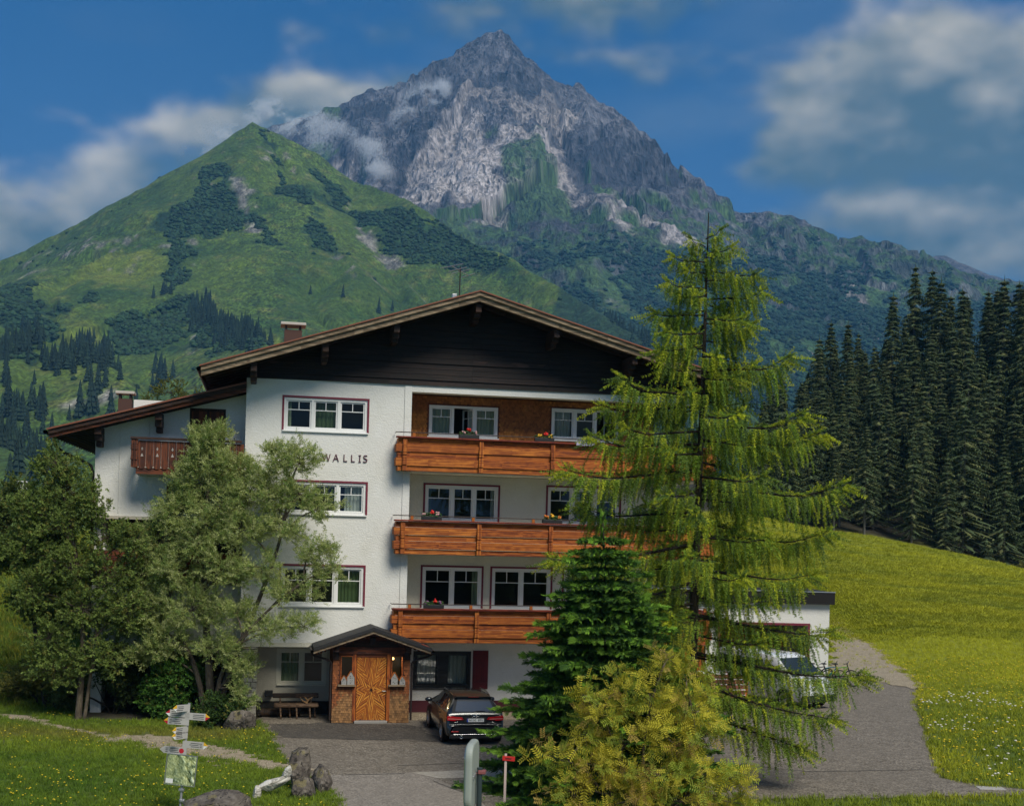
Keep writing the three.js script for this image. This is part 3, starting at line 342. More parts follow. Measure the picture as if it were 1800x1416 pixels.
// a window in an opening: frame, posts, sashes with glazing bars, panes, sill, room behind
function windowUnit(parent, x0, x1, y0, y1, z, o = {}) {
  const w = part('window', parent), n = o.n || 3, fm = o.frame || white, f = o.fw || 0.075, back = o.back || 0.34, post = o.post || 0.09;
  if (o.surround !== null) { const s = 0.065, m = o.surround || maroon, p = 0.022; obj('surround', [B(x0 - s, x1 + s, y1, y1 + s, z, z + p), B(x0 - s, x0, y0, y1, z, z + p), B(x1, x1 + s, y0, y1, z, z + p)], m, w); }
  obj('frame', [B(x0, x1, y1 - f, y1, z - 0.16, z - 0.015), B(x0, x1, y0, y0 + f, z - 0.16, z - 0.015), B(x0, x0 + f, y0 + f, y1 - f, z - 0.16, z - 0.015), B(x1 - f, x1, y0 + f, y1 - f, z - 0.16, z - 0.015)], fm, w);
  obj('sill', RB(x0 - 0.05, x1 + 0.05, y0 - 0.05, y0 - 0.002, z - 0.08, z + 0.07, 0.01), fm, w);
  const bounds = o.bounds || [...Array(n + 1).keys()].map(k => k / n);
  for (let k = 1; k < n; k++) { const x = mix(x0 + f, x1 - f, bounds[k]); obj('mullion', B(x - post / 2, x + post / 2, y0 + f, y1 - f, z - 0.15, z - 0.022), fm, w); }
  for (let k = 0; k < n; k++) {
    const a = mix(x0 + f, x1 - f, bounds[k]) + (k ? post / 2 : 0) + 0.004, b = mix(x0 + f, x1 - f, bounds[k + 1]) - (k < n - 1 ? post / 2 : 0) - 0.004, lo = y0 + f + 0.004, hi = y1 - f - 0.004, s = 0.045, zz = z - 0.06, bar = hi - (hi - lo) * (o.barAt || 0.34);
    const open = o.open === k, piv = open ? part('sash', w) : w;
    const sx = (a + b) / 2; let g = [];
    const px = v => open ? v - b : v, pz = v => open ? v - zz : v;
    g.push(B(px(a), px(b), hi - s, hi, pz(zz - 0.05), pz(zz)), B(px(a), px(b), lo, lo + s, pz(zz - 0.05), pz(zz)), B(px(a), px(a + s), lo + s, hi - s, pz(zz - 0.05), pz(zz)), B(px(b - s), px(b), lo + s, hi - s, pz(zz - 0.05), pz(zz)));
    const bars = o.bars === false ? [] : [B(px(a + s), px(b - s), bar - 0.013, bar + 0.013, pz(zz - 0.042), pz(zz - 0.005)), B(px(sx - 0.012), px(sx + 0.012), bar + 0.013, hi - s, pz(zz - 0.040), pz(zz - 0.006))];
    obj(open ? 'sash_frame' : 'sash', g, fm, piv); if (bars.length) obj('glazing_bar', bars, fm, piv);
    const pane = (p, q, r, t) => obj('pane', new THREE.PlaneGeometry(q - p, t - r).translate(px((p + q) / 2), (r + t) / 2, pz(zz - 0.025)), glass, piv);
    if (o.bars === false) pane(a + s, b - s, lo + s, hi - s); else { pane(a + s, b - s, lo + s, bar - 0.013); pane(a + s, sx - 0.012, bar + 0.013, hi - s); pane(sx + 0.012, b - s, bar + 0.013, hi - s); }
    if (open) { piv.position.set(b, 0, zz); piv.rotation.y = -1.15; }
    const c = (o.curtain || [])[k];
    if (c) { const cw = (b - a) * (c.w || 1), x = c.side === 'r' ? b - cw : a, pl = new THREE.PlaneGeometry(cw, hi - lo, 36, 1); const p = pl.attributes.position; for (let i = 0; i < p.count; i++) p.setZ(i, 0.03 * Math.sin(p.getX(i) * 48 + 2 * noise2(p.getX(i) * 5, k)) + 0.012 * Math.sin(p.getX(i) * 110)); pl.computeVertexNormals(); obj('curtain', pl.translate(x + cw / 2, (lo + hi) / 2, z - 0.26), curtainReflectionMats[c.m || 0], w); }
  }
  const r = 0.25, q0 = z - back - 0.002, q1 = z - back - 2.2, X0 = x0 - r, X1 = x1 + r, Y0 = y0 - r, Y1 = y1 + r;
  obj('room', [B(X0, X1, Y0, Y1, q1 - 0.02, q1), B(X0, X1, Y0 - 0.02, Y0, q1, q0), B(X0, X1, Y1, Y1 + 0.02, q1, q0), B(X0 - 0.02, X0, Y0, Y1, q1, q0), B(X1, X1 + 0.02, Y0, Y1, q1, q0)], roomShadeMat, w);  // walls coloured darker than a real room, shade put into the colour
  return w;
}

// ---- walls
const T = 0.34, GABLE = 11.12;
const massWin = [[1.22, 3.93, 9.46, 10.53], [1.26, 3.95, 6.74, 7.78], [1.26, 3.95, 3.72, 5.02]];
const mass = part('front_wall', house);
wallOf('plaster_face', rect(0, 5.16, 2.5, GABLE), massWin, -T, 0, plaster, mass);
wallOf('corner_pilaster', rect(5.164, 5.40, 2.5, GABLE), [], -1.62, 0.03, plaster, mass);
wallOf('side_face', rect(0, 0.34, 2.5, GABLE), [], -12, -T - 0.002, plaster, mass);
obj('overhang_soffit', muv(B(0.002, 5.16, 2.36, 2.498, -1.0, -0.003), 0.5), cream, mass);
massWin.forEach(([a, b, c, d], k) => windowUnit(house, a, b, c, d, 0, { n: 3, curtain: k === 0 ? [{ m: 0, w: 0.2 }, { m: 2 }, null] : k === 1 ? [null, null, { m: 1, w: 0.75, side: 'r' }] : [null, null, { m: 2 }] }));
const RZ = -1.3;                                                    // recessed wall behind the balconies
const upWin = [[6.16, 8.58, 9.55, 10.62], [10.5, 12.95, 9.6, 10.7]], midWin = [[6.10, 8.66, 6.62, 7.86], [10.44, 13.05, 6.62, 7.92]], lowWin = [[6.08, 8.15, 3.62, 5.03], [8.52, 10.62, 3.62, 5.03], [11.1, 13.2, 3.62, 5.03]];
const recess = part('recessed_wall', house);
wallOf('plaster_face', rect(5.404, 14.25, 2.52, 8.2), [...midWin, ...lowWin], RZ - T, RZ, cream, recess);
wallOf('shingle_backing', rect(5.404, 14.25, 8.2, 10.98), upWin, RZ - T, RZ, brownWood, recess);
wallOf('ground_floor_face', rect(5.404, 14.25, 0, 2.52), [[5.84, 7.86, 0.85, 2.13]], RZ - T, RZ, plaster, recess);
wallOf('right_side_face', rect(-12, RZ - T - 0.002, 0, 11.9), [], 0, T, plaster, recess).rotation.y = -Math.PI / 2; recess.children[3].position.x = 14.25;
obj('plinth', muv(B(5.42, 14.2, 0.0, 0.42, RZ, RZ + 0.035)), std({ color: rgb(0.085, 0.012, 0.02), roughness: 0.8 }), recess);
obj('gravel_strip', muv(B(5.5, 14.2, -0.02, 0.02, RZ + 0.04, 0.35), 0.3), gravelMat, recess);
obj('back_wall', muv(B(-4.7, 14.24, 0, 11.3, -12.3, -12.002), 0.5), plaster, house);
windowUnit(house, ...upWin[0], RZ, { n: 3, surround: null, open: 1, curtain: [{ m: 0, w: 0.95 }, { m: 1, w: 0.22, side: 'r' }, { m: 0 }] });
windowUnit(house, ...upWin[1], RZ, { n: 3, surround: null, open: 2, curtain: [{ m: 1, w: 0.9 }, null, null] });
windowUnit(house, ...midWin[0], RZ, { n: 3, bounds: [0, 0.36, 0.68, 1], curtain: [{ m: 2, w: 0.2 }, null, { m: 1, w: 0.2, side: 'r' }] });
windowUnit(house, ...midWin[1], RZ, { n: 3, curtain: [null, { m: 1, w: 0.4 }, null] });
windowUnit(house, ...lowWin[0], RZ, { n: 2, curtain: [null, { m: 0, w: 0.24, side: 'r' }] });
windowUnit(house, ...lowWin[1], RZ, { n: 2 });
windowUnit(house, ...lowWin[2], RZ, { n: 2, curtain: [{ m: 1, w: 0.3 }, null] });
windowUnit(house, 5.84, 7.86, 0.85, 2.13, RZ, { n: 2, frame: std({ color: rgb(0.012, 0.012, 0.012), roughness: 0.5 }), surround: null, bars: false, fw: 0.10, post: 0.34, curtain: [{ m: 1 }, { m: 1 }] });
const shut = part('shutter', house); board('panel', 7.92, 8.46, 0.82, 2.16, RZ + 0.004, RZ + 0.045, shutterRed, shut, 'y'); obj('shutter_sill', RB(7.98, 8.42, 0.75, 0.812, RZ + 0.002, RZ + 0.10, 0.01), offWhite, shut);
for (const y of [1.0, 1.9]) obj('batten', RB(7.95, 8.43, y, y + 0.09, RZ + 0.046, RZ + 0.062, 0.006), shutterRed, shut);

// shingles: small overlapping boards, too small to pick apart
function shingles(parent, x0, x1, y0, y1, z, holes, tone, seed) {
  const r = rand(seed), gs = [], row = 0.078, wid = 0.07; let k = 0;
  for (let y = y0, j = 0; y < y1 - 0.02; y += row, j++) for (let x = x0 - (j % 2) * wid / 2; x < x1; x += wid) {
    const a = Math.max(x0, x), b = Math.min(x1, x + wid - 0.005), t = Math.min(y1, y + row * 1.4); if (b - a < 0.02) continue;
    if (holes.some(h => b > h[0] && a < h[1] && y + row > h[2] && y < h[3])) continue;
    const dy = (r() - 0.5) * 0.02, lift = 0.020 + r() * 0.008, p = [a, y + dy, z + lift, b, y + dy, z + lift, b, t, z + 0.004, a, t, z + 0.004, a, y + dy, z, b, y + dy, z];
    const g = new THREE.BufferGeometry(); g.setAttribute('position', new THREE.Float32BufferAttribute(p, 3)); g.setIndex([0, 1, 2, 0, 2, 3, 4, 5, 1, 4, 1, 0, 1, 5, 2, 4, 0, 3]);
    const n = g.toNonIndexed(); n.computeVertexNormals(); const c = tone(a, y, r); gs.push(tinted(n, () => c)); k++;
  }
  const m = obj('shingles', gs, std({ vertexColors: true, roughness: 0.8 }), parent); m.userData.kind = 'stuff'; return m;
}
shingles(recess, 5.41, 14.25, 9.2, 10.92, RZ, upWin.map(w => [w[0] - 0.02, w[1] + 0.02, w[2] - 0.08, w[3] + 0.02]), (x, y, r) => { const d = smooth(-0.15, 0.35, fbm(x * 0.8, y * 1.6, 4) + (r() - 0.5) * 0.35); const k = 0.75 + 0.6 * r(); return mix3([0.44 * k, 0.170 * k, 0.032 * k], [0.21 * k, 0.060 * k, 0.016 * k], d * 0.8); }, 41);

// the white beam, floor slabs with their undersides
obj('eaves_beam', muv(B(5.404, 15.75, 10.9, 11.19, -0.30, 0.02), 0.5), plaster, house);
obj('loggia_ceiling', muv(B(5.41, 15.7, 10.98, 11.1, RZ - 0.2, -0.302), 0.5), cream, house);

// ---- balconies
const BAYS = [5.15, 7.70, 10.15, 12.65, 15.10];
function balcony(y, tilt) {
  const b = part('balcony', house), zf = 0.50, right = 15.9;
  obj('floor_slab', muv(B(5.42, right - 0.06, y - 0.03, y + 0.14, RZ, zf - 0.08), 0.5), cream, b);
  obj('side_floor_slab', muv(B(14.6, right - 0.06, y - 0.031, y + 0.141, -7, RZ - 0.003), 0.5), cream, b);
  const rows = [[0.0, 0.165, 0], [0.172, 0.43, 0.045], [0.437, 0.625, 0], [0.632, 0.885, 0.045], [0.892, 1.075, -0.02]];
  rows.forEach(([a, c, p], j) => {
    const ext = j === 1 || j === 3 ? 0.07 : 0;
    const xs = [4.93 - ext, ...BAYS.slice(1), right + ext];
    for (let k = 0; k < xs.length - 1; k++) board('board', xs[k] + 0.002, xs[k + 1] - 0.002, y + a, y + c, zf - 0.07, zf + p, larchWoods[(k + j + tilt) % 3], b, 'x', 0.008);
    for (const [s, e] of [[-0.10 + zf - 0.07, RZ - 1.2], [RZ - 1.204, -4.3], [-4.304, -7]]) board('side_board', right - 0.07, right + p, y + a, y + c, e, s === -0.10 + zf - 0.07 ? zf - 0.075 : s, larchWoods[(j + 1) % 3], b, 'z');
    board('end_board', 4.93 - ext, 4.99, y + a, y + c, 0.04, zf - 0.075, larchWoods[j % 3], b, 'z');
  });
  BAYS.forEach((x, k) => { const g = []; for (const [a, c, p] of [[0, 0.19, 0.10], [0.19, 0.33, 0.135], [0.33, 0.40, 0.115], [0.40, 0.52, 0.10], [0.52, 0.60, 0.125], [0.60, 0.78, 0.135], [0.78, 0.84, 0.11], [0.84, 1.075, 0.09]]) g.push(muv(RB(x - 0.075, x + 0.075, y + a + 0.003, y + c - 0.003, zf - 0.03, zf + p, 0.014), 0.65, k * 0.7, k, 'y')); obj('post', g, larchWoods[k % 3], b); });
  board('rail_cap', 4.86, right + 0.12, y + 1.08, y + 1.135, zf - 0.12, zf + 0.14, redCap, b, 'x', 0.012);
  board('side_rail_cap', right - 0.12, right + 0.14, y + 1.08, y + 1.134, -7, zf - 0.124, redCap, b, 'z');
  obj('metal_rail', [tube([[4.86, y + 1.27, zf], [10, y + 1.27, zf], [right + 0.05, y + 1.27, zf]], 0.018, 0.018, 6), tube([[4.87, y + 1.268, zf - 0.02], [4.87, y + 1.268, 0.06]], 0.016)], iron, b);
  for (let x = 5.45; x < right; x += 2.05) obj('rail_stub', RB(x - 0.05, x + 0.05, y + 1.136, y + 1.255, zf - 0.04, zf + 0.03, 0.008), larchWoods[1], b);
  return b;
}
balcony(8.24, 0); balcony(5.50, 1); balcony(2.58, 2);

// ---- gable of dark boards
const RL = x => 14.12 - 0.327 * (7.35 - x), RR = x => 14.12 - 0.277 * (x - 7.35), roofY = x => x < 7.35 ? RL(x) : RR(x);
{
  const g = part('gable', house), st = 0.185, joints = [[0.0, 4.62, 7.42, 10.05, 15.35], [0.0, 2.2, 7.42, 12.4, 15.35]]; let j = 0;
  for (let y = GABLE + 0.004; y < 13.7; y += st, j++) {
    const t = Math.min(y + st - 0.006, 13.75), lim = yy => [7.35 - (14.12 - 0.30 - yy) / 0.327, 7.35 + (14.12 - 0.30 - yy) / 0.277], [l0, r0] = lim(y), [l1, r1] = lim(t), js = joints[(j * 7 % 5) < 4 ? 0 : 1];
    for (let k = 0; k < js.length - 1; k++) {
      const a0 = Math.max(js[k], l0), a1 = Math.max(js[k], l1), b0 = Math.min(js[k + 1] - 0.004, r0), b1 = Math.min(js[k + 1] - 0.004, r1); if (b0 - a0 < 0.05 || b1 <= a1) continue;
      const q = prism([[a0, y], [b0, y], [b1, t], [a1, t]], 0.02, 0.075 + 0.012 * ((j * 5 + k * 3) % 3)), p = q.attributes.position; for (let i = 0; i < p.count; i++) if (p.getZ(i) > 0.05 && p.getY(i) > y + st * 0.6) p.setZ(i, p.getZ(i) - 0.022); q.computeVertexNormals();
      obj('gable_board', muv(q, 0.5, (j * 0.61 + k * 0.3) % 5, j * 0.43), gableWoods[(j * 2 + k) % 3 === 1 && (j < 6) ? 1 : (j + k) % 2 ? 0 : 2], g);
    }
  }
  obj('gable_backing', prism([[0, GABLE - 0.02], [15.35, GABLE + 0.08], [15.3, RR(15.3) - 0.32], [7.35, 13.8], [0, RL(0) - 0.32]], -0.25, 0.018), gableWoods[0], g);
}
// ---- roofs
function slab(x0, y0, x1, y1, up0, up1, z0, z1) { return muv(prism([[x0, y0 + up0], [x1, y1 + up0], [x1, y1 + up1], [x0, y0 + up1]], z0, z1), 0.6); }
{
  const roof = part('roof', house), xl = -1.38, xr = 16.5, yl = RL(xl), yr = RR(xr), R = 7.35, Y = 14.12;
  for (const [n, a, b, z0, z1, m, e] of [['roof_sheet', -0.045, 0.0, -13.4, 1.68, roofRed, 0.05], ['verge_board', -0.175, -0.047, 1.50, 1.63, greyWood, 0], ['lower_verge_board', -0.345, -0.177, 1.42, 1.55, greyWood, 0], ['roof_deck', -0.16, -0.048, -13.35, 1.498, darkWood, 0]]) {
    obj(n, slab(xl - e, RL(xl - e), R - 0.001, Y, a, b, z0, z1), m, roof); obj(n, slab(R + 0.001, Y, xr + e, RR(xr + e), a, b, z0, z1), m, roof);
  }
  for (let z = 1.15; z > -13; z -= 0.75) { obj('rafter', slab(xl + 0.06, RL(xl + 0.06), R - 0.2, RL(R - 0.2), -0.31, -0.162, z - 0.06, z + 0.06), darkWood, roof); obj('rafter', slab(R + 0.2, RR(R + 0.2), xr - 0.06, RR(xr - 0.06), -0.31, -0.162, z - 0.06, z + 0.06), darkWood, roof); }
  for (const [x, d] of [[0.22, 0], [2.45, 0], [4.70, 0], [7.35, -0.06], [10.0, 0], [12.7, 0], [15.2, 0]]) { const y = roofY(x) - 0.35 + d; obj('purlin', [muv(RB(x - 0.1, x + 0.1, y - 0.26, y + 0.02, -0.2, 1.38, 0.015), 0.6), muv(RB(x - 0.105, x + 0.105, y - 0.40, y - 0.24, -0.2, 1.12, 0.02), 0.6), muv(RB(x - 0.095, x + 0.095, y - 0.54, y - 0.38, -0.2, 0.86, 0.03), 0.6)], darkWood, roof); }
  obj('gutter', tube([[xl - 0.07, yl - 0.13, 1.62], [xl - 0.07, yl - 0.13, -6], [xl - 0.07, yl - 0.13, -13.3]], 0.075, 0.075, 8), iron, roof);
  // chimney and aerial
  const ch = (x, y, z, w, par) => { const c = part('chimney', par); obj('stack', muv(B(x - w / 2, x + w / 2, y - 1.2, y + 0.34, z - w / 2, z + w / 2)), std({ color: rgb(0.07, 0.03, 0.02), roughness: 0.7 }), c); for (const sx of [-1, 1]) for (const sz of [-1, 1]) obj('cap_post', B(x + sx * w * 0.4 - 0.035, x + sx * w * 0.4 + 0.035, y + 0.34, y + 0.5, z + sz * w * 0.4 - 0.035, z + sz * w * 0.4 + 0.035), iron, c); obj('cap', RB(x - w * 0.72, x + w * 0.72, y + 0.5, y + 0.6, z - w * 0.72, z + w * 0.72, 0.02), std({ color: rgb(0.50, 0.46, 0.40), roughness: 0.5 }), c); };
  ch(1.52, 12.95, -4, 0.62, roof);
  const an = part('aerial', roof); obj('mast', tube([[7.2, 13.4, -2], [7.22, 15.6, -2]], 0.028, 0.022), iron, an);
  obj('boom', tube([[6.85, 15.5, -1.55], [7.6, 15.42, -2.6]], 0.014), steel, an); for (const [t, l] of [[0.0, 0.75], [0.35, 0.6], [0.55, 0.62], [1, 0.45]]) { const x = mix(6.85, 7.6, t), y = mix(15.5, 15.42, t), z = mix(-1.55, -2.6, t); obj('element', tube([[x - l * 0.5, y - 0.07, z - 0.22 * l], [x + l * 0.5, y + 0.07, z + 0.22 * l]], 0.012), steel, an); }
  obj('cable_box', RB(6.95, 7.12, 14.3, 14.62, -2.06, -1.94, 0.02), steel, an);
  // lower roof over the left wing
  const wing = part('wing_roof', house), wx = -6.05, wy = x => 10.93 + (x + 0.05) * 0.288;
  for (const [n, a, b, z0, z1, m, e] of [['roof_sheet', -0.05, 0.0, -12.4, 0.26, roofRed, 0.05], ['verge_board', -0.19, -0.052, 0.06, 0.20, darkWood, 0], ['lower_verge_board', -0.31, -0.192, -0.02, 0.12, brownWood, 0], ['roof_deck', -0.15, -0.053, -12.3, 0.058, darkWood, 0]]) obj(n, slab(wx - e, wy(wx - e), -0.004, wy(-0.004), a, b, z0, z1), m, wing);
  for (let z = -0.2; z > -12; z -= 0.6) obj('rafter', slab(wx + 0.05, wy(wx + 0.05), -0.3, wy(-0.3), -0.30, -0.152, z - 0.055, z + 0.055), darkWood, wing);
  for (const x of [-4.6, -2.75]) { const y = wy(x) - 0.32; obj('purlin', [muv(RB(x - 0.11, x + 0.11, y - 0.22, y + 0.02, -1.0, -0.05, 0.015), 0.6), muv(RB(x - 0.115, x + 0.115, y - 0.42, y - 0.2, -1.0, -0.25, 0.02), 0.6), muv(RB(x - 0.1, x + 0.1, y - 0.6, y - 0.4, -1.0, -0.5, 0.03), 0.6)], darkWood, wing); }
  obj('gutter', tube([[wx - 0.09, wy(wx) - 0.13, 0.22], [wx - 0.09, wy(wx) - 0.13, -5], [wx - 0.09, wy(wx) - 0.13, -12.2]], 0.07, 0.07, 8), iron, wing);
  obj('downpipe', tube([[wx - 0.05, wy(wx) - 0.18, -1.2], [wx + 0.05, wy(wx) - 0.55, -1.2], [-4.86, 8.05, -1.15], [-4.84, 7.6, -1.15], [-4.84, 2, -1.15]], 0.05, 0.05, 8, 24), iron, wing);
  ch(-4.08, 10.15, -3, 0.44, wing);
}
// ---- left wing
{
  const w = part('wing_wall', house), z = -0.9, wy = x => 10.93 + (x + 0.05) * 0.288 - 0.30;
  wallOf('plaster_face', [[-4.76, 6.5], [-0.004, 6.5], [-0.004, wy(0)], [-4.76, wy(-4.76)]], [[-1.82, -0.66, 8.2, 10.12], [-2.5, -1.2, 6.7, 7.6]], z - T, z, plaster, w);
  wallOf('lower_face', rect(-4.76, -0.004, 2.15, 4.3), [], z - T, z, plaster, w);
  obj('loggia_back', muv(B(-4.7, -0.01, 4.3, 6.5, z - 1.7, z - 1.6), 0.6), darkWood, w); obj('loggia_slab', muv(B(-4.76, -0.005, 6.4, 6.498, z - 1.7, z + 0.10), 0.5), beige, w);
  obj('ground_floor_face', muv(B(-4.7, -0.01, 0, 2.149, z - 1.7, z - 1.5), 0.6), darkWood, w);
  wallOf('side_face', rect(-12, z - T - 0.002, 0, wy(-4.76)), [], 0, T, plaster, w).rotation.y = -Math.PI / 2; w.children[w.children.length - 1].position.x = -4.42;
  const d = part('balcony_door', house); board('door_frame', -1.82, -0.66, 8.1, 10.12, z - 0.12, z - 0.03, darkWood, d, 'y'); board('door_panel', -1.75, -1.27, 8.2, 10.02, z - 0.03, z - 0.005, brownWood, d, 'y'); board('door_panel', -1.21, -0.73, 8.2, 10.02, z - 0.03, z - 0.005, brownWood, d, 'y');
  const lw = part('shuttered_window', house); board('shutter_panel', -2.5, -1.2, 6.7, 7.6, z - 0.10, z - 0.03, brownWood, lw, 'y');
  const b = part('carved_balcony', house), X0 = -3.5, X1 = -0.1;
  obj('floor_slab', muv(B(X0 + 0.15, X1, 7.83, 7.97, z, z + 1.0), 0.5), beige, b); board('lower_beam', X0 + 0.12, X1, 7.86, 8.06, z + 0.98, z + 1.06, brownWood, b);
  let k = 0; for (let x = X0 + 0.18; x < X1 - 0.1; x += 0.235, k++) { const a = x + 0.004, c = x + 0.231, m = (a + c) / 2; const s = new THREE.Shape([[a, 8.10], [m - 0.05, 8.02], [m + 0.05, 8.02], [c, 8.10], [c, 8.92], [a, 8.92]].map(p => new THREE.Vector2(...p))); if (k % 2 === 0) { s.holes.push(new THREE.Path([[m, 8.60], [m + 0.035, 8.66], [m, 8.73], [m - 0.035, 8.66]].map(p => new THREE.Vector2(...p)))); s.holes.push(new THREE.Path([[m - 0.045, 8.42], [m + 0.045, 8.42], [m, 8.54]].map(p => new THREE.Vector2(...p)))); } obj('carved_board', muv(new THREE.ExtrudeGeometry(s, { depth: 0.035, bevelEnabled: false }).translate(0, 0, z + 1.06), 0.65, k, k * 0.3, 'y'), brownWood, b); }
  board('rail_cap', X0 - 0.06, X1, 8.96, 9.03, z + 0.96, z + 1.18, darkWood, b); { const g = []; for (const [a, c, q] of [[8.06, 8.3, 0.08], [8.3, 8.42, 0.11], [8.42, 8.62, 0.09], [8.62, 8.78, 0.115], [8.78, 8.955, 0.09]]) g.push(muv(RB(X0 - q * 0.4, X0 + 0.17, a + 0.002, c - 0.002, z + 1.0, z + 1.05 + q, 0.015), 0.65, 0, 0, 'y')); obj('corner_post', g, brownWood, b); }
  for (let zz = z + 0.05; zz < z + 0.98; zz += 0.23) board('side_board', X0 + 0.05, X0 + 0.085, 8.05, 8.92, zz, zz + 0.225, brownWood, b, 'y');
  const b2 = part('lower_balcony', house); for (let j = 0; j < 4; j++) board('board', -4.7, -0.1, 4.35 + j * 0.26, 4.60 + j * 0.26, z + 0.02, z + 0.07, brownWood, b2);
  obj('cable', tube([[-4.0, 9.3, z + 0.012], [-4.0, 6.6, z + 0.012]], 0.012), plaster, house); obj('cable', tube([[-3.1, 9.6, z + 0.012], [-3.1, 9.05, z + 0.012]], 0.012), plaster, house);
}
// ---- ground floor at the left: recessed wall, stone pillar
{
  const w = part('ground_floor_wall', house), z = -1.0;
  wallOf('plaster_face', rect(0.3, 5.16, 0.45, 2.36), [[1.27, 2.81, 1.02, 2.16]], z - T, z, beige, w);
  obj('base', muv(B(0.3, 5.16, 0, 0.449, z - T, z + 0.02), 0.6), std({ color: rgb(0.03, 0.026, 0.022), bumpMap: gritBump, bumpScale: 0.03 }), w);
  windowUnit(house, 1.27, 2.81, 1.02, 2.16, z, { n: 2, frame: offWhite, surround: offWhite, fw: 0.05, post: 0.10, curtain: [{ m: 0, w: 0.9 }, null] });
  const p = part('stone_pillar', house), r = rand(8), stoneMats = [[0.46, 0.43, 0.36], [0.55, 0.52, 0.45], [0.40, 0.37, 0.30], [0.50, 0.40, 0.24]].map(c => std({ color: rgb(...c), bumpMap: gritBump, bumpScale: 0.02 }));
  obj('mortar', B(0.03, 0.55, 0, 2.355, -0.56, -0.03), std({ color: rgb(0.20, 0.18, 0.15) }), p);
  for (let y = 0, j = 0; y < 2.3; j++) { const h = Math.min(0.15 + r() * 0.06, 2.35 - y), cut = 0.16 + r() * 0.28; for (const [a, c] of [[0, cut], [cut, 0.58]]) obj('stone', muv(RB(a + 0.008, c - 0.008, y + 0.008, y + h - 0.008, -0.4, 0.0 - 0.025 * r(), 0.02)), stoneMats[Math.floor(r() * 3.25)], p); for (const [a, c] of [[-0.59, -0.42]]) obj('stone', muv(RB(0.0, 0.57, y + 0.008, y + h - 0.008, a, c, 0.02)), stoneMats[j % 3], p); y += h; }
}
// ---- lettering on the wall
{
  const font = await new FontLoader().loadAsync('fonts/droid/droid_sans_regular.typeface.json'), m = std({ color: rgb(0.10, 0.02, 0.035), roughness: 0.5 });
  [...'WALLIS'].forEach((c, i) => { const g = new TextGeometry(c, { font, size: 0.235, depth: 0.03, curveSegments: 5 }); g.computeBoundingBox(); const w = g.boundingBox.max.x; obj('letter', g.translate([2.50, 2.86, 3.18, 3.43, 3.69, 3.84][i] - 0.02, 8.49, 0.004), m, house); });
}

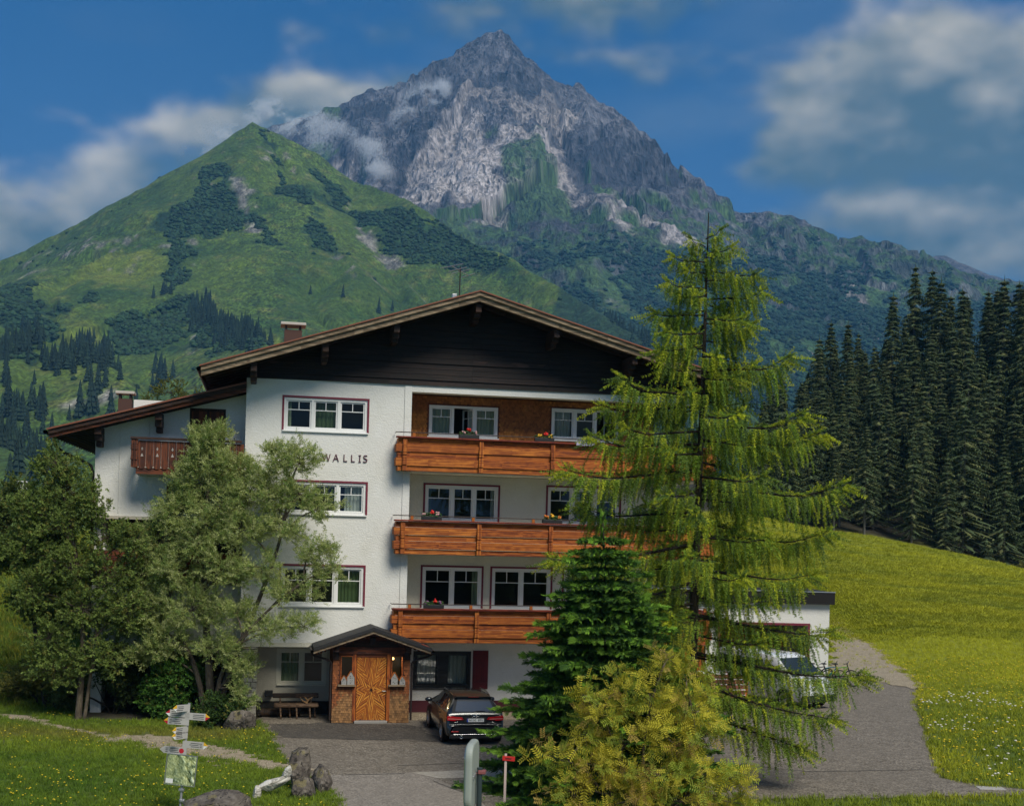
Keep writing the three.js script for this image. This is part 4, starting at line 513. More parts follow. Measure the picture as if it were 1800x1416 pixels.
// ---------------------------------------------------------------- entrance porch
const porch = thing('entrance_porch', 'wooden gabled entrance porch with shingle walls and star patterned door', 'porch', HOUSE_AT, HOUSE_TURN);
{
  const X0 = 2.97, X1 = 5.47, ZF = 0.9, C = 4.22, dX0 = 3.74, dX1 = 4.71, dY0 = 0.09, dY1 = 2.14, wl = [3.22, 3.62, 1.26, 2.18], wr = [4.86, 5.24, 1.26, 2.18];
  const roofAt = x => 3.06 - Math.abs(x - C) * 0.345;
  const wall = part('wall', porch);
  obj('front_backing', muv(holed([[X0, 0], [X1, 0], [X1, roofAt(X1) - 0.16], [C, 2.9], [X0, roofAt(X0) - 0.16]], [[dX0, dX1, 0.02, dY1], wl, wr], ZF - 0.14, ZF), 0.6), brownWood, wall);
  for (const x of [X0, X1 - 0.12]) obj('side_backing', muv(B(x, x + 0.12, 0, 2.45, -0.98, ZF - 0.142), 0.6), brownWood, wall);
  const tone = (x, y, r) => { const worn = smooth(0.2, -0.3, fbm(x * 2.1, y * 1.4, 4) + (y - 0.75) * 1.1 + (r() - 0.5) * 0.5); const k = 0.6 + 0.8 * r(); return mix3([0.235 * k, 0.072 * k, 0.018 * k], [0.27 * k, 0.150 * k, 0.055 * k], worn * 0.75); };
  const holes = [[dX0 - 0.06, dX1 + 0.06, -1, 2.3], [wl[0] - 0.03, wl[1] + 0.03, wl[2] - 0.08, 2.4], [wr[0] - 0.03, wr[1] + 0.03, wr[2] - 0.08, 2.4]];
  shingles(wall, X0, X1, 0.02, 2.22, ZF, holes, tone, 51);
  board('lintel', X0 - 0.03, X1 + 0.03, 2.24, 2.46, ZF, ZF + 0.05, brownWood, wall); board('lintel', X0 + 0.4, X1 - 0.4, 2.465, 2.66, ZF, ZF + 0.045, darkWood, wall); board('king_block', C - 0.09, C + 0.09, 2.56, 2.78, ZF + 0.05, ZF + 0.2, darkWood, wall, 'y');
  for (const x of [dX0 - 0.12, dX1 + 0.012]) board('door_post', x, x + 0.108, 0.06, 2.235, ZF, ZF + 0.04, larchWoods[2], wall, 'y', 0.008);
  for (const x of [X0 - 0.005, X1 - 0.2]) board('corner_head', x, x + 0.2, 2.06, 2.3, ZF + 0.03, ZF + 0.075, darkWood, wall, 'y');
  for (const [a, b, c, d] of [wl, wr]) { const w = part('side_window', porch); obj('frame', [B(a, b, d - 0.03, d, ZF - 0.1, ZF + 0.03), B(a, a + 0.03, c, d - 0.03, ZF - 0.1, ZF + 0.03), B(b - 0.03, b, c, d - 0.03, ZF - 0.1, ZF + 0.03)], larchWoods[2], w); obj('pane', new THREE.PlaneGeometry(b - a - 0.06, d - c - 0.03).translate((a + b) / 2, (c + d - 0.03) / 2, ZF - 0.05), glass, w); board('sill', a - 0.09, b + 0.09, c - 0.055, c, ZF - 0.05, ZF + 0.17, greyWood, w, 'x', 0.01); }
  obj('room', [B(X0 + 0.13, X1 - 0.13, 0.05, 2.3, -0.9, -0.88), B(X0 + 0.13, X1 - 0.13, 2.3, 2.32, -0.9, ZF - 0.145), B(X0 + 0.13, X1 - 0.13, 0.02, 0.05, -0.9, ZF - 0.145)], roomShadeMat, porch);
  obj('doorstep', RB(dX0 - 0.05, dX1 + 0.05, 0.002, 0.085, ZF - 0.1, ZF + 0.14, 0.012), std({ color: rgb(0.33, 0.31, 0.28) }), porch);
  // door: strips of wood laid as bands round an eight pointed star
  const door = part('door', porch), cx = (dX0 + dX1) / 2, cy = 1.07; board('leaf', dX0 + 0.004, dX1 - 0.004, dY0, dY1 - 0.004, ZF - 0.09, ZF - 0.03, darkWood, door, 'y');
  const tips = [1.0, 0.42, 0.40, 0.42, 1.0, 0.42, 0.40, 0.42], unit = 0.155, ring = [];
  for (let k = 0; k < 16; k++) { const a = Math.PI / 2 - k * Math.PI / 8, L = k % 2 ? 0.36 : (k % 8 === 0 ? 1.12 : k % 4 === 0 ? 0.66 : 0.82); ring.push([Math.cos(a) * L * 0.92, Math.sin(a) * L * 1.18]); }
  const clip = poly => { const cut = (P, f) => { const o = []; for (let i = 0; i < P.length; i++) { const a = P[i], b = P[(i + 1) % P.length], fa = f(a), fb = f(b); if (fa >= 0) o.push(a); if ((fa >= 0) !== (fb >= 0)) { const t = fa / (fa - fb); o.push([mix(a[0], b[0], t), mix(a[1], b[1], t)]); } } return o; }; let P = poly; for (const f of [p => p[0] - (dX0 + 0.012), p => dX1 - 0.012 - p[0], p => p[1] - (dY0 + 0.008), p => dY1 - 0.012 - p[1]]) { P = cut(P, f); if (P.length < 3) return null; } return P; };
  const area = P => { let s = 0; for (let i = 0; i < P.length; i++) { const a = P[i], b = P[(i + 1) % P.length]; s += a[0] * b[1] - b[0] * a[1]; } return s / 2; };
  const dw = [woodOf([0.60, 0.32, 0.08], [0.84, 0.54, 0.18], 21), woodOf([0.44, 0.19, 0.045], [0.64, 0.33, 0.09], 22), woodOf([0.66, 0.38, 0.11], [0.88, 0.62, 0.25], 23)];
  for (let k = 0; k < 16; k++) for (let s = 0; s < 30; s++) {
    const a = ring[k], b = ring[(k + 1) % 16], i0 = s * unit * 0.62 + 0.0, i1 = (s + 1) * unit * 0.62 - 0.012, P = [[cx + a[0] * i0, cy + a[1] * i0], [cx + a[0] * i1, cy + a[1] * i1], [cx + b[0] * i1, cy + b[1] * i1], [cx + b[0] * i0, cy + b[1] * i0]];
    let Q = clip(s ? P : P.slice(0, 3)); if (!Q || Math.abs(area(Q)) < 0.0006) continue; if (area(Q) < 0) Q.reverse();
    const dir = Math.atan2(b[1] - a[1], b[0] - a[0]), g = prism(Q, ZF - 0.03, ZF - 0.006 + 0.004 * (s % 2)), p = g.attributes.position, uv = g.attributes.uv; for (let i = 0; i < p.count; i++) { const X = p.getX(i), Y = p.getY(i); uv.setXY(i, (X * Math.cos(dir) + Y * Math.sin(dir)) * 0.8 + k * 0.37, (-X * Math.sin(dir) + Y * Math.cos(dir)) * 0.8 + s * 0.21); }
    obj('strip', g, dw[(s + (k % 2)) % 3], door);
  }
  obj('handle', [RB(4.57, 4.70, 1.03, 1.055, ZF + 0.02, ZF + 0.045, 0.01), B(4.675, 4.695, 1.03, 1.055, ZF - 0.01, ZF + 0.03)], steel, door);
  // roof with stepped verge and scalloped trim
  const roof = part('roof', porch), eL = 2.32, eR = 6.10, dark = std({ color: rgb(0.018, 0.017, 0.018), roughness: 0.7, bumpMap: gritBump, bumpScale: 0.01 });
  for (const [n, a, b, z0, z1, m] of [['roof_sheet', -0.02, 0.09, -0.98, 1.52, dark], ['verge_board', -0.11, -0.022, 1.38, 1.48, greyWood], ['deck', -0.09, -0.023, -0.97, 1.378, darkWood]]) { const X1b = n === 'roof_sheet' ? eR : eR - 0.03; obj(n, slab(eL, roofAt(eL), C - 0.001, roofAt(C), a, b, z0, z1), m, roof); obj(n, slab(C + 0.001, roofAt(C), X1b, roofAt(X1b), a, b, z0, z1), m, roof); }
  for (let x = eL + 0.06; x < eR - 0.1; x += 0.125) { const y = roofAt(x + 0.05) - 0.125, s = new THREE.Shape(); s.moveTo(x, y); s.lineTo(x + 0.115, y); s.quadraticCurveTo(x + 0.10, y - 0.075, x + 0.0575, y - 0.075); s.quadraticCurveTo(x + 0.015, y - 0.075, x, y); obj('trim_scallop', muv(new THREE.ExtrudeGeometry(s, { depth: 0.03, bevelEnabled: false }).translate(0, 0.02, 1.36)), brownWood, roof); }
  for (const x of [X0 + 0.1, X1 - 0.1]) board('bracket', x - 0.07, x + 0.07, roofAt(x) - 0.32, roofAt(x) - 0.11, -0.5, 1.3, darkWood, roof, 'z');
  obj('snow_guard', tube([[eR - 0.35, roofAt(eR) + 0.22, 1.45], [eR - 0.1, roofAt(eR) + 0.12, 1.5]], 0.03, 0.02), redCap, roof);
  for (const [ex, cxx] of [[eL - 0.05, X0 - 0.06], [eR + 0.04, X1 + 0.06]]) { obj('gutter', tube([[ex, roofAt(ex) - 0.02, 1.5], [ex, roofAt(ex) - 0.02, -0.3]], 0.05, 0.05, 8), iron, roof); obj('downpipe', tube([[ex, roofAt(ex) - 0.05, 1.2], [ex, roofAt(ex) - 0.14, 1.15], [cxx, 1.98, 0.95], [cxx, 1.8, 0.93], [cxx, 0.1, 0.93]], 0.036, 0.036, 8, 24), iron, roof); }
  // the lit lamp behind the right window
  const lamp = part('lamp', porch); obj('shade_bulb', new THREE.SphereGeometry(0.045, 12, 8).translate(4.92, 2.08, ZF - 0.16), std({ color: rgb(1, 0.8, 0.4), emissive: rgb(1, 0.62, 0.2), emissiveIntensity: 2.2 }), lamp);
  const pl = new THREE.PointLight(new THREE.Color(1, 0.75, 0.4), 0.5, 5); pl.position.set(4.92, 2.08, ZF - 0.16); pl.castShadow = true; lamp.add(pl);
}

// ---------------------------------------------------------------- vehicles
// body of a car lofted through cross sections: distance from the rear, roof height, half width, roof half width, belt height, bottom
function loftBody(st) {
  const ring = ([z, top, w, wr, yb, yl]) => { const t = Math.max(top, yl + 0.2), b = Math.min(yb, t - 0.03), q = Math.min(1, Math.max(0, (t - b - 0.03) / 0.3)), r = mix(w * 0.93, wr, q); const h = [[0, yl], [w * 0.84, yl], [w * 0.965, yl + 0.09], [w, mix(yl, b, 0.45)], [w * 0.995, mix(yl, b, 0.72)], [w * 0.972, b - 0.02], [w * 0.945, b + 0.01], [mix(w * 0.94, r, 0.55), mix(b, t, 0.55)], [r, t - 0.06 * q - 0.015], [r * 0.88, t - 0.018 * q - 0.004], [r * 0.5, t - 0.001], [0, t]]; return [...h.map(p => [p[0], p[1], -z]), ...h.slice(1, -1).reverse().map(p => [-p[0], p[1], -z])]; };
  const R = st.map(ring), n = R[0].length, pos = R.flat(2), idx = [];
  for (let i = 0; i < R.length - 1; i++) for (let k = 0; k < n; k++) { const a = i * n + k, b = i * n + (k + 1) % n, c = a + n, d = b + n; idx.push(a, b, c, b, d, c); }
  for (const i of [0, R.length - 1]) for (let k = 1; k < n - 1; k++) idx.push(i * n, i * n + k, i * n + k + 1);
  const g = new THREE.BufferGeometry(); g.setAttribute('position', new THREE.Float32BufferAttribute(pos, 3)); g.setIndex(idx); g.computeVertexNormals(); return g;
}
const poly3 = pts => { const p = []; for (let i = 1; i < pts.length - 1; i++) p.push(...pts[0], ...pts[i], ...pts[i + 1]); const g = new THREE.BufferGeometry(); g.setAttribute('position', new THREE.Float32BufferAttribute(p, 3)); g.computeVertexNormals(); return g; };
const carGlass = phys({ color: rgb(0.012, 0.014, 0.016), roughness: 0.06, clearcoat: 1, clearcoatRoughness: 0.03 }), tyreMat = std({ color: rgb(0.014, 0.014, 0.014), roughness: 0.85 }), rimMat = std({ color: rgb(0.55, 0.55, 0.56), metalness: 0.85, roughness: 0.3 }), blackPlastic = std({ color: rgb(0.013, 0.013, 0.014), roughness: 0.55 }), chrome = std({ color: rgb(0.75, 0.75, 0.75), metalness: 1, roughness: 0.15 });
function wheel(parent, x, z, side, r = 0.318) {
  const w = part('wheel', parent), lathe = new THREE.LatheGeometry([[r * 0.66, -0.1], [r * 0.9, -0.105], [r * 0.985, -0.08], [r, -0.03], [r, 0.03], [r * 0.985, 0.08], [r * 0.9, 0.105], [r * 0.66, 0.1]].map(p => new THREE.Vector2(...p)), 28);
  obj('tyre', lathe.rotateZ(Math.PI / 2), tyreMat, w);
  const g = [new THREE.TorusGeometry(r * 0.63, 0.02, 6, 24).rotateY(Math.PI / 2).translate(0.085 * side, 0, 0), new THREE.CylinderGeometry(0.05, 0.05, 0.05, 10).rotateZ(Math.PI / 2).translate(0.07 * side, 0, 0)];
  for (let k = 0; k < 5; k++) for (const o of [-0.16, 0.16]) g.push(new THREE.BoxGeometry(0.03, r * 0.62, 0.032).translate(0.07 * side, r * 0.32, 0).rotateX(k * Math.PI * 0.4 + o));
  obj('rim', g, rimMat, w); obj('brake_disc', new THREE.CylinderGeometry(r * 0.5, r * 0.5, 0.02, 20).rotateZ(Math.PI / 2), std({ color: rgb(0.1, 0.1, 0.1), metalness: 0.6, roughness: 0.5 }), w);
  w.position.set(x, r, z);
}
function plateTexture() {
  const c = document.createElement('canvas'); c.width = 520; c.height = 110; const g = c.getContext('2d'); g.fillStyle = '#e8e8e2'; g.fillRect(0, 0, 520, 110); g.fillStyle = '#1240b0'; g.fillRect(0, 0, 46, 110); g.fillStyle = '#eecf40'; g.beginPath(); g.arc(23, 34, 12, 0, 7); g.fill(); g.fillStyle = '#1240b0'; g.beginPath(); g.arc(23, 34, 8, 0, 7); g.fill();
  g.fillStyle = '#101010'; g.font = 'bold 84px sans-serif'; g.fillText('M', 66, 86); g.fillText('SC', 190, 86); g.fillText('871', 340, 86); g.fillStyle = '#6d7f9b'; g.beginPath(); g.arc(160, 40, 15, 0, 7); g.arc(160, 76, 14, 0, 7); g.fill(); g.strokeStyle = '#202020'; g.lineWidth = 4; g.strokeRect(2, 2, 516, 106);
  const t = new THREE.CanvasTexture(c); t.colorSpace = THREE.SRGBColorSpace; return t;
}
{
  const at = toWorld(6.95, 0.004, 5.16), car = thing('parked_car', 'dark grey hatchback parked nose to the house beside the porch', 'car', at, HOUSE_TURN + 0.015);
  const paint = phys({ color: rgb(0.018, 0.022, 0.026), metalness: 0.5, roughness: 0.32, clearcoat: 1, clearcoatRoughness: 0.05 });
  const S = [[0, 0.56, 0.70, 0.6, 0.5, 0.30], [0.02, 0.60, 0.80, 0.6, 0.55, 0.26], [0.05, 0.66, 0.845, 0.6, 0.60, 0.24], [0.07, 0.86, 0.855, 0.62, 0.80, 0.23], [0.10, 0.945, 0.862, 0.64, 0.90, 0.22], [0.16, 0.985, 0.870, 0.66, 0.94, 0.21], [0.30, 1.10, 0.880, 0.62, 0.955, 0.2], [0.48, 1.25, 0.888, 0.60, 0.95, 0.19], [0.60, 1.345, 0.890, 0.575, 0.945, 0.18], [0.75, 1.385, 0.892, 0.57, 0.94, 0.18], [1.2, 1.42, 0.893, 0.575, 0.93, 0.17], [1.8, 1.428, 0.893, 0.575, 0.925, 0.17], [2.3, 1.41, 0.893, 0.57, 0.915, 0.17], [2.65, 1.355, 0.892, 0.565, 0.91, 0.17], [3.0, 1.165, 0.888, 0.60, 0.90, 0.17], [3.3, 0.985, 0.882, 0.70, 0.89, 0.17], [3.42, 0.94, 0.878, 0.72, 0.87, 0.18], [3.8, 0.86, 0.865, 0.70, 0.80, 0.18], [4.1, 0.76, 0.82, 0.66, 0.70, 0.2], [4.24, 0.64, 0.76, 0.6, 0.58, 0.24], [4.30, 0.52, 0.66, 0.5, 0.45, 0.28]];
  obj('body', loftBody(S), paint, car);
  const rw = (x, y, z) => [x, y, -z];
  obj('rear_window_surround', poly3([rw(-0.70, 0.965, 0.125), rw(0.70, 0.965, 0.125), rw(0.545, 1.375, 0.575), rw(-0.545, 1.375, 0.575)]), blackPlastic, car);
  obj('rear_window', poly3([rw(-0.60, 0.985, 0.128), rw(0.60, 0.985, 0.128), rw(0.47, 1.33, 0.512), rw(-0.47, 1.33, 0.512)]), phys({ color: rgb(0.10, 0.105, 0.115), roughness: 0.12, clearcoat: 1, clearcoatRoughness: 0.04 }), car);
  obj('roof_spoiler', muv(prism([[-0.56, 0], [0.56, 0], [0.52, 0.035], [-0.52, 0.035]], 0, 0.24)).rotateX(0.06).translate(0, 1.365, -0.66), paint, car);
  obj('brake_light', RB(-0.16, 0.16, 1.368, 1.386, -0.425, -0.41, 0.004), std({ color: rgb(0.25, 0.01, 0.01), roughness: 0.3 }), car);
  obj('wiper', [tube([[0.0, 0.985, -0.105], [0.12, 1.0, -0.12], [0.30, 1.005, -0.12]], 0.012, 0.008)], blackPlastic, car);
  const sideX = (y, z) => { let a = S[0], b = S[1]; for (let i = 1; i < S.length; i++) if (S[i][0] >= z) { a = S[i - 1]; b = S[i]; break; } const t = (z - a[0]) / (b[0] - a[0] || 1), top = mix(a[1], b[1], t), w = mix(a[2], b[2], t), wr = mix(a[3], b[3], t), yb = mix(a[4], b[4], t); return mix(w * 0.945, mix(w * 0.94, wr, 0.9), clamp((y - yb) / (top - 0.06 - yb))) + 0.016; };
  for (const s of [-1, 1]) {
    for (const pts of [[[0.62, 0.985], [0.98, 0.975], [0.98, 1.30], [0.86, 1.285], [0.72, 1.16]], [[1.03, 0.975], [1.78, 0.965], [1.78, 1.335], [1.03, 1.325]], [[1.84, 0.965], [2.92, 0.955], [2.62, 1.18], [2.38, 1.30], [1.84, 1.335]]]) obj('side_window', poly3(pts.map(([z, y]) => [s * sideX(y, z), y, -z])), carGlass, car);
    obj('window_trim', tube([[s * 0.868, 0.962, -0.55], [s * 0.872, 0.95, -1.8], [s * 0.862, 0.935, -3.0]], 0.011), chrome, car);
    obj('roof_rail', tube([[s * 0.555, 1.385, -0.8], [s * 0.57, 1.425, -1.4], [s * 0.56, 1.405, -2.35]], 0.016), chrome, car);
    for (const z of [0.82, 3.45]) { obj('wheel_arch', new THREE.RingGeometry(0.30, 0.375, 28).rotateY(s * Math.PI / 2).translate(s * 0.902, 0.33, -z), blackPlastic, car); wheel(car, s * 0.80, -z, s); }
    const light = part('tail_light', car), red = std({ color: rgb(0.50, 0.012, 0.015), roughness: 0.2 });
    obj('outer_lens', prism([[0, 0], [0.24, 0.02], [0.25, 0.10], [0.22, 0.155], [0.0, 0.12], [-0.03, 0.04]].map(p => [s * (p[0] + 0.60), p[1] + 0.725]), 0, 0.10).translate(0, 0, -0.115), red, light);
    obj('inner_lens', prism([[0, 0], [0.22, -0.012], [0.24, 0.085], [0.05, 0.075]].map(p => [s * (p[0] + 0.35), p[1] + 0.755]), 0, 0.05).translate(0, 0, -0.10), red, light);
    obj('light_strip', prism([[0.02, 0.02], [0.42, 0.035], [0.42, 0.05], [0.02, 0.035]].map(p => [s * (p[0] + 0.40), p[1] + 0.75]), 0, 0.005).translate(0, 0, -0.012), std({ color: rgb(0.75, 0.35, 0.30), roughness: 0.2 }), light);
    const m = part('wing_mirror', car); obj('shell', new THREE.SphereGeometry(1, 14, 10).scale(0.12, 0.075, 0.07).translate(s * 1.0, 0.99, -2.75), paint, m); obj('foot', tube([[s * 0.86, 0.94, -2.75], [s * 0.93, 0.965, -2.75]], 0.03, 0.025), blackPlastic, m);
    obj('reflector', RB(Math.min(s * 0.50, s * 0.72), Math.max(s * 0.50, s * 0.72), 0.40, 0.43, -0.03, -0.005 + 0.012, 0.006), std({ color: rgb(0.45, 0.012, 0.015), roughness: 0.25 }), car);
    for (const y of [0.80]) obj('door_handle', RB(s > 0 ? 0.885 : -0.915, s > 0 ? 0.915 : -0.885, y, y + 0.03, -1.32, -1.14, 0.01), paint, car);
  }
  obj('bumper_lip', RB(-0.76, 0.76, 0.20, 0.335, -0.14, 0.012, 0.03), blackPlastic, car); obj('chrome_strip', RB(-0.66, 0.66, 0.318, 0.338, -0.04, 0.024, 0.006), chrome, car); obj('bumper_edge', RB(-0.80, 0.80, 0.600, 0.628, -0.06, -0.004, 0.01), paint, car);
  obj('exhaust_pipe', [new THREE.TorusGeometry(0.036, 0.009, 8, 18).translate(-0.42, 0.24, 0.03), new THREE.CylinderGeometry(0.036, 0.036, 0.14, 14, 1, true).rotateX(Math.PI / 2).translate(-0.42, 0.24, -0.04)], chrome, car);
  const plate = obj('number_plate', new THREE.PlaneGeometry(0.52, 0.11).translate(0, 0.745, -0.012), std({ map: plateTexture(), roughness: 0.5 }), car); plate.rotation.x = -0.0;
  obj('plate_recess', RB(-0.33, 0.33, 0.675, 0.815, -0.09, -0.02, 0.01), blackPlastic, car);
  const em = part('ring_emblem', car); for (let k = 0; k < 4; k++) obj('ring', new THREE.TorusGeometry(0.036, 0.006, 6, 20).translate(-0.081 + k * 0.054, 0.878, -0.035), chrome, em);
  obj('model_badge', RB(-0.62, -0.53, 0.675, 0.69, -0.055, -0.038, 0.003), chrome, car); obj('model_badge', RB(0.42, 0.60, 0.672, 0.684, -0.055, -0.038, 0.003), chrome, car);
}
{ // white van by the garage, mostly behind the larch
  const van = thing('white_van', 'white van parked in front of the flat roofed garage', 'van', [8.9, 0.004, -50.6], -2.55);
  const S = [[0, 1.6, 0.80, 0.74, 1.0, 0.35], [0.06, 1.85, 0.90, 0.78, 1.05, 0.3], [0.3, 1.93, 0.94, 0.80, 1.05, 0.25], [1.8, 1.96, 0.95, 0.82, 1.05, 0.22], [3.0, 1.94, 0.95, 0.82, 1.05, 0.22], [3.4, 1.86, 0.95, 0.80, 1.05, 0.22], [4.1, 1.30, 0.94, 0.80, 1.02, 0.22], [4.3, 1.14, 0.93, 0.82, 1.0, 0.24], [4.75, 0.98, 0.88, 0.78, 0.9, 0.26], [4.9, 0.7, 0.78, 0.7, 0.6, 0.32]];
  obj('body', loftBody(S), phys({ color: rgb(0.72, 0.73, 0.74), roughness: 0.35, clearcoat: 1, clearcoatRoughness: 0.1 }), van);
  for (const s of [-1, 1]) { for (const [a, b] of [[0.3, 1.6], [1.7, 2.8], [2.9, 3.75]]) obj('side_window', poly3([[s * 0.935, 1.12, -a], [s * 0.935, 1.12, -b], [s * 0.90, 1.12 + (b > 3 ? 0.3 : 0.58), -b + (b > 3 ? 0.2 : 0)], [s * 0.87, 1.70, -a]]), carGlass, van); for (const z of [0.9, 3.95]) { obj('wheel_arch', new THREE.RingGeometry(0.30, 0.40, 24).rotateY(s * Math.PI / 2).translate(s * 0.955, 0.34, -z), blackPlastic, van); wheel(van, s * 0.85, -z, s, 0.33); } obj('headlight', RB(s > 0 ? 0.5 : -0.82, s > 0 ? 0.82 : -0.5, 0.74, 0.90, -4.86, -4.70, 0.04), phys({ color: rgb(0.6, 0.62, 0.65), roughness: 0.1, clearcoat: 1 }), van); }
  obj('windscreen', poly3([[-0.78, 1.20, -4.25], [0.78, 1.20, -4.25], [0.72, 1.80, -3.50], [-0.72, 1.80, -3.50]]), carGlass, van); obj('bumper', RB(-0.86, 0.86, 0.28, 0.56, -4.93, -4.72, 0.05), blackPlastic, van);
}
function bicycle(label, pos, turn, lean, col) {
  const b = thing('bicycle', label, 'bicycle', pos, turn, 'bicycles parked by the garage'); b.rotation.order = 'YXZ'; b.rotation.x = lean;
  const m = std({ color: col, roughness: 0.4 }), r = 0.34;
  for (const x of [-0.53, 0.53]) { const w = part('wheel', b); obj('tyre', new THREE.TorusGeometry(r, 0.025, 8, 30), tyreMat, w); const g = []; for (let k = 0; k < 10; k++) g.push(new THREE.CylinderGeometry(0.003, 0.003, r * 1.96, 4).rotateZ(k * Math.PI / 10)); obj('spokes', g, steel, w).userData.kind = 'stuff'; w.position.set(x, r + 0.02, 0); }
  obj('frame', [tube([[-0.53, 0.36, 0], [-0.05, 0.30, 0]], 0.018), tube([[-0.05, 0.30, 0], [-0.17, 0.80, 0]], 0.02), tube([[-0.05, 0.30, 0], [0.36, 0.78, 0]], 0.026), tube([[-0.16, 0.74, 0], [0.35, 0.84, 0]], 0.02), tube([[-0.53, 0.36, 0], [-0.16, 0.74, 0]], 0.014)], m, b);
  obj('fork', [tube([[0.53, 0.36, 0.05], [0.40, 0.70, 0.05], [0.36, 0.86, 0]], 0.016), tube([[0.53, 0.36, -0.05], [0.40, 0.70, -0.05], [0.36, 0.86, 0]], 0.016), tube([[0.36, 0.78, 0], [0.32, 1.0, 0]], 0.022)], blackPlastic, b);
  obj('handlebar', tube([[0.28, 1.02, -0.34], [0.33, 1.0, -0.1], [0.33, 1.0, 0.1], [0.28, 1.02, 0.34]], 0.016, 0.016, 6, 12), blackPlastic, b); obj('saddle', new THREE.SphereGeometry(1, 12, 8).scale(0.14, 0.035, 0.07).translate(-0.2, 0.93, 0), blackPlastic, b); obj('seat_post', tube([[-0.17, 0.78, 0], [-0.2, 0.92, 0]], 0.014), blackPlastic, b); obj('crank', [new THREE.TorusGeometry(0.09, 0.012, 6, 20).translate(-0.05, 0.30, 0.04), B(-0.06, -0.04, 0.14, 0.30, 0.05, 0.07), B(-0.06, -0.04, 0.30, 0.46, -0.07, -0.05)], steel, b);
}
bicycle('green framed bicycle at the outer end of the row by the garage', [14.4, 0, -54.3], -0.55, 0.10, rgb(0.10, 0.50, 0.06));
bicycle('blue framed bicycle between the green and the black one', [13.9, 0, -54.25], -0.6, 0.12, rgb(0.02, 0.30, 0.42));
bicycle('black bicycle leaning nearest the garage wall', [13.4, 0, -54.2], -0.65, 0.14, rgb(0.02, 0.02, 0.022));

// ---------------------------------------------------------------- flat roofed garage right of the house
{
  const g = thing('garage', 'low white garage with flat roof and black fascia behind the larch', 'garage', [0, 0, 0]);
  g.position.set(14.1, 0, -55); g.rotation.y = 0.06;
  obj('roof_slab', muv(B(-8.6, 0.1, 3.46, 3.98, -3.4, 0.25)), std({ color: rgb(0.012, 0.011, 0.011), roughness: 0.95 }), g); obj('roof_edge', B(-8.62, 0.12, 3.98, 4.02, 0.15, 0.27), steel, g);
  wallOf('front_wall', rect(-8.5, -0.05, 0, 3.458), [[-7.9, -5.5, 0.02, 2.5], [-4.9, -1.0, 0.02, 2.5]], -0.25, 0, plaster, g);
  obj('side_wall', muv(B(-0.3, -0.05, 0, 3.457, -3, -0.252), 0.5), plaster, g); obj('side_wall', muv(B(-8.5, -8.25, 0, 3.457, -3, -0.252), 0.5), plaster, g); obj('back_wall', muv(B(-8.5, -0.05, 0, 3.457, -3.2, -3.002), 0.5), beige, g);
  const d = part('garage_door', g); for (let k = 0; k < 10; k++) board('door_board', -7.88 + k * 0.236, -7.88 + k * 0.236 + 0.23, 0.05, 2.48, -0.15, -0.10, larchWoods[k % 3], d, 'y');
  obj('door_trim', [B(-5.0, -4.9, 0, 2.6, 0.002, 0.03), B(-1.0, -0.9, 0, 2.6, 0.002, 0.03), B(-4.9, -1.0, 2.5, 2.6, 0.002, 0.03)], maroon, g);
  const sh = part('back_shelving', g); for (let k = 0; k < 7; k++) board('shelf_board', -4.6, -1.2, 0.25 + k * 0.34, 0.25 + k * 0.34 + 0.26, -2.95, -2.9, larchWoods[k % 3], sh);
}
{ // stack of planks right of the house
  const s = thing('timber_stack', 'stack of reddish brown planks with pale spacers behind the larch trunk', 'planks', [7.7, 0.0, -46.0], 0.12), pl = [woodOf([0.36, 0.20, 0.15], [0.52, 0.31, 0.23], 31), woodOf([0.40, 0.23, 0.17], [0.56, 0.35, 0.26], 32)];
  for (let k = 0; k < 7; k++) { board('plank', -0.95, 0.95 - (k % 3) * 0.04, 0.03 + k * 0.19, 0.03 + k * 0.19 + 0.155, -0.4, 0.4, pl[k % 2], s, 'x', 0.01); for (const x of [-0.7, 0, 0.7]) obj('spacer', B(x - 0.25, x + 0.25, 0.03 + k * 0.19 + 0.157, 0.03 + k * 0.19 + 0.188, -0.38, 0.39), white, s); }
  for (const x of [0.98]) board('stake', x, x + 0.09, 0, 1.7, 0.2, 0.29, larchWoods[0], s, 'y');
}
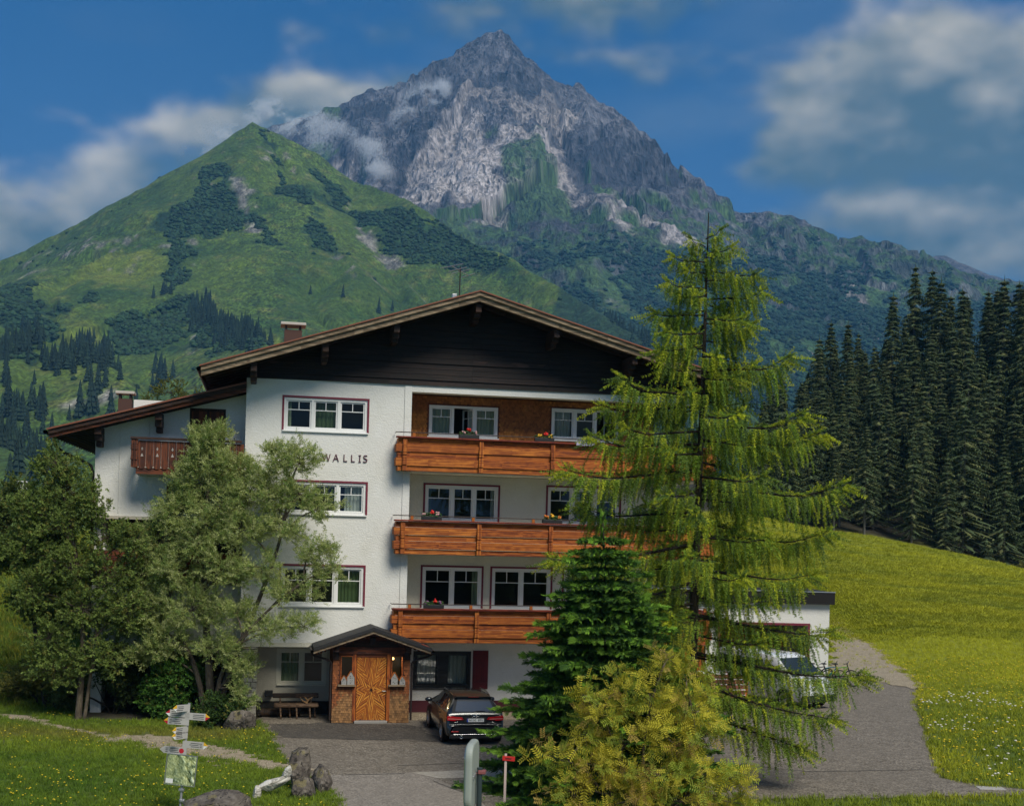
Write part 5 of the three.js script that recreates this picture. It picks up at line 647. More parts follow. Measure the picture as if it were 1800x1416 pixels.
// ---------------------------------------------------------------- bench, lanterns, flower boxes
{
  const b = thing('rustic_bench', 'rustic log bench on thin legs against the wall left of the porch', 'bench', toWorld(1.85, 0.004, -0.1), HOUSE_TURN), logM = woodOf([0.30, 0.22, 0.16], [0.48, 0.38, 0.29], 33);
  obj('seat', muv(new RoundedBoxGeometry(1.45, 0.12, 0.36, 2, 0.045).translate(0.02, 0.44, 0), 0.6), logM, b); for (const [x, z] of [[-0.5, 0.12], [-0.2, -0.12], [0.02, 0.13], [0.45, 0.12], [0.62, -0.1]]) obj('leg', tube([[x, 0.40, z * 0.8], [x + 0.03, 0.0, z]], 0.032, 0.026, 7), logM, b);
  obj('backrest', muv(new RoundedBoxGeometry(1.5, 0.16, 0.09, 2, 0.03).translate(0, 0.72, -0.24), 0.6), woodOf([0.16, 0.12, 0.09], [0.28, 0.21, 0.16], 34), b); for (const x of [-0.5, 0.5]) obj('back_post', tube([[x, 0.4, -0.16], [x, 0.72, -0.24]], 0.03), logM, b);
  const k = thing('gnarled_root', 'pale gnarled root ornament standing on the log bench', 'ornament', toWorld(2.2, 0.505, -0.05), HOUSE_TURN); obj('root', [tube([[0, 0, 0], [0.02, 0.1, 0], [-0.08, 0.22, 0.03]], 0.045, 0.015), tube([[0.02, 0.06, 0], [0.1, 0.16, 0.02], [0.2, 0.2, 0]], 0.035, 0.01), tube([[0, 0.02, 0], [-0.14, 0.1, 0.04], [-0.22, 0.2, 0]], 0.035, 0.01)], woodOf([0.5, 0.38, 0.25], [0.66, 0.52, 0.36], 35), k);
  const lg = thing('old_log', 'dark weathered log lying beneath the bench by the stone pillar', 'log', toWorld(1.3, 0.13, -0.55), HOUSE_TURN); obj('log_body', tube([[-0.6, 0, 0], [0, 0.02, 0.05], [0.7, 0, 0]], 0.14, 0.11, 9), woodOf([0.14, 0.10, 0.07], [0.26, 0.19, 0.13], 36), lg);
  const bx = thing('mail_box', 'small black box on the wall base above the bench end', 'box', toWorld(0.98, 0.62, -0.86), HOUSE_TURN); obj('box_body', RB(-0.13, 0.13, 0, 0.2, -0.115, 0.1, 0.015), blackPlastic, bx);
  const cactus = [[3.33, 0.20, 0.28, 'narrow carved wooden house ornament at the outer end of the left porch sill'], [3.55, 0.27, 0.42, 'taller carved house ornament on the left porch sill'], [4.96, 0.25, 0.38, 'taller carved house ornament on the right porch sill'], [5.22, 0.22, 0.26, 'small carved house ornament at the outer end of the right porch sill']];
  const grit = std({ color: rgb(0.34, 0.33, 0.31) }), gritD = std({ color: rgb(0.05, 0.05, 0.05) });
  for (const [x, w, h, lab] of cactus) { const o = thing('house_ornament', lab, 'ornament', toWorld(x, 1.262, 1.0), HOUSE_TURN, 'carved houses on the porch sills'); obj('house_body', prism([[-w / 2 + 0.02, 0], [w / 2 - 0.02, 0], [w / 2 - 0.02, h * 0.55], [0, h * 0.97], [-w / 2 + 0.02, h * 0.55]], -0.05, 0.05), grit, o); for (const s of [-1, 1]) obj('roof_strip', new THREE.BoxGeometry(0.018, h * 0.62, 0.13).rotateZ(s * 0.5).translate(s * w * 0.30, h * 0.76, 0), larchWoods[1], o); const r = rand(Math.round(x * 100)); for (let k = 0; k < 22; k++) { const yy = 0.03 + r() * h * 0.66, xx = (r() - 0.5) * (w * 0.72) * (1 - yy / h * 0.7); obj('cutout', new THREE.CircleGeometry(0.006 + r() * 0.007, 6).translate(xx, yy, 0.053), gritD, o); } }
}
function flowerBox(x, y, label, cols, z = 0.5) {
  const f = thing('flower_box', label, 'flower box', toWorld(x, y, z), HOUSE_TURN, 'flower boxes on the balcony rails'), r = rand(Math.round(x * 97 + y * 31));
  obj('planter', RB(-0.34, 0.34, 0, 0.13, -0.08, 0.08, 0.015), blackPlastic, f);
  const leaf = [], petals = {}; for (let k = 0; k < 46; k++) { const a = (r() - 0.5) * 0.64, h = 0.12 + r() * 0.12; leaf.push(new THREE.IcosahedronGeometry(0.022 + r() * 0.02, 0).scale(1.3, 0.7, 1.3).translate(a, h, (r() - 0.5) * 0.15)); } const lm = obj('leaves', leaf, std({ color: rgb(0.04, 0.09, 0.02) }), f); lm.userData.kind = 'stuff';
  cols.forEach(([c, x0, h]) => { const g = []; for (let k = 0; k < 7; k++) g.push(new THREE.IcosahedronGeometry(0.025 + r() * 0.016, 1).translate(x0 + (r() - 0.5) * 0.12, h + (r() - 0.5) * 0.10, 0.03 + (r() - 0.5) * 0.1)); obj('blossoms', g, std({ color: rgb(...c), roughness: 0.7 }), f).userData.kind = 'stuff'; });
}
const RED = [0.65, 0.02, 0.012], PINK = [0.55, 0.30, 0.30], YEL = [0.75, 0.42, 0.03], ORG = [0.70, 0.20, 0.03], PUR = [0.18, 0.07, 0.16];
flowerBox(7.28, 9.378, 'flower box with red bloom under the open top floor window', [[RED, 0, 0.27], [PINK, -0.2, 0.2], [PINK, 0.2, 0.19]]); flowerBox(9.85, 9.378, 'flower box with yellow and red blooms between the top floor windows', [[YEL, -0.18, 0.2], [RED, 0.04, 0.27], [YEL, 0.2, 0.19]]);
flowerBox(6.1, 6.638, 'flower box with red and pale blooms at the left of the middle balcony', [[RED, 0, 0.26], [PINK, -0.24, 0.2], [PINK, 0.2, 0.22]]); flowerBox(10.2, 6.638, 'flower box with orange blooms on the middle balcony by the larch', [[ORG, -0.2, 0.22], [YEL, 0.0, 0.26], [ORG, 0.22, 0.22]]);
flowerBox(6.25, 3.718, 'flower box with red bloom on the lowest balcony', [[RED, 0.02, 0.26], [PUR, -0.22, 0.2], [PUR, 0.22, 0.2]]);
{ const t = thing('pale_towel', 'pale lilac towel folded over the top balcony rail', 'towel', toWorld(11.25, 9.377, 0.5), HOUSE_TURN); obj('cloth', [RB(-0.32, 0.32, 0, 0.03, -0.13, 0.155, 0.01), RB(-0.32, 0.32, -0.09, 0.0, 0.143, 0.158, 0.006)], std({ color: rgb(0.45, 0.42, 0.58) }), t); }

// ---------------------------------------------------------------- signpost, mirror, stake
{
  const p = thing('signpost', 'hiking signpost with arrow boards and a relief map panel on the lawn', 'signpost', [-7.13, 0, -27.5], 0.0), m = std({ color: rgb(0.42, 0.42, 0.42), metalness: 0.5, roughness: 0.5 }), tops = std({ color: rgb(0.46, 0.44, 0.41), roughness: 0.6 }), yellow = std({ color: rgb(0.75, 0.42, 0.02) }), red = std({ color: rgb(0.50, 0.015, 0.03) }), wht = std({ color: rgb(0.8, 0.8, 0.78) }), ink = std({ color: rgb(0.05, 0.05, 0.05) });
  p.rotation.z = -0.055; obj('post', tube([[0, -0.1, 0], [0, 1.2, 0], [0.01, 2.44, 0]], 0.028, 0.028, 10), m, p);
  function arrow(y, dir, len, tip1, tip2, turn, bg = tops) { const a = part('arrow_board', p), h = 0.075; obj('board', prism([[-0.05 * dir, -h], [len * dir, -h], [len * dir, h], [-0.05 * dir, h]].sort((q, w) => 0), -0.012, 0.012), bg, a); obj('arrow_tip', prism([[len * dir, 0.002], [(len + 0.09) * dir, 0.002], [len * dir, h]], -0.013, 0.013), tip1, a); obj('arrow_tip', prism([[len * dir, -0.002], [(len + 0.09) * dir, -0.002], [len * dir, -h]], -0.013, 0.013), tip2, a); const r = rand(Math.round(y * 300)); for (let k = 0; k < 3; k++) { const x0 = 0.10 + r() * 0.04, w = len * (0.35 + r() * 0.25); obj('printed_line', new THREE.PlaneGeometry(w, 0.013).translate(dir * (x0 + w / 2), 0.038 - k * 0.038, 0.0145), ink, a); obj('printed_line', new THREE.PlaneGeometry(0.05, 0.013).translate(dir * (len - 0.06), 0.038 - k * 0.038, 0.0145), ink, a); } a.position.set(0, y, 0.045); a.rotation.y = turn; return a; }
  arrow(2.34, -1, 0.30, yellow, wht, 0.9); arrow(2.20, -1, 0.38, red, wht, 0.05); arrow(2.16, 1, 0.40, yellow, red, 0.05); arrow(2.03, -1, 0.41, yellow, red, 0.05); arrow(1.86, -1, 0.3, yellow, wht, 1.0); arrow(1.74, -1, 0.3, yellow, wht, 1.0); arrow(1.54, 1, 0.42, yellow, wht, -0.05); const lo = arrow(1.39, -1, 0.45, tops, tops, -0.03); obj('round_mark', new THREE.CircleGeometry(0.055, 18).translate(-0.06, 0, 0.0155), red, lo);
  const relief = dataTex(256, 256, (u, v) => { const n = tfbm(u + v * 0.6, v - u * 0.4, 7, 5), e = tfbm(u + v * 0.6 + 0.012, v - u * 0.4, 7, 5) - n; return mix3([0.38, 0.45, 0.33], [0.78, 0.80, 0.55], clamp(0.5 + n * 0.9)).map(c => c + e * 1.6); });
  const map = part('map_panel', p); obj('panel', new RoundedBoxGeometry(0.64, 0.66, 0.03, 2, 0.012), std({ map: relief, roughness: 0.6 }), map); obj('panel_rim', [B(-0.325, 0.325, 0.325, 0.338, -0.02, 0.02), B(-0.325, 0.325, -0.338, -0.325, -0.02, 0.02), B(-0.338, -0.325, -0.338, 0.338, -0.02, 0.02), B(0.325, 0.338, -0.338, 0.338, -0.02, 0.02)], steel, map); obj('legend', new THREE.PlaneGeometry(0.16, 0.10).translate(-0.225, -0.255, 0.017), wht, map); map.position.set(-0.04, 0.97, 0.05); map.rotation.z = -0.03;
  obj('clamp', [RB(-0.06, 0.06, 0.50, 0.56, -0.04, 0.05, 0.01), RB(-0.03, 0.09, 0.26, 0.33, -0.05, 0.06, 0.02)], steel, p);
}
{
  const t = thing('traffic_mirror', 'rounded grey traffic mirror seen from its back edge on a dark post', 'mirror', [-0.52, 0, -21]), sh = new THREE.Shape(); const w = 0.40, h = 0.52, r = 0.22; sh.moveTo(-w + r, -h); sh.lineTo(w - r, -h); sh.quadraticCurveTo(w, -h, w, -h + r); sh.lineTo(w, h - r); sh.quadraticCurveTo(w, h, w - r, h); sh.lineTo(-w + r, h); sh.quadraticCurveTo(-w, h, -w, h - r); sh.lineTo(-w, -h + r); sh.quadraticCurveTo(-w, -h, -w + r, -h);
  const head = part('head', t); obj('shell', new THREE.ExtrudeGeometry(sh, { depth: 0.03, bevelEnabled: true, bevelThickness: 0.05, bevelSize: 0.04, bevelSegments: 4, curveSegments: 10 }), std({ color: rgb(0.33, 0.36, 0.32), roughness: 0.5 }), head); obj('mirror_face', new THREE.ExtrudeGeometry(sh, { depth: 0.01, bevelEnabled: false, curveSegments: 10 }).scale(0.92, 0.94, 1).translate(0, 0, -0.062), chrome, head); obj('clamp_bar', RB(-0.3, 0.3, -0.03, 0.03, 0.075, 0.10, 0.008), steel, head);
  head.position.set(-0.06, 2.33, 0); head.rotation.y = 1.46;
  obj('post', [tube([[0.09, 0, 0], [0.09, 1.2, 0], [0.09, 2.42, 0]], 0.045, 0.045, 12), new THREE.CylinderGeometry(0.05, 0.05, 0.03, 12).translate(0.09, 2.43, 0)], std({ color: rgb(0.03, 0.045, 0.05), roughness: 0.5 }), t);
  obj('bracket', [tube([[-0.02, 2.33, 0], [0.2, 2.40, 0.02]], 0.014), RB(0.06, 0.19, 2.34, 2.41, -0.05, 0.06, 0.015)], std({ color: rgb(0.25, 0.08, 0.08), roughness: 0.5 }), t);
  const k = thing('marker_stake', 'thin pale stake with a small red board beside the dark spruce', 'stake', [0.0, 0, -29.0]); obj('stake', B(-0.028, 0.028, 0, 1.24, -0.02, 0.02), std({ color: rgb(0.58, 0.46, 0.40) }), k); obj('red_board', RB(-0.145, 0.145, 1.08, 1.19, 0.021, 0.04, 0.006).rotateZ(-0.06), std({ color: rgb(0.55, 0.02, 0.015), roughness: 0.5 }), k); obj('printed_mark', new THREE.PlaneGeometry(0.14, 0.03).rotateZ(-0.06).translate(0.06, 1.133, 0.0425), std({ color: rgb(0.10, 0.01, 0.01) }), k);
}
// ---------------------------------------------------------------- stones and roots
const stoneTex = dataTex(512, 512, (u, v) => { const n = tfbm(u, v, 9, 6), l = smooth(0.2, 0.4, tfbm(u + 0.4, v, 7, 4)), d = smooth(0.25, 0.45, tfbm(u, v + 0.7, 16, 4)); let c = mix3([0.40, 0.37, 0.35], [0.66, 0.63, 0.59], clamp(0.5 + n)); c = mix3(c, [0.72, 0.68, 0.42], l * 0.45); return mix3(c, [0.20, 0.19, 0.18], d * 0.7); });
function rockGeo(sx, sy, sz, seed, sharp = 1) { const g = mergeVertices(new THREE.IcosahedronGeometry(1, 5).deleteAttribute('uv').deleteAttribute('normal')), p = g.attributes.position, rr = rand(seed * 13 + 1), cuts = []; for (let k = 0; k < 11; k++) { const v = V(rr() - 0.5, rr() - 0.35, rr() - 0.5).normalize(); cuts.push([v.x, v.y, v.z, 0.62 + 0.28 * rr()]); } for (let i = 0; i < p.count; i++) { let x = p.getX(i), y = p.getY(i), z = p.getZ(i); const n = 1 + 0.34 * fbm(x * 1.3 + seed, y * 1.3 + z * 1.1, 4) + 0.20 * sharp * ridged(x * 1.7 + z + seed, y * 1.7 - z * 0.7, 4); let q = [x * n, y * n, z * n]; for (const [a, b, c, o] of cuts) { const d = q[0] * a + q[1] * b + q[2] * c - o; if (d > 0) q = [q[0] - a * d * 0.94, q[1] - b * d * 0.94, q[2] - c * d * 0.94]; } p.setXYZ(i, q[0] * sx, q[1] * sy, q[2] * sz); } g.computeVertexNormals(); return muv(g, 0.8, seed); }
const rockMat = std({ map: stoneTex, color: rgb(0.55, 0.53, 0.5), bumpMap: stoneBump, bumpScale: 0.05, roughness: 1 });
function rock(label, pos, s, seed, turn = 0) { const o = tag(obj('boulder', rockGeo(...s, seed), rockMat), label, 'boulder', 'boulders by the drive'); o.position.set(...pos); o.rotation.y = turn; return o; }
rock('large rounded boulder at the bottom edge of the lawn', [-6.2, 0.15, -27.3], [0.78, 0.55, 0.6], 3); rock('grey angular boulder under the willow beside the drive', [-8.25, 0.24, -38.7], [0.62, 0.42, 0.4], 11, 0.4); rock('small grey boulder half hidden behind the angular one', [-8.9, 0.3, -39.3], [0.5, 0.4, 0.4], 14, 1.1);
rock('tall lichen covered boulder at the corner of the asphalt', [-5.0, 0.36, -30.4], [0.30, 0.62, 0.30], 21); rock('short round boulder leaning on the lichen covered one', [-4.72, 0.14, -29.5], [0.34, 0.36, 0.24], 25, 0.8); rock('dark narrow boulder sloping down to the asphalt', [-4.42, 0.22, -30.3], [0.36, 0.44, 0.26], 29, 2.0);
{ const r = thing('white_root', 'bleached white tree root lying beside the lichen covered boulder', 'root', [-5.5, 0.0, -29.5]); const m = std({ map: grainMap([0.62, 0.60, 0.56], [0.86, 0.84, 0.80], 40), bumpMap: stoneBump, bumpScale: 0.03, roughness: 0.95 }); const a = obj('trunk', rockGeo(0.46, 0.13, 0.13, 51, 0.6).rotateZ(0.42), m, r); a.position.set(0.05, 0.30, 0); const b = obj('side_root', rockGeo(0.12, 0.24, 0.12, 55, 0.6), m, r); b.position.set(-0.32, 0.06, 0.12); const c = obj('upper_root', rockGeo(0.11, 0.2, 0.1, 58, 0.6).rotateZ(-0.3), m, r); c.position.set(0.36, 0.56, -0.05); }
// ---------------------------------------------------------------- neighbours on the left
{
  const y0 = groundY(-36, -78), n = thing('neighbour_chalet', 'small chalet with weathered pink brown roof at the left edge', 'house', [-35.5, y0, -78], 0.25);
  obj('wall', muv(B(-5, 4.2, -2, 3.3 - y0 + 2.2, -4, 3), 0.5), plaster, n); const ry = 7.9 - y0, rm = std({ map: grainMap([0.42, 0.33, 0.30], [0.55, 0.45, 0.42], 44) }); obj('roof', [muv(prism([[-6.2, ry - 1.5], [0, ry + 0.15], [0, ry + 0.35], [-6.2, ry - 1.3]], -5, 4)), muv(prism([[0.002, ry + 0.15], [6.6, ry - 1.7], [6.6, ry - 1.5], [0.002, ry + 0.35]], -5, 4))], rm, n); obj('gable', prism([[-5, 3.3 - y0 + 2.2], [4.2, 3.3 - y0 + 2.2], [4.2, ry - 1.0], [0, ry + 0.1], [-5, ry - 1.2]], 2.7, 2.95), brownWood, n);
  const c = part('chimney', n); obj('stack', muv(B(4.2, 4.8, ry - 1.2, ry + 0.55, -1, -0.4), 0.5), plaster, c); obj('cap', B(4.15, 4.85, ry + 0.55, ry + 0.65, -1.05, -0.35), white, c);
}

// ---------------------------------------------------------------- foliage pieces
const barkMap = dataTex(256, 256, (u, v) => { const n = tfbm(u, v, 9, 5, 4), k = tfbm(u + 0.5, v, 26, 3, 9); return mix3([0.22, 0.19, 0.16], [0.46, 0.42, 0.36], clamp(0.5 + n * 0.7 + k * 0.4)); });
const bark = std({ map: barkMap, bumpMap: stoneBump, bumpScale: 0.03, roughness: 1 }), barkDark = std({ map: barkMap, color: rgb(0.45, 0.42, 0.4), bumpMap: stoneBump, bumpScale: 0.03, roughness: 1 }), barkPale = std({ map: barkMap, color: rgb(1.3, 1.28, 1.2), roughness: 1 });
const leafMat = (t = 0.35) => phys({ color: rgb(1, 1, 1), transmission: t, thickness: 0, roughness: 0.85, specularIntensity: 0.4, side: THREE.DoubleSide });
function blades(list) {                                              // list of [base, mid-left, tip, mid-right]
  const p = []; for (const [a, b, c, d] of list) p.push(...a, ...b, ...c, ...a, ...c, ...d); const g = new THREE.BufferGeometry(); g.setAttribute('position', new THREE.Float32BufferAttribute(p, 3)); g.computeVertexNormals(); return g;
}
function leafAt(o, dir, side, L, W, fold) { const t = o.clone().addScaledVector(dir, L), m = o.clone().addScaledVector(dir, L * 0.45), up = dir.clone().cross(side).normalize(); return [o.toArray(), m.clone().addScaledVector(side, W / 2).addScaledVector(up, fold).toArray(), t.toArray(), m.clone().addScaledVector(side, -W / 2).addScaledVector(up, fold).toArray()]; }
function sprig(seed, n, len, L, W, spread = 0.9) {
  const r = rand(seed), out = []; for (let k = 0; k < n; k++) { const t = (k + 0.6) / n, a = k * 2.4 + r(), e = spread * (1 - 0.5 * t) + 0.25 * (r() - 0.5), d = V(Math.cos(a) * Math.sin(e), Math.cos(e), Math.sin(a) * Math.sin(e)), s = d.clone().cross(V(r() - 0.5, r() - 0.5, r() - 0.5)).normalize(); out.push(leafAt(V(0, t * len, 0), d, s, L * (0.7 + 0.5 * r()), W * (0.8 + 0.4 * r()), W * 0.2)); }
  out.push(leafAt(V(-0.004, 0, 0), V(0, 1, 0), V(1, 0, 0), len, 0.008, 0)); return blades(out);
}
function pinnate(seed) {                                             // feathered leaf: rib with leaflets on both sides, a few to a spray
  const r = rand(seed), out = []; for (let q = 0; q < 4; q++) { const a = q * 1.7 + r(), e = 0.7 + 0.5 * r(), d = V(Math.cos(a) * Math.sin(e), Math.cos(e), Math.sin(a) * Math.sin(e)), s = d.clone().cross(V(0, 1, 0)).normalize(), o = V(0, q * 0.03, 0), len = 0.21 + 0.07 * r(); for (let k = 1; k <= 5; k++) { const b = o.clone().addScaledVector(d, len * k / 5).add(V(0, -0.03 * (k / 5) ** 2, 0)); for (const sg of [-1, 1]) out.push(leafAt(b, s.clone().multiplyScalar(sg).addScaledVector(d, 0.45).normalize(), d, 0.082, 0.029, 0.004)); } out.push(leafAt(o, d, s, len, 0.006, 0)); }
  return blades(out);
}
const UP = V(0, 1, 0);
function aim(d, twist) { return new THREE.Quaternion().setFromUnitVectors(UP, d.clone().normalize()).multiply(new THREE.Quaternion().setFromAxisAngle(UP, twist)); }
// a leafy tree: stems, limbs to each clump, twigs inside the clump, sprigs of leaves on the twigs
function leafyTree({ name, label, category = 'tree', base, stems, lobes, sprigs, mat, wood = bark, twigs = 22, per = 13, tone, seed, size = 1, group, up = 0.35, droop = 0, fill = 0.45 }) {
  const t = thing(name, label, category, base, 0, group), r = rand(seed), wg = [], lists = sprigs.map(() => []);
  const curves = stems.map(([pts, r0, r1]) => { wg.push(tube(pts, r0, r1, 8)); return new THREE.CatmullRomCurve3(pts.map(p => V(...p))); });
  for (const [x, y, z, rx, ry, rz, dens = 1] of lobes) {
    const c = V(x, y, z); let best = null, bd = 1e9; for (const q of curves) for (let k = 4; k <= 20; k++) { const p = q.getPoint(k / 20), d = p.distanceTo(c) + Math.max(0, p.y - c.y + 0.6) * 2.2; if (d < bd) { bd = d; best = p; } }
    const mid = best.clone().lerp(c, 0.55).add(V((r() - 0.5) * 0.3, 0.15, (r() - 0.5) * 0.3)); wg.push(tube([best, mid, c], 0.035 * size + 0.01 * rx, 0.014, 5, 5));
    const n = Math.round(twigs * dens * Math.sqrt(rx * ry));
    for (let k = 0; k < n; k++) {
      const u = r() * 2 - 1, a = r() * 6.283, s = Math.sqrt(1 - u * u), f = 0.72 + 0.38 * r(), e = V(x + rx * s * Math.cos(a) * f, y + ry * (u * 0.9 + 0.1) * f, z + rz * s * Math.sin(a) * f), m = c.clone().lerp(e, 0.5).add(V((r() - 0.5) * 0.2, 0.1 * ry, (r() - 0.5) * 0.2));
      wg.push(tube([c, m, e], 0.010 * size, 0.003, 3, 3));
      const cv = new THREE.QuadraticBezierCurve3(c, m, e);
      for (let q = 0; q < per; q++) { const w = fill + (1 - fill) * Math.pow(r(), 0.6) * 1.03, p = cv.getPoint(Math.min(1, w)).add(V((r() - 0.5) * 0.34 * size, (r() - 0.5) * 0.34 * size, (r() - 0.5) * 0.34 * size)), d = e.clone().sub(c).normalize().multiplyScalar(0.7).add(V((r() - 0.5) * 2.4, up + (r() - 0.5) * 1.8 - droop, (r() - 0.5) * 2.4)).normalize(); lists[Math.floor(r() * lists.length)].push({ p: p.toArray(), q: aim(d, r() * 6.3), s: size * (0.75 + 0.6 * r()), c: tone(r, p) }); }
    }
  }
  obj('trunk', wg.filter(g => g), wood, t);
  lists.forEach((l, i) => scatter('leaves', sprigs[i], mat, l, t));
  return t;
}
// ---- willow before the left half of the house
const willowSprigs = [sprig(1, 13, 0.20, 0.078, 0.021, 1.15), sprig(2, 11, 0.16, 0.074, 0.022, 1.2), sprig(3, 14, 0.22, 0.08, 0.020, 1.1)];
const willowTone = r => { const k = r(), b = 0.75 + 0.5 * r(); return k < 0.5 ? [0.37 * b, 0.43 * b, 0.13 * b] : k < 0.75 ? [0.23 * b, 0.33 * b, 0.08 * b] : [0.54 * b, 0.58 * b, 0.25 * b]; };
leafyTree({
  name: 'willow_tree', label: 'tall grey green willow in front of the left half of the guesthouse', base: [-9.4, 0, -39.9], seed: 5, sprigs: willowSprigs, mat: leafMat(0.45), tone: willowTone, twigs: 40, per: 22, fill: 0.25,
  stems: [[[[0, 0, 0], [-0.1, 1.6, 0.1], [-0.3, 4.0, 0.1], [-0.3, 6.6, 0.2], [-0.2, 9.0, 0.2]], 0.15, 0.03], [[[0.2, 0, 0.1], [0.5, 1.6, 0.1], [1.3, 3.6, 0.2], [2.0, 5.6, 0.3], [2.4, 7.8, 0.3]], 0.11, 0.03], [[[-0.2, 0, 0], [-0.5, 1.5, 0], [-1.2, 3.2, 0.1], [-1.7, 5.2, 0.1], [-1.6, 7.2, 0]], 0.10, 0.03], [[[0.1, 0, 0.2], [0.3, 1.4, 0.4], [0.9, 2.6, 0.8], [1.9, 3.7, 0.9], [2.9, 4.6, 0.8]], 0.08, 0.025]],
  lobes: [[-0.25, 9.1, 0.2, 0.6, 0.65, 0.6], [-0.1, 8.2, 0.3, 0.95, 0.7, 0.8], [-0.75, 7.6, 0.1, 0.8, 0.75, 0.8], [0.9, 7.9, 0.3, 0.7, 0.6, 0.7, 0.8], [1.9, 8.3, 0.3, 0.55, 0.75, 0.5, 0.75], [2.65, 8.3, 0.3, 0.65, 0.75, 0.6, 0.8], [1.4, 7.2, 0.3, 0.9, 0.65, 0.8], [2.7, 7.3, 0.3, 0.75, 0.6, 0.7, 0.8], [3.3, 6.9, 0.4, 0.6, 0.45, 0.5, 0.6], [0.2, 6.9, 0.5, 0.9, 0.75, 0.8], [-1.2, 6.6, 0.2, 0.85, 0.8, 0.8], [-1.8, 5.7, 0.1, 0.85, 0.85, 0.8], [-0.4, 5.8, 0.5, 0.9, 0.8, 0.8], [0.9, 6.1, 0.5, 0.8, 0.65, 0.8, 0.8], [2.2, 6.2, 0.4, 0.8, 0.5, 0.7, 0.75], [3.2, 5.6, 0.5, 0.7, 0.6, 0.6, 0.6], [3.6, 4.9, 0.5, 0.65, 0.45, 0.5, 0.5], [-2.3, 4.7, 0, 0.8, 0.8, 0.8], [-1.1, 4.7, 0.4, 0.9, 0.85, 0.8], [0.4, 4.8, 0.6, 0.9, 0.7, 0.7, 0.8], [1.6, 5.0, 0.6, 0.75, 0.55, 0.7, 0.6], [2.6, 4.2, 0.7, 0.9, 0.5, 0.6, 0.6], [-1.9, 3.6, 0.2, 0.9, 0.8, 0.8], [-0.6, 3.6, 0.5, 0.9, 0.8, 0.8], [0.8, 3.5, 0.7, 0.8, 0.6, 0.7, 0.65], [1.9, 3.1, 0.9, 0.85, 0.5, 0.6, 0.55], [3.0, 3.2, 0.8, 0.6, 0.4, 0.5, 0.4], [-2.9, 3.2, -0.1, 0.8, 0.8, 0.8], [-1.2, 2.5, 0.4, 0.9, 0.6, 0.7, 0.8], [0.3, 2.4, 0.6, 0.7, 0.6, 0.6, 0.8], [1.0, 1.8, 0.7, 0.55, 0.5, 0.5, 0.7], [1.2, 1.0, 0.8, 0.4, 0.4, 0.4, 0.5], [-2.2, 2.2, 0.3, 0.7, 0.5, 0.6, 0.7]],
});
// ---- darker trees and shrubs on the bank at the left
const roundSprigs = [sprig(11, 10, 0.17, 0.07, 0.045), sprig(12, 9, 0.14, 0.065, 0.05)];
const bankTone = (g, d) => (r, p) => { const b = 0.7 + 0.6 * r(), k = r(); return (k < 0.7 ? g : k < 0.92 ? d : [0.20, 0.20, 0.04]).map(c => c * b); };
const Y = (x, z) => groundY(x, z);
leafyTree({ name: 'birch_tree', label: 'slender birch with pale trunk on the bank left of the house', base: [-13.5, Y(-13.5, -39.4), -39.4], seed: 15, sprigs: roundSprigs, mat: leafMat(0.35), tone: bankTone([0.185, 0.250, 0.050], [0.12, 0.18, 0.04]), wood: barkPale, twigs: 42, per: 16, fill: 0.3,
  stems: [[[[0, 0, 0], [0.1, 2.4, 0], [-0.2, 5.2, 0], [-0.9, 8.0, 0]], 0.11, 0.03], [[[0.2, 0, 0], [0.5, 2.5, 0.1], [0.6, 4.6, 0.1], [0.7, 6.4, 0.1]], 0.06, 0.02]],
  lobes: [[-0.6, 1.6, 0.2, 0.9, 0.7, 0.7], [0.7, 2.0, 0.2, 0.9, 0.7, 0.7], [-0.9, 8.0, 0, 0.75, 0.7, 0.6], [-0.5, 7.2, 0, 0.95, 0.7, 0.8], [0.5, 6.7, 0.1, 0.7, 0.6, 0.6, 0.7], [-1.6, 6.6, 0, 0.8, 0.7, 0.7], [-0.6, 6.0, 0.2, 1.0, 0.8, 0.8], [0.9, 5.8, 0.2, 0.95, 0.6, 0.7, 0.7], [1.7, 5.6, 0.2, 0.6, 0.45, 0.5, 0.5], [-1.9, 5.3, 0, 0.8, 0.8, 0.8], [-0.3, 4.8, 0.3, 1.0, 0.8, 0.8], [1.0, 4.6, 0.2, 0.9, 0.7, 0.7, 0.8], [-1.4, 4.0, 0.2, 0.9, 0.8, 0.8], [0.2, 3.5, 0.3, 1.0, 0.8, 0.8], [1.4, 3.4, 0.2, 0.9, 0.7, 0.7], [-0.9, 2.6, 0.3, 0.8, 0.7, 0.7, 0.8]] });
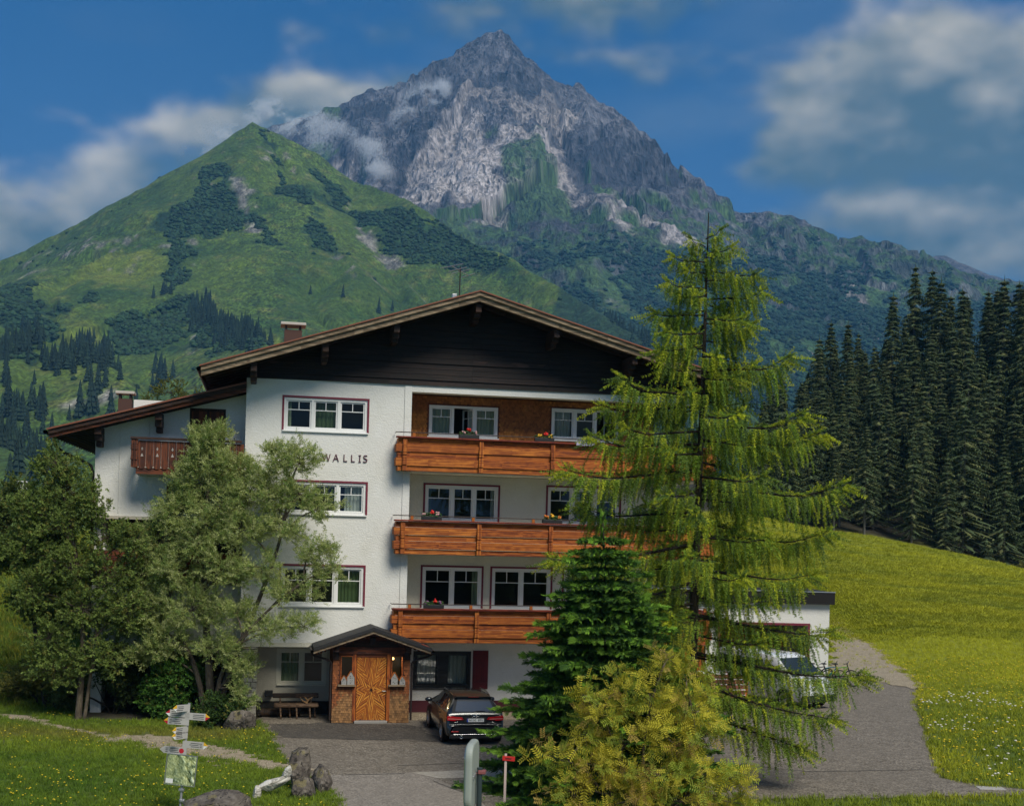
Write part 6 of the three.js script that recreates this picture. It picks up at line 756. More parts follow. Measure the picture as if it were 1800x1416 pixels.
leafyTree({ name: 'alder_tree', label: 'dense dark alder at the far left edge of the bank', base: [-16.4, Y(-16.4, -41.2), -41.2], seed: 25, sprigs: roundSprigs, mat: leafMat(0.3), tone: bankTone([0.110, 0.155, 0.035], [0.070, 0.105, 0.025]), wood: barkDark, twigs: 42, per: 16, fill: 0.3,
  stems: [[[[1.2, 0, 0], [0.9, 1.8, 0], [0.5, 4.6, 0], [0.2, 6.9, 0]], 0.09, 0.03], [[[1.5, 0, 0], [1.3, 1.8, 0], [1.2, 3.2, 0]], 0.06, 0.03]],
  lobes: [[0.2, 6.9, 0, 0.7, 0.6, 0.7], [-0.5, 6.5, 0, 0.8, 0.6, 0.7], [1.0, 6.4, 0.1, 0.8, 0.7, 0.7], [-1.0, 5.7, 0, 0.8, 0.7, 0.7], [0.2, 5.7, 0.3, 0.9, 0.7, 0.7], [1.3, 5.3, 0.2, 0.9, 0.7, 0.8], [0.6, 4.7, 0.4, 0.9, 0.7, 0.7], [1.6, 4.1, 0.4, 0.9, 0.7, 0.7], [1.0, 3.4, 0.5, 0.8, 0.6, 0.7], [1.8, 2.8, 0.5, 0.8, 0.6, 0.7], [-0.3, 4.9, 0.5, 0.7, 0.5, 0.6]] });
const shrubList = [['yellowish shrub below the birch trunk on the bank', -15.4, -41.6, 1.9, 1.5, [0.22, 0.21, 0.04], [0.11, 0.14, 0.03]], ['dark shrub between the birch and the willow', -12.9, -41.0, 1.7, 2.2, [0.085, 0.125, 0.03], [0.06, 0.09, 0.02]], ['bright green shrub in the shade left of the willow trunk', -11.0, -40.2, 1.0, 2.0, [0.10, 0.23, 0.03], [0.07, 0.15, 0.022]], ['low dark shrub at the left frame edge on the bank', -17.6, -41.2, 1.1, 0.9, [0.07, 0.14, 0.03], [0.05, 0.10, 0.02]], ['large dark shrub in front of the left wing of the house', -12.0, -42.0, 1.9, 3.4, [0.115, 0.150, 0.05], [0.07, 0.10, 0.03]], ['small green shrub growing at the foot of the willow', -8.95, -39.0, 0.75, 0.9, [0.06, 0.12, 0.02], [0.04, 0.08, 0.016]]];
shrubList.forEach(([label, x, z, w, h, a, b], i) => { const r = rand(60 + i), lobes = []; for (let k = 0; k < 9; k++) { const u = r() * 2 - 1, v = r(); lobes.push([u * w * 0.75, h * (0.2 + 0.75 * v * (1 - 0.4 * Math.abs(u))), (r() - 0.5) * w * 0.6, w * 0.38, h * 0.24, w * 0.34]); } leafyTree({ name: 'shrub', label, category: 'shrub', base: [x, Y(x, z), z], seed: 70 + i, sprigs: roundSprigs, mat: leafMat(0.3), tone: bankTone(a, b), wood: barkDark, stems: [[[[0, 0, 0], [0.1, h * 0.4, 0], [0, h * 0.8, 0]], 0.03, 0.01], [[[0.1, 0, 0.1], [w * 0.4, h * 0.5, 0.1]], 0.025, 0.01], [[[-0.1, 0, 0], [-w * 0.4, h * 0.5, 0]], 0.025, 0.01]], lobes, twigs: 40, per: 14, fill: 0.3, group: 'shrubs on the bank' }); });
{ const y = Y(-20, -60), t = leafyTree({ name: 'broadleaf_tree', label: 'sunlit yellow green tree top behind the lower left roof', base: [-17.0, 2, -62], seed: 88, sprigs: roundSprigs, mat: leafMat(0.35), tone: bankTone([0.15, 0.16, 0.03], [0.09, 0.11, 0.02]), stems: [[[[0, 0, 0], [0, 5, 0], [0, 10, 0]], 0.18, 0.05]], lobes: [[0, 10.6, 0, 0.9, 0.8, 0.8], [0.9, 10.0, 0, 0.8, 0.7, 0.7], [-1.0, 9.8, 0, 0.9, 0.8, 0.8], [0, 9.4, 0.3, 1.2, 0.9, 0.9], [1.5, 9.0, 0, 0.9, 0.8, 0.8], [-1.6, 8.8, 0, 0.9, 0.8, 0.8]], twigs: 22, per: 12 }); }
// ---- yellow rowan in the foreground
const rowanSprigs = [pinnate(1), pinnate(2), pinnate(3)];
leafyTree({ name: 'yellow_shrub', label: 'feathery yellow green shrub in the foreground below the larch', category: 'shrub', base: [3.3, 0, -28.3], seed: 33, sprigs: rowanSprigs, mat: leafMat(0.4), tone: r => { const b = 0.8 + 0.5 * r(), k = r(); return k < 0.6 ? [0.56 * b, 0.50 * b, 0.045 * b] : k < 0.9 ? [0.30 * b, 0.37 * b, 0.04 * b] : [0.46 * b, 0.33 * b, 0.08 * b]; }, wood: barkPale, twigs: 19, per: 4, up: 0.3, fill: 0.3,
  stems: [[[[0, 0, 0], [-0.2, 1.4, 0], [-0.05, 2.6, 0], [0.25, 3.5, 0]], 0.05, 0.012], [[[0, 0, 0], [-0.7, 1.2, 0.1], [-1.1, 2.2, 0.1], [-1.6, 2.7, 0.1]], 0.045, 0.01], [[[0.1, 0, 0], [0.6, 1.1, 0.1], [0.9, 2.0, 0.1], [0.8, 2.8, 0.1]], 0.045, 0.01], [[[-0.1, 0, 0], [-1.2, 0.7, 0.2], [-1.9, 1.3, 0.2]], 0.035, 0.01], [[[0.1, 0, 0], [1.0, 0.7, 0.2], [1.6, 1.1, 0.2]], 0.035, 0.01]],
  lobes: [[0.3, 3.6, 0, 0.34, 0.46, 0.3, 0.9], [0.75, 3.15, 0, 0.42, 0.30, 0.4, 0.8], [1.25, 2.75, 0, 0.40, 0.26, 0.3, 0.7], [-0.75, 3.0, 0, 0.30, 0.34, 0.3, 0.7], [-0.2, 2.9, 0.1, 0.45, 0.35, 0.4, 0.8], [-1.6, 2.75, 0.1, 0.35, 0.30, 0.3, 0.6], [-0.9, 2.3, 0.1, 0.55, 0.40, 0.5], [0.15, 2.4, 0.2, 0.6, 0.40, 0.5], [0.8, 2.5, 0.1, 0.45, 0.45, 0.5], [-1.5, 1.9, 0.2, 0.6, 0.45, 0.5], [-0.6, 1.7, 0.3, 0.7, 0.45, 0.5], [0.5, 1.7, 0.3, 0.65, 0.45, 0.5], [1.1, 1.9, 0.2, 0.45, 0.45, 0.5, 0.8], [-2.1, 1.3, 0.2, 0.55, 0.40, 0.5], [-1.2, 1.1, 0.4, 0.7, 0.45, 0.5], [0, 1.1, 0.5, 0.8, 0.45, 0.5], [1.1, 1.1, 0.4, 0.7, 0.45, 0.5], [1.8, 1.0, 0.2, 0.5, 0.45, 0.5], [-1.8, 0.6, 0.4, 0.7, 0.45, 0.5], [-0.6, 0.5, 0.6, 0.8, 0.45, 0.5], [0.6, 0.5, 0.6, 0.8, 0.45, 0.5], [1.7, 0.5, 0.4, 0.6, 0.4, 0.5]] });

// ---- spruce in the foreground
function needleTwig(seed) { const r = rand(seed), out = []; const spike = (o, d, L, W) => { const s = d.clone().cross(V(r() - 0.5, r() - 0.5, r() - 0.5)).normalize(), s2 = d.clone().cross(s).normalize(); out.push(leafAt(o, d, s, L, W, 0), leafAt(o, d, s2, L, W, 0)); }; spike(V(0, 0, 0), V(0, 1, 0), 0.27, 0.034); for (let k = 0; k < 9; k++) { const t = 0.03 + 0.18 * (k / 9), sg = k % 2 ? 1 : -1; spike(V(0, t, 0), V(sg * 0.75, 0.75, (r() - 0.5) * 0.5).normalize(), 0.13 * (1 - 0.4 * k / 9) + 0.03 * r(), 0.028); } return blades(out); }
function conifer({ name, label, base, height, radius, seed, whorl, arms, twig, mat, tone, sag, group, lean = 0, top = 0.5 }) {
  const t = thing(name, label, 'tree', base, 0, group), r = rand(seed), wg = [tube([[0, 0, 0], [lean * 0.4, height * 0.5, 0], [lean, height, 0]], height * 0.016, 0.012, 8, 12)], lists = twig.map(() => []);
  for (let y = 0.25; y < height - top; y += whorl * (0.8 + 0.4 * r())) {
    const R = radius * Math.pow(1 - y / height, 0.82), n = arms + Math.floor(r() * 3), ph = r() * 6.3;
    for (let k = 0; k < n; k++) {
      const a = ph + k / n * 6.283 + (r() - 0.5) * 0.5, L = R * (0.72 + 0.42 * r()), d = V(Math.cos(a), 0, Math.sin(a)), rise = 0.10 * L, p0 = V(lean * y / height, y, 0), p1 = p0.clone().addScaledVector(d, L * 0.5).add(V(0, rise - sag * L * 0.35, 0)), p2 = p0.clone().addScaledVector(d, L).add(V(0, rise - sag * L * 0.55 + 0.10 * L, 0)), cv = new THREE.QuadraticBezierCurve3(p0, p1, p2);
      wg.push(tube([p0, p1, p2], 0.008 + 0.008 * L, 0.004, 4, 4));
      const side = d.clone().cross(UP);
      for (let s = 0.10; s <= 1.0; s += 0.062 / Math.max(0.5, L)) for (const sg of [-1, 1]) {
        const b = cv.getPoint(s), reach = 0.42 * L * (1 - s) * (0.5 + r()) + 0.05, m = Math.max(1, Math.round(reach / 0.16));
        for (let q = 0; q < m; q++) { const o = b.clone().addScaledVector(side, sg * reach * (q + 0.4 * r()) / m).addScaledVector(d, reach * 0.5 * q / m).add(V(0, -0.04 * q + (r() - 0.5) * 0.05, 0)), dir = d.clone().multiplyScalar(0.75 + 0.3 * r()).addScaledVector(side, sg * (0.5 + 0.4 * r())).add(V(0, (r() - 0.62) * 0.55, 0)); lists[Math.floor(r() * lists.length)].push({ p: o.toArray(), q: aim(dir, r() * 6.3), s: 0.62 + 0.5 * r(), c: tone(r, s) }); }
      }
    }
  }
  for (let k = 0; k < 26; k++) { const y = height - top - 0.3 + r() * (top + 0.2), a = r() * 6.3, e = 0.4 + 0.3 * r(); lists[0].push({ p: [lean * y / height, y, 0], q: aim(V(Math.cos(a) * Math.sin(e), Math.cos(e), Math.sin(a) * Math.sin(e)), r() * 6), s: 0.5 + 0.3 * r(), c: tone(r, 0.9) }); }
  obj('trunk', wg, barkDark, t); lists.forEach((l, i) => scatter('needles', twig[i], mat, l, t)); return t;
}
conifer({ name: 'spruce_tree', label: 'dense dark green spruce in the foreground beside the parked car', base: [2.55, 0, -30.6], height: 7.0, radius: 3.45, seed: 4, whorl: 0.24, arms: 9, twig: [needleTwig(1), needleTwig(2)], mat: leafMat(0.12), tone: (r, s) => { const b = 0.7 + 0.6 * r(); return r() < 0.25 + 0.35 * (s > 0.75) ? [0.18 * b, 0.33 * b, 0.035 * b] : [0.060 * b, 0.135 * b, 0.024 * b]; }, sag: 0.55, top: 0.7, lean: -0.35 });

// ---- larch: long limbs with hanging strands of soft needles
function strand(seed, len) { const r = rand(seed), out = [], pt = t => V(0.10 * len * Math.sin(t * 2.2) * (1 - t * 0.3), -len * t, 0.05 * len * t * t), n = Math.round(len / 0.034); for (let k = 0; k < n; k++) { const o = pt((k + r() * 0.6) / n), f = 1 - 0.35 * k / n; for (let q = 0; q < 6; q++) { const a = r() * 6.3, e = 0.75 + 0.6 * r(), d = V(Math.cos(a) * Math.sin(e), -Math.cos(e), Math.sin(a) * Math.sin(e)), s = d.clone().cross(V(r() - 0.5, r(), r() - 0.5)).normalize(); out.push(leafAt(o, d, s, (0.058 + 0.026 * r()) * f, 0.017, 0)); } } for (let k = 0; k < 5; k++) { const a = pt(k / 5), b = pt((k + 1) / 5), d = b.clone().sub(a); out.push(leafAt(a, d.clone().normalize(), V(1, 0, 0), d.length() * 1.1, 0.009, 0)); } return blades(out); }
{
  const base = [4.8, 0, -33], Hh = 14.9, t = thing('larch_tree', 'tall light green larch with hanging needle strands before the right half of the house', 'tree', base), r = rand(99), wg = [tube([[0, -0.1, 0], [0.05, 4, 0], [0.1, 8, 0], [0.14, 11.5, 0], [0.16, Hh, 0]], 0.17, 0.012, 10, 30)];
  const strands = [strand(1, 0.32), strand(2, 0.55), strand(3, 0.80)], lists = [[], [], []];
  const tone = k => { const b = 0.75 + 0.55 * r(), q = r(); return q < k ? [0.52 * b, 0.56 * b, 0.035 * b] : q < 0.76 ? [0.25 * b, 0.36 * b, 0.036 * b] : [0.14 * b, 0.22 * b, 0.045 * b]; };
  function limb(y, ang, L, tipUp, dens = 1) {
    const d = V(Math.cos(ang), 0, Math.sin(ang)), side = d.clone().cross(UP), wob = (r() - 0.5) * 0.35 * L * 0.3, p0 = V(0.1, y, 0), p1 = p0.clone().addScaledVector(d, L * 0.35).addScaledVector(side, wob).add(V(0, -0.03 * L + 0.35 * tipUp, 0)), p2 = p0.clone().addScaledVector(d, L * 0.72).addScaledVector(side, wob).add(V(0, 0.55 * tipUp - 0.06 * L, 0)), p3 = p0.clone().addScaledVector(d, L).add(V(0, tipUp, 0)), cv = new THREE.CatmullRomCurve3([p0, p1, p2, p3]);
    wg.push(tube([p0, p1, p2, p3], 0.014 + 0.011 * L, 0.006, 5, 10));
    const step = 0.027 / dens;
    for (let s = 0.10 + 0.1 * r(); s < 1; s += step / L) {
      const b = cv.getPointAt(s), span = (0.15 + 0.55 * Math.min(1, L / 2.5)) * (s < 0.85 ? 1 : 0.5) * (0.35 + 0.65 * Math.sin(Math.min(1, s * 1.2) * 2.6)), n = 1 + (r() < 0.85 * dens ? 1 : 0);
      for (let q = 0; q < n; q++) {
        const off = (r() * 2 - 1) * span, o = b.clone().addScaledVector(side, off).addScaledVector(d, Math.abs(off) * 0.5).add(V(0, -0.10 * Math.abs(off) - 0.02, 0)); if (Math.abs(off) > 0.18 && r() < 0.45) wg.push(tube([b, b.clone().lerp(o, 0.5).add(V(0, 0.03, 0)), o], 0.006, 0.003, 3, 3));
        const tipK = smooth(0.80, 1.0, s), dir = V(0, 1, 0).addScaledVector(d, -0.35 * r() - 1.5 * tipK * (0.5 + r())).addScaledVector(side, (r() - 0.5) * (0.45 + 1.2 * tipK)).addScaledVector(UP, -0.9 * tipK * r());
        const v = L < 1.1 ? (r() < 0.75 ? 0 : 1) : s > 0.85 ? (r() < 0.6 ? 0 : 1) : Math.floor(r() * 3); if (q === 0) lists[0].push({ p: [b.x + (r() - 0.5) * 0.08, b.y + 0.02 + 0.05 * r(), b.z + (r() - 0.5) * 0.08], q: aim(V((r() - 0.5) * 2, (r() - 0.75), (r() - 0.5) * 2).addScaledVector(d, -0.5), r() * 6.3), s: 0.45 + 0.35 * r(), c: tone(0.3) }); lists[v].push({ p: o.toArray(), q: aim(dir, r() * 6.3), s: 0.65 + 0.6 * r(), c: tone(0.18 + 0.35 * tipK + 0.12 * (r() < 0.5 ? 1 : 0)) });
      }
    }
    for (let k = 0; k < 5; k++) lists[0].push({ p: cv.getPointAt(1 - 0.02 * k).toArray(), q: aim(d.clone().multiplyScalar(-1).add(V((r() - 0.5) * 0.8, -0.5 - 0.6 * r(), (r() - 0.5) * 0.8)), r() * 6), s: 0.9, c: tone(0.6) });
  }
  // limbs seen in profile: attachment height, reach to the right (+) or left (-), rise at the tip, depth share
  for (const [y, reach, up, zz] of [[14.2, 0.35, 0.25, 0.1], [13.8, 0.65, 0.2, 0.2], [13.4, 1.25, -0.2, 0.3], [12.6, 1.55, 0.35, -0.2], [12.0, 1.2, -0.1, 0.4], [11.2, 1.35, -0.3, 0.1], [10.7, 2.15, 0.4, 0.25], [9.2, 2.6, 0.45, 0.1], [8.9, 3.3, 0.35, -0.2], [7.6, 3.7, 0.25, 0.15], [6.4, 3.6, 0.2, -0.15], [5.5, 2.9, 0.0, 0.3], [4.3, 3.4, -0.3, 0.2], [3.3, 4.3, -0.35, 0.2], [2.6, 3.3, -0.7, 0.5], [1.9, 2.6, -0.8, 0.6],
    [14.0, -0.4, 0.2, 0.2], [13.6, -0.8, 0.15, -0.2], [12.9, -1.0, 0.1, 0.3], [12.2, -1.3, 0.1, -0.2], [11.4, -1.2, -0.2, 0.3], [10.0, -2.2, 0.5, 0.15], [9.8, -2.6, 0.05, -0.3], [8.8, -2.9, 0.1, 0.2], [8.1, -3.6, -0.1, 0.25], [7.0, -3.1, 0.1, -0.3], [6.2, -3.9, -0.5, 0.3], [5.2, -2.9, -0.6, 0.6], [4.6, -2.7, 0.1, 0.7], [3.6, -1.9, -0.2, 0.7]]) limb(y, Math.atan2(zz * Math.abs(reach), reach), Math.hypot(reach, zz * reach), up, 0.95);
  for (let k = 0; k < 60; k++) { const y = 2.2 + k / 60 * 11.9, a = k * 2.4 + r(), env = y > 12.8 ? 0.9 * (15 - y) / 2 : y > 10.8 ? 1.15 : y > 9.6 ? 1.6 : 2.4; limb(y, a, env * (0.65 + 0.35 * r()), 0.1 - 0.25 * r(), 0.75); }
  obj('trunk', wg, barkDark, t); const m = leafMat(0.35); lists.forEach((l, i) => scatter('needles', strands[i], m, l, t));
}
// ---------------------------------------------------------------- the forest on the right slope
function farSpruce(seed, H, R, open) {
  const r = rand(seed), p = [], c = [], tri = (a, b, d, q) => { p.push(...a, ...b, ...d); for (let k = 0; k < 3; k++) c.push(...q); };
  for (let y1 = H * open; y1 < H * 0.985; y1 += 0.30 + 0.34 * r()) {
    let y = y1;
    const f = 1 - y / H, rad = R * Math.pow(f, 0.9) * (0.72 + 0.5 * r()) * (y < H * 0.3 ? 0.75 + 0.25 * (y / H) / 0.3 : 1), n = 7 + Math.floor(r() * 4), ph = r() * 6.3;
    for (let k = 0; k < n; k++) {
      y = y1 + (r() - 0.5) * 0.55 * Math.min(1, f * 5); const a = ph + k / n * 6.283 + (r() - 0.5) * 0.7, L = rad * (0.35 + 0.8 * r()) + 0.05 + 0.10 * Math.min(1, f * 6), dx = Math.cos(a), dz = Math.sin(a), sag = 0.30 * L + 0.1 * r(), q0 = [0, y, 0], m = [dx * L * 0.55, y - sag * 0.55 + 0.05, dz * L * 0.55], e = [dx * L, y - sag, dz * L], w = 0.07 + 0.055 * L, b = 0.65 + 0.7 * r(), col = r() < 0.25 ? [0.120 * b, 0.135 * b, 0.045 * b] : [0.058 * b, 0.085 * b, 0.030 * b];
      const A = [m[0] - dz * w, m[1] - 0.06, m[2] + dx * w], Bq = [m[0] + dz * w, m[1] - 0.06, m[2] - dx * w]; tri(q0, A, m, col); tri(q0, m, Bq, col); tri(A, e, m, col); tri(m, e, Bq, col);
      for (let s = 0; s < 8; s++) { const t = 0.2 + 0.8 * (s / 8) + 0.1 * r(), x = dx * L * t, yy = y - sag * t, z = dz * L * t, sg = s % 2 ? 1 : -1, l = (0.25 + 0.4 * r()) * (1.3 - 0.5 * t), ex = [x + dx * l * 0.5 - sg * dz * l, yy - 0.12 - 0.15 * r(), z + dz * l * 0.5 + sg * dx * l]; tri([x - dx * 0.08, yy + 0.05, z - dz * 0.08], ex, [x + dx * 0.10, yy - 0.03, z + dz * 0.10], col); tri([x, yy, z], [x + dx * 0.04 - sg * dz * 0.06, yy - 0.25 - 0.2 * r(), z + dz * 0.04], [x + dx * 0.14, yy - 0.05, z + dz * 0.14], col); }
    }
  }
  for (let k = 0; k < 5; k++) { const a = k * 1.26; tri([Math.cos(a) * 0.09, H * 0.94, Math.sin(a) * 0.09], [0, H * 1.02, 0], [Math.cos(a + 1.26) * 0.09, H * 0.94, Math.sin(a + 1.26) * 0.09], [0.06, 0.085, 0.03]); }
  const g = new THREE.BufferGeometry(); g.setAttribute('position', new THREE.Float32BufferAttribute(p, 3)); g.setAttribute('color', new THREE.Float32BufferAttribute(c, 3)); g.computeVertexNormals(); return g;
}
const farMat = std({ vertexColors: true, roughness: 1, side: THREE.DoubleSide }), farBark = std({ color: rgb(0.13, 0.12, 0.105), roughness: 1 });
const protos = [];
function protoSpruce(seed, H, R, open, label, group) {
  const t = thing('forest_spruce', label, 'tree', [0, 0, 0], 0, group), r = rand(seed + 1), g = [tube([[0, -1, 0], [0.05, H * 0.5, 0], [0, H * 0.98, 0]], H * 0.013, 0.02, 6, 8)]; for (let k = 0; k < 14; k++) { const y = H * (0.04 + open * r()) + 0.5 * r(), a = r() * 6.3, L = R * (0.4 + 0.5 * r()); g.push(tube([[0, y, 0], [Math.cos(a) * L * 0.5, y - 0.05, Math.sin(a) * L * 0.5], [Math.cos(a) * L, y - 0.3 * L + 0.15, Math.sin(a) * L]], 0.03, 0.008, 3, 4)); }
  obj('trunk', g, farBark, t); obj('crown', farSpruce(seed, H, R, open), farMat, t); return t;
}
{
  const G = 'spruces of the dense forest on the right slope', lab = 'tall dark spruce in the dense forest on the right slope', r = rand(2024);
  const pr = [[16, 4.0, 0.10], [18, 4.2, 0.16], [14.5, 3.6, 0.06], [17, 3.5, 0.24], [15, 4.4, 0.12], [16.5, 3.0, 0.08]].map(([h, w, o], k) => protoSpruce(300 + k, h, w, o, lab, G)), used = [];
  const edge = 'tall spruce with bare lower trunk in the front row above the meadow';
  const put = (x, z, s, lb = lab) => { const k = Math.floor(r() * pr.length), y = groundY(x, z) - 0.2, sc = [s * (0.9 + 0.25 * r()), s, s * (0.9 + 0.25 * r())], turn = r() * 6.3; if (!used[k]) { used[k] = 1; pr[k].position.set(x, y, z); pr[k].rotation.y = turn; pr[k].scale.set(...sc); pr[k].userData.label = lb; } else copy(pr[k], lb, [x, y, z], turn, sc); };
  for (let row = 0; row < 15; row++) { const D = 131 + row * 3.4; for (let x = 26 + (row % 2) * 1.6 + row * 0.75; x < 60 + row * 2.4; x += 2.7 + 2.3 * r()) { const xx = x + (r() - 0.5) * 1.6, zz = -D - (r() - 0.5) * 2.4; if (900 + xx * 2200 / -zz > 1850) continue; if (row === 0 && xx > 50) continue; put(xx, zz, (0.70 + 0.52 * r()) * mix(0.72, 1.06, smooth(28, 62, xx)), row < 1 ? edge : lab); } }
  const young = protoSpruce(411, 3.4, 1.25, 0.04, 'bushy young spruce at the forest edge above the meadow', 'young spruces at the forest edge'); young.position.set(48.2, groundY(48.2, -127) - 0.1, -127); copy(young, 'slimmer young spruce at the forest edge near the frame border', [52.0, groundY(52.0, -126) - 0.1, -126], 1.3, [0.75, 1.05, 0.75]);
  const sb = leafyTree({ name: 'shrub', label: 'rounded yellow brown shrub at the forest edge by the right border', category: 'shrub', base: [49.0, groundY(49, -116), -116], seed: 91, sprigs: [sprig(31, 10, 0.5, 0.22, 0.12)], mat: leafMat(0.3), tone: bankTone([0.16, 0.15, 0.03], [0.10, 0.10, 0.02]), wood: barkDark, stems: [[[[0, 0, 0], [0, 1, 0]], 0.08, 0.03]], lobes: [[0, 1.2, 0, 1.5, 0.8, 1.2], [1.8, 0.8, 0, 1.6, 0.8, 1.2], [-1.5, 0.7, 0, 1.2, 0.6, 1], [3.6, 0.3, 0, 1.6, 0.8, 1.2], [2.6, 1.4, 0.5, 1.2, 0.6, 1]], twigs: 30, per: 12, size: 1, group: 'shrubs on the bank' });
}

// ---------------------------------------------------------------- conifers and mountain pine on the far slopes
{
  const cone = seed => { const r = rand(seed), p = []; for (let k = 0; k < 7; k++) { const y0 = 0.06 + k * 0.13, R = 0.17 * (1 - k / 7.6), n = 7; for (let i = 0; i < n; i++) { const a = i / n * 6.283 + k, b = a + 0.75, ra = R * (0.75 + 0.5 * r()), rb = R * (0.75 + 0.5 * r()), ht = y0 + 0.24; p.push(0, Math.min(1, ht), 0, Math.cos(a) * ra, y0 - 0.03 * r(), Math.sin(a) * ra, Math.cos(b) * rb, y0 - 0.03 * r(), Math.sin(b) * rb); } } const g = new THREE.BufferGeometry(); g.setAttribute('position', new THREE.Float32BufferAttribute(p, 3)); g.computeVertexNormals(); return g; };
  const tip = cone(3), treeM = std({ roughness: 1, color: rgb(1, 1, 1), side: THREE.DoubleSide }), r = rand(808), list = [];
  const bounds = P => { let a = 1e9, b = -1e9, c = 1e9, d = -1e9; for (const [x, z] of P) { a = Math.min(a, x); b = Math.max(b, x); c = Math.min(c, z); d = Math.max(d, z); } return [a, b, c, d]; };
  for (const P of PATCH_GREEN.forest) { const [a, b, c, d] = bounds(P), n = Math.min(700, Math.round((b - a) * (d - c) / 26)); for (let k = 0; k < n; k++) { const x = mix(a, b, r()), z = mix(c, d, r()); if (edgeDist(x, z, P) + 8 * fbm(x / 14, z / 14, 3) < 0) continue; const h = 11 + 9 * r(), e = 0.7 + 0.6 * r(); list.push({ p: [x, greenHeight(x, z) - 0.6, z], s: [h, h, h], r: [0, r() * 6, 0], c: [0.017 * e, 0.036 * e, 0.022 * e] }); } }
  for (let k = 0; k < 9000; k++) { const x = -420 + 1050 * r(), z = -1700 + 1250 * r(); if (x < 60 - (z + 1300) * 0.2) continue; const h0 = greenHeight(x, z); if (h0 < -8 || (FO[1] < 25 && x < 100)) continue; if (fbm(x / 90, z / 90, 4) < -0.22) continue; const h = 9 + 9 * r(), e = 0.7 + 0.6 * r(); list.push({ p: [x, h0 - 0.6, z], s: [h, h, h], r: [0, r() * 6, 0], c: [0.016 * e, 0.036 * e, 0.024 * e] }); }
  tag(scatter('distant_conifer_forest', tip, treeM, list), 'dark conifer forest covering the lower slopes behind the house', 'forest', null, 'stuff');
  // conifers that stand out one by one at the left
  const lone = [], one = obj('hillside_conifer', tip, std({ color: rgb(0.016, 0.034, 0.022), roughness: 1, side: THREE.DoubleSide })); tag(one, 'dark conifer standing on the green slope left of the house', 'tree', 'conifers standing on the left slope'); const spots = LONE; spots.forEach(([x, z, h], i) => { const y = greenHeight(x, z) - 0.8; if (!i) { one.position.set(x, y, z); one.scale.setScalar(h); } else copy(one, null, [x, y, z], i * 1.3, [h * (0.9 + 0.3 * r()), h, h]); });
  const blob = (() => { const g = mergeVertices(new THREE.IcosahedronGeometry(1, 2).deleteAttribute('uv').deleteAttribute('normal')), p = g.attributes.position; for (let i = 0; i < p.count; i++) { const x = p.getX(i), y = p.getY(i), z = p.getZ(i), n = 1 + 0.5 * noise2(x * 3 + 4, y * 3 + z * 2.2); p.setXYZ(i, x * n, y * n * 0.9 + 0.1, z * n); } g.computeVertexNormals(); return g; })();
  const shr = []; for (const P of PATCH_GREEN.shrub) { const [a, b, c, d] = bounds(P), n = Math.min(3500, Math.round((b - a) * (d - c) / 8)); for (let k = 0; k < n; k++) { const x = mix(a, b, r()), z = mix(c, d, r()); if (edgeDist(x, z, P) + 20 * fbm(x / 30, z / 30, 4) < -2) continue; const s = 0.9 + 1.5 * r(), e = 0.35 + 1.1 * r(); shr.push({ p: [x, greenHeight(x, z) + 0.2, z], s: [s * 1.2, s, s * 1.2], r: [0, r() * 6, 0], c: [0.026 * e, 0.062 * e, 0.024 * e] }); } }
  for (let k = 0; k < 900; k++) { const x = -620 + 700 * r(), z = -1700 + 900 * r(); if (fbm(x / 50 + 7, z / 50, 3) < 0.25) continue; const s = 1 + 1.6 * r(), e = 0.6 + 0.7 * r(); shr.push({ p: [x, greenHeight(x, z) + 0.1, z], s, r: [0, r() * 6, 0], c: [0.022 * e, 0.052 * e, 0.020 * e] }); }
  tag(scatter('mountain_pine_scrub', blob, std({ roughness: 1 }), shr), 'dark low pine scrub growing in patches on the green peak', 'scrub', null, 'stuff');
  const shr2 = []; for (let k = 0; k < 90000; k++) { const x = -300 + 1500 * r(), z = -2700 + 1500 * r(); const o = [0, 0, 0, 0], h = rockyHeight(x, z, o), line = treeLine(x) - 25; if (h < 20 || h > line + 40 * fbm(x / 60, z / 60, 3)) continue; if (fbm(x / 110 + 4, z / 110, 4) + 0.55 * fbm(x / 25, z / 25, 3) + 0.20 - smooth(330, 620, h) * 0.7 + (x > 300 ? 0.25 : 0) < 0) continue; if (patch(PATCH_ROCKY.grass, x, z, 40, 60) > 0 && r() < 0.93) continue; if (patch(PATCH_ROCKY.scree, x, z, 40, 45) > 0) continue; const s = 1.4 + 2.2 * r(), e = 0.35 + 1.1 * r(); shr2.push({ p: [x, h + 0.2, z], s: [s * 1.2, s, s * 1.2], r: [0, r() * 6, 0], c: [0.018 * e, 0.052 * e, 0.034 * e] }); }
  tag(scatter('mountain_pine_scrub', blob, std({ roughness: 1 }), shr2), 'blue green pine scrub covering the flank below the rocky peak', 'scrub', null, 'stuff');
  // wisps of cloud: clusters of fine drifting flecks
  const fleck = new THREE.TetrahedronGeometry(1, 0), wm = std({ color: rgb(0.9, 0.9, 0.9), roughness: 1, transparent: true, opacity: 0.22 });
  CLOUDS.forEach(([label, puffs], i) => { const l = []; for (const [x, y, z, rx, ry, rz, n] of puffs) for (let k = 0; k < n * 12; k++) { const g = () => (r() + r() + r() - 1.5) * 0.9; const px = x + rx * g(), py = y + ry * g(), pz = z + rz * g(); if (fbm(px / 32 + 3, py / 26 + pz / 60, 4) < -0.12 + 0.3 * r() - 0.15) continue; l.push({ p: [px, py, pz], s: 0.45 + 0.6 * r(), r: [r() * 6, r() * 6, r() * 6] }); } tag(scatter('cloud', fleck, wm, l), label, 'cloud', null, 'stuff'); });
}
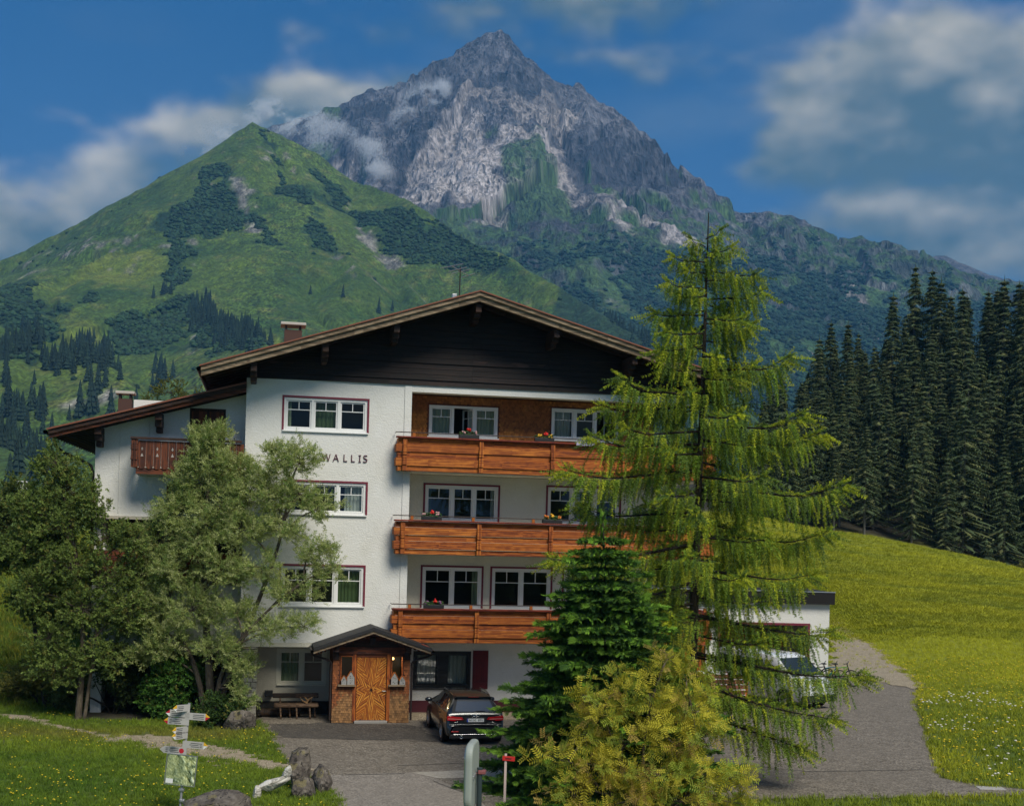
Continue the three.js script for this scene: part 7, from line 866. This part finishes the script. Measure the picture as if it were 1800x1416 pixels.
// ---------------------------------------------------------------- grass and flowers
{
  const tuft = (seed, n, h, w, lean) => { const r = rand(seed), p = []; for (let k = 0; k < n; k++) { const a = r() * 6.3, b = r() * 6.3, x = (r() - 0.5) * 0.16, z = (r() - 0.5) * 0.16, hh = h * (0.6 + 0.6 * r()), l = lean * (0.4 + r()), ux = Math.cos(b) * w, uz = Math.sin(b) * w, mx = x + Math.cos(a) * l * 0.35, mz = z + Math.sin(a) * l * 0.35, tx = x + Math.cos(a) * l, tz = z + Math.sin(a) * l; p.push(x - ux, 0, z - uz, x + ux, 0, z + uz, mx + ux * 0.7, hh * 0.6, mz + uz * 0.7, x - ux, 0, z - uz, mx + ux * 0.7, hh * 0.6, mz + uz * 0.7, mx - ux * 0.7, hh * 0.6, mz - uz * 0.7, mx - ux * 0.7, hh * 0.6, mz - uz * 0.7, mx + ux * 0.7, hh * 0.6, mz + uz * 0.7, tx, hh, tz); } const g = new THREE.BufferGeometry(); g.setAttribute('position', new THREE.Float32BufferAttribute(p, 3)); g.computeVertexNormals(); return g; };
  const gm = leafMat(0.3), r = rand(606), lists = [[], []], far = [], yel = [], wht = [];
  const free = (x, z) => { if (inside(x, z, ASPHALT) && edgeDist(x, z, ASPHALT) + 0.22 * fbm(x * 1.7, z * 1.7, 4) > 0.08) return false; if (edgeDist(x, z, GRAVEL_PATH) + 0.9 * fbm(x * 1.3, z * 1.3, 4) > 0.1) return r() < 0.03; if (edgeDist(x, z, GRAVEL_DRIVE) + 0.5 * fbm(x * 1.3, z * 1.3, 4) > 0.15) return r() < 0.06; const q = toLocal(x, z); return !(q[0] > -5 && q[0] < 15 && q[1] < 0.3 && q[1] > -13); };
  const vis = (x, z, m = 1) => { const px = x * 2200 / -z; return px > -940 && px < 940; };
  const addTuft = (x, z, s, c) => lists[r() < 0.5 ? 0 : 1].push({ p: [x, groundY(x, z) - 0.03, z], s, r: [(r() - 0.5) * 0.2, r() * 6.3, (r() - 0.5) * 0.2], c });
  const lawn = (x, z) => { const q = toLocal(x, z), n = fbm(x / 2.5, z / 2.5, 3), dry = smooth(0.0, -2.0, Math.abs(q[1] - 3.0) - 2.2 + n * 1.5) * smooth(1.5, -0.5, q[0]), b = 0.7 + 0.6 * r(); return mix3(mix3([0.100, 0.185, 0.014], [0.215, 0.290, 0.020], clamp(0.5 + n + 0.4 * (r() - 0.5))), [0.280, 0.230, 0.045], 0.75 * dry * (0.6 + 0.4 * r())).map(c => c * b); };
  for (let k = 0; k < 40000; k++) { const z = -26 - 19 * r(), x = -21 + 19 * r(); if (vis(x, z) && free(x, z)) addTuft(x, z, 0.55 + 0.5 * r(), lawn(x, z)); }
  for (let k = 0; k < 13000; k++) { const z = -41 - 22 * r(), x = -27 + 15 * r(); if (vis(x, z) && free(x, z)) { const b = 0.7 + 0.6 * r(); addTuft(x, z, 1.0 + 1.1 * r(), (r() < 0.4 ? [0.32, 0.30, 0.03] : [0.18, 0.25, 0.025]).map(c => c * b)); } }
  for (let k = 0; k < 62000; k++) { const z = -28.5 - 44 * r(), x = 5 + 30 * r(); if (!vis(x, z) || !free(x, z)) continue; const n = fbm(x / 4, z / 4, 3), b = 0.75 + 0.5 * r(); addTuft(x, z, (z > -46 ? 0.7 : 0.55) + 0.6 * r(), mix3([0.215, 0.280, 0.018], [0.480, 0.480, 0.026], clamp(0.5 + 0.8 * n + (-z - 45) / 50)).map(c => c * b)); }
  for (let k = 0; k < 60000; k++) { const z = -70 - 62 * r() * r() - 20 * r() * r(), x = 8 + 52 * r(); if (!vis(x, z) || z < -131) continue; const row = fbm(x / 5 + z / 3, z / 1.4, 3), b = 0.8 + 0.4 * r(); lists[0].push({ p: [x, groundY(x, z) - 0.05, z], s: [2.4 + 1.2 * r(), 0.9 + 0.7 * r() + 0.5 * row, 2.4 + 1.2 * r()], r: [0, r() * 6.3, 0], c: mix3([0.230, 0.275, 0.016], [0.520, 0.500, 0.026], clamp(0.55 + 0.7 * row)).map(c => c * b) }); }
  lists.forEach((l, i) => tag(scatter('grass', tuft(5 + i, 9, 0.16, 0.009, 0.09), gm, l), 'green and yellowish grass of the lawn and meadows', 'grass', null, 'stuff'));
  const bloom = new THREE.IcosahedronGeometry(0.03, 0).scale(1, 0.55, 1), add = (list, x, z, h, s) => list.push({ p: [x, groundY(x, z) + h, z], s, r: [0, r() * 6, 0] });
  for (let k = 0; k < 1300; k++) { const z = -26 - 14 * r(), x = -18 + 14 * r(); if (vis(x, z) && free(x, z) && fbm(x / 2, z / 2, 3) > -0.05) add(yel, x, z, 0.10 + 0.06 * r(), 0.4 + 0.5 * r()); }
  for (let k = 0; k < 3600; k++) { const z = -33 - 30 * r(), x = 12 + 16 * r(); if (!vis(x, z) || !free(x, z)) continue; if (r() < 0.55) add(yel, x, z, 0.12 + 0.1 * r(), 0.6 + 0.8 * r()); else if (fbm(x / 3 + 5, z / 3, 3) > 0.12 && z > -50) add(wht, x, z, 0.22 + 0.16 * r(), 0.8 + 0.9 * r()); }
  tag(scatter('yellow_flowers', bloom, std({ color: rgb(0.70, 0.52, 0.02) }), yel), 'small yellow flowers dotted over the lawn and meadow', 'flowers', null, 'stuff');
  tag(scatter('white_flowers', bloom, std({ color: rgb(0.72, 0.68, 0.55) }), wht), 'pale umbel flowers in the verge right of the drive', 'flowers', null, 'stuff');
}

scene.updateMatrixWorld(true);
renderer.render(scene, camera);
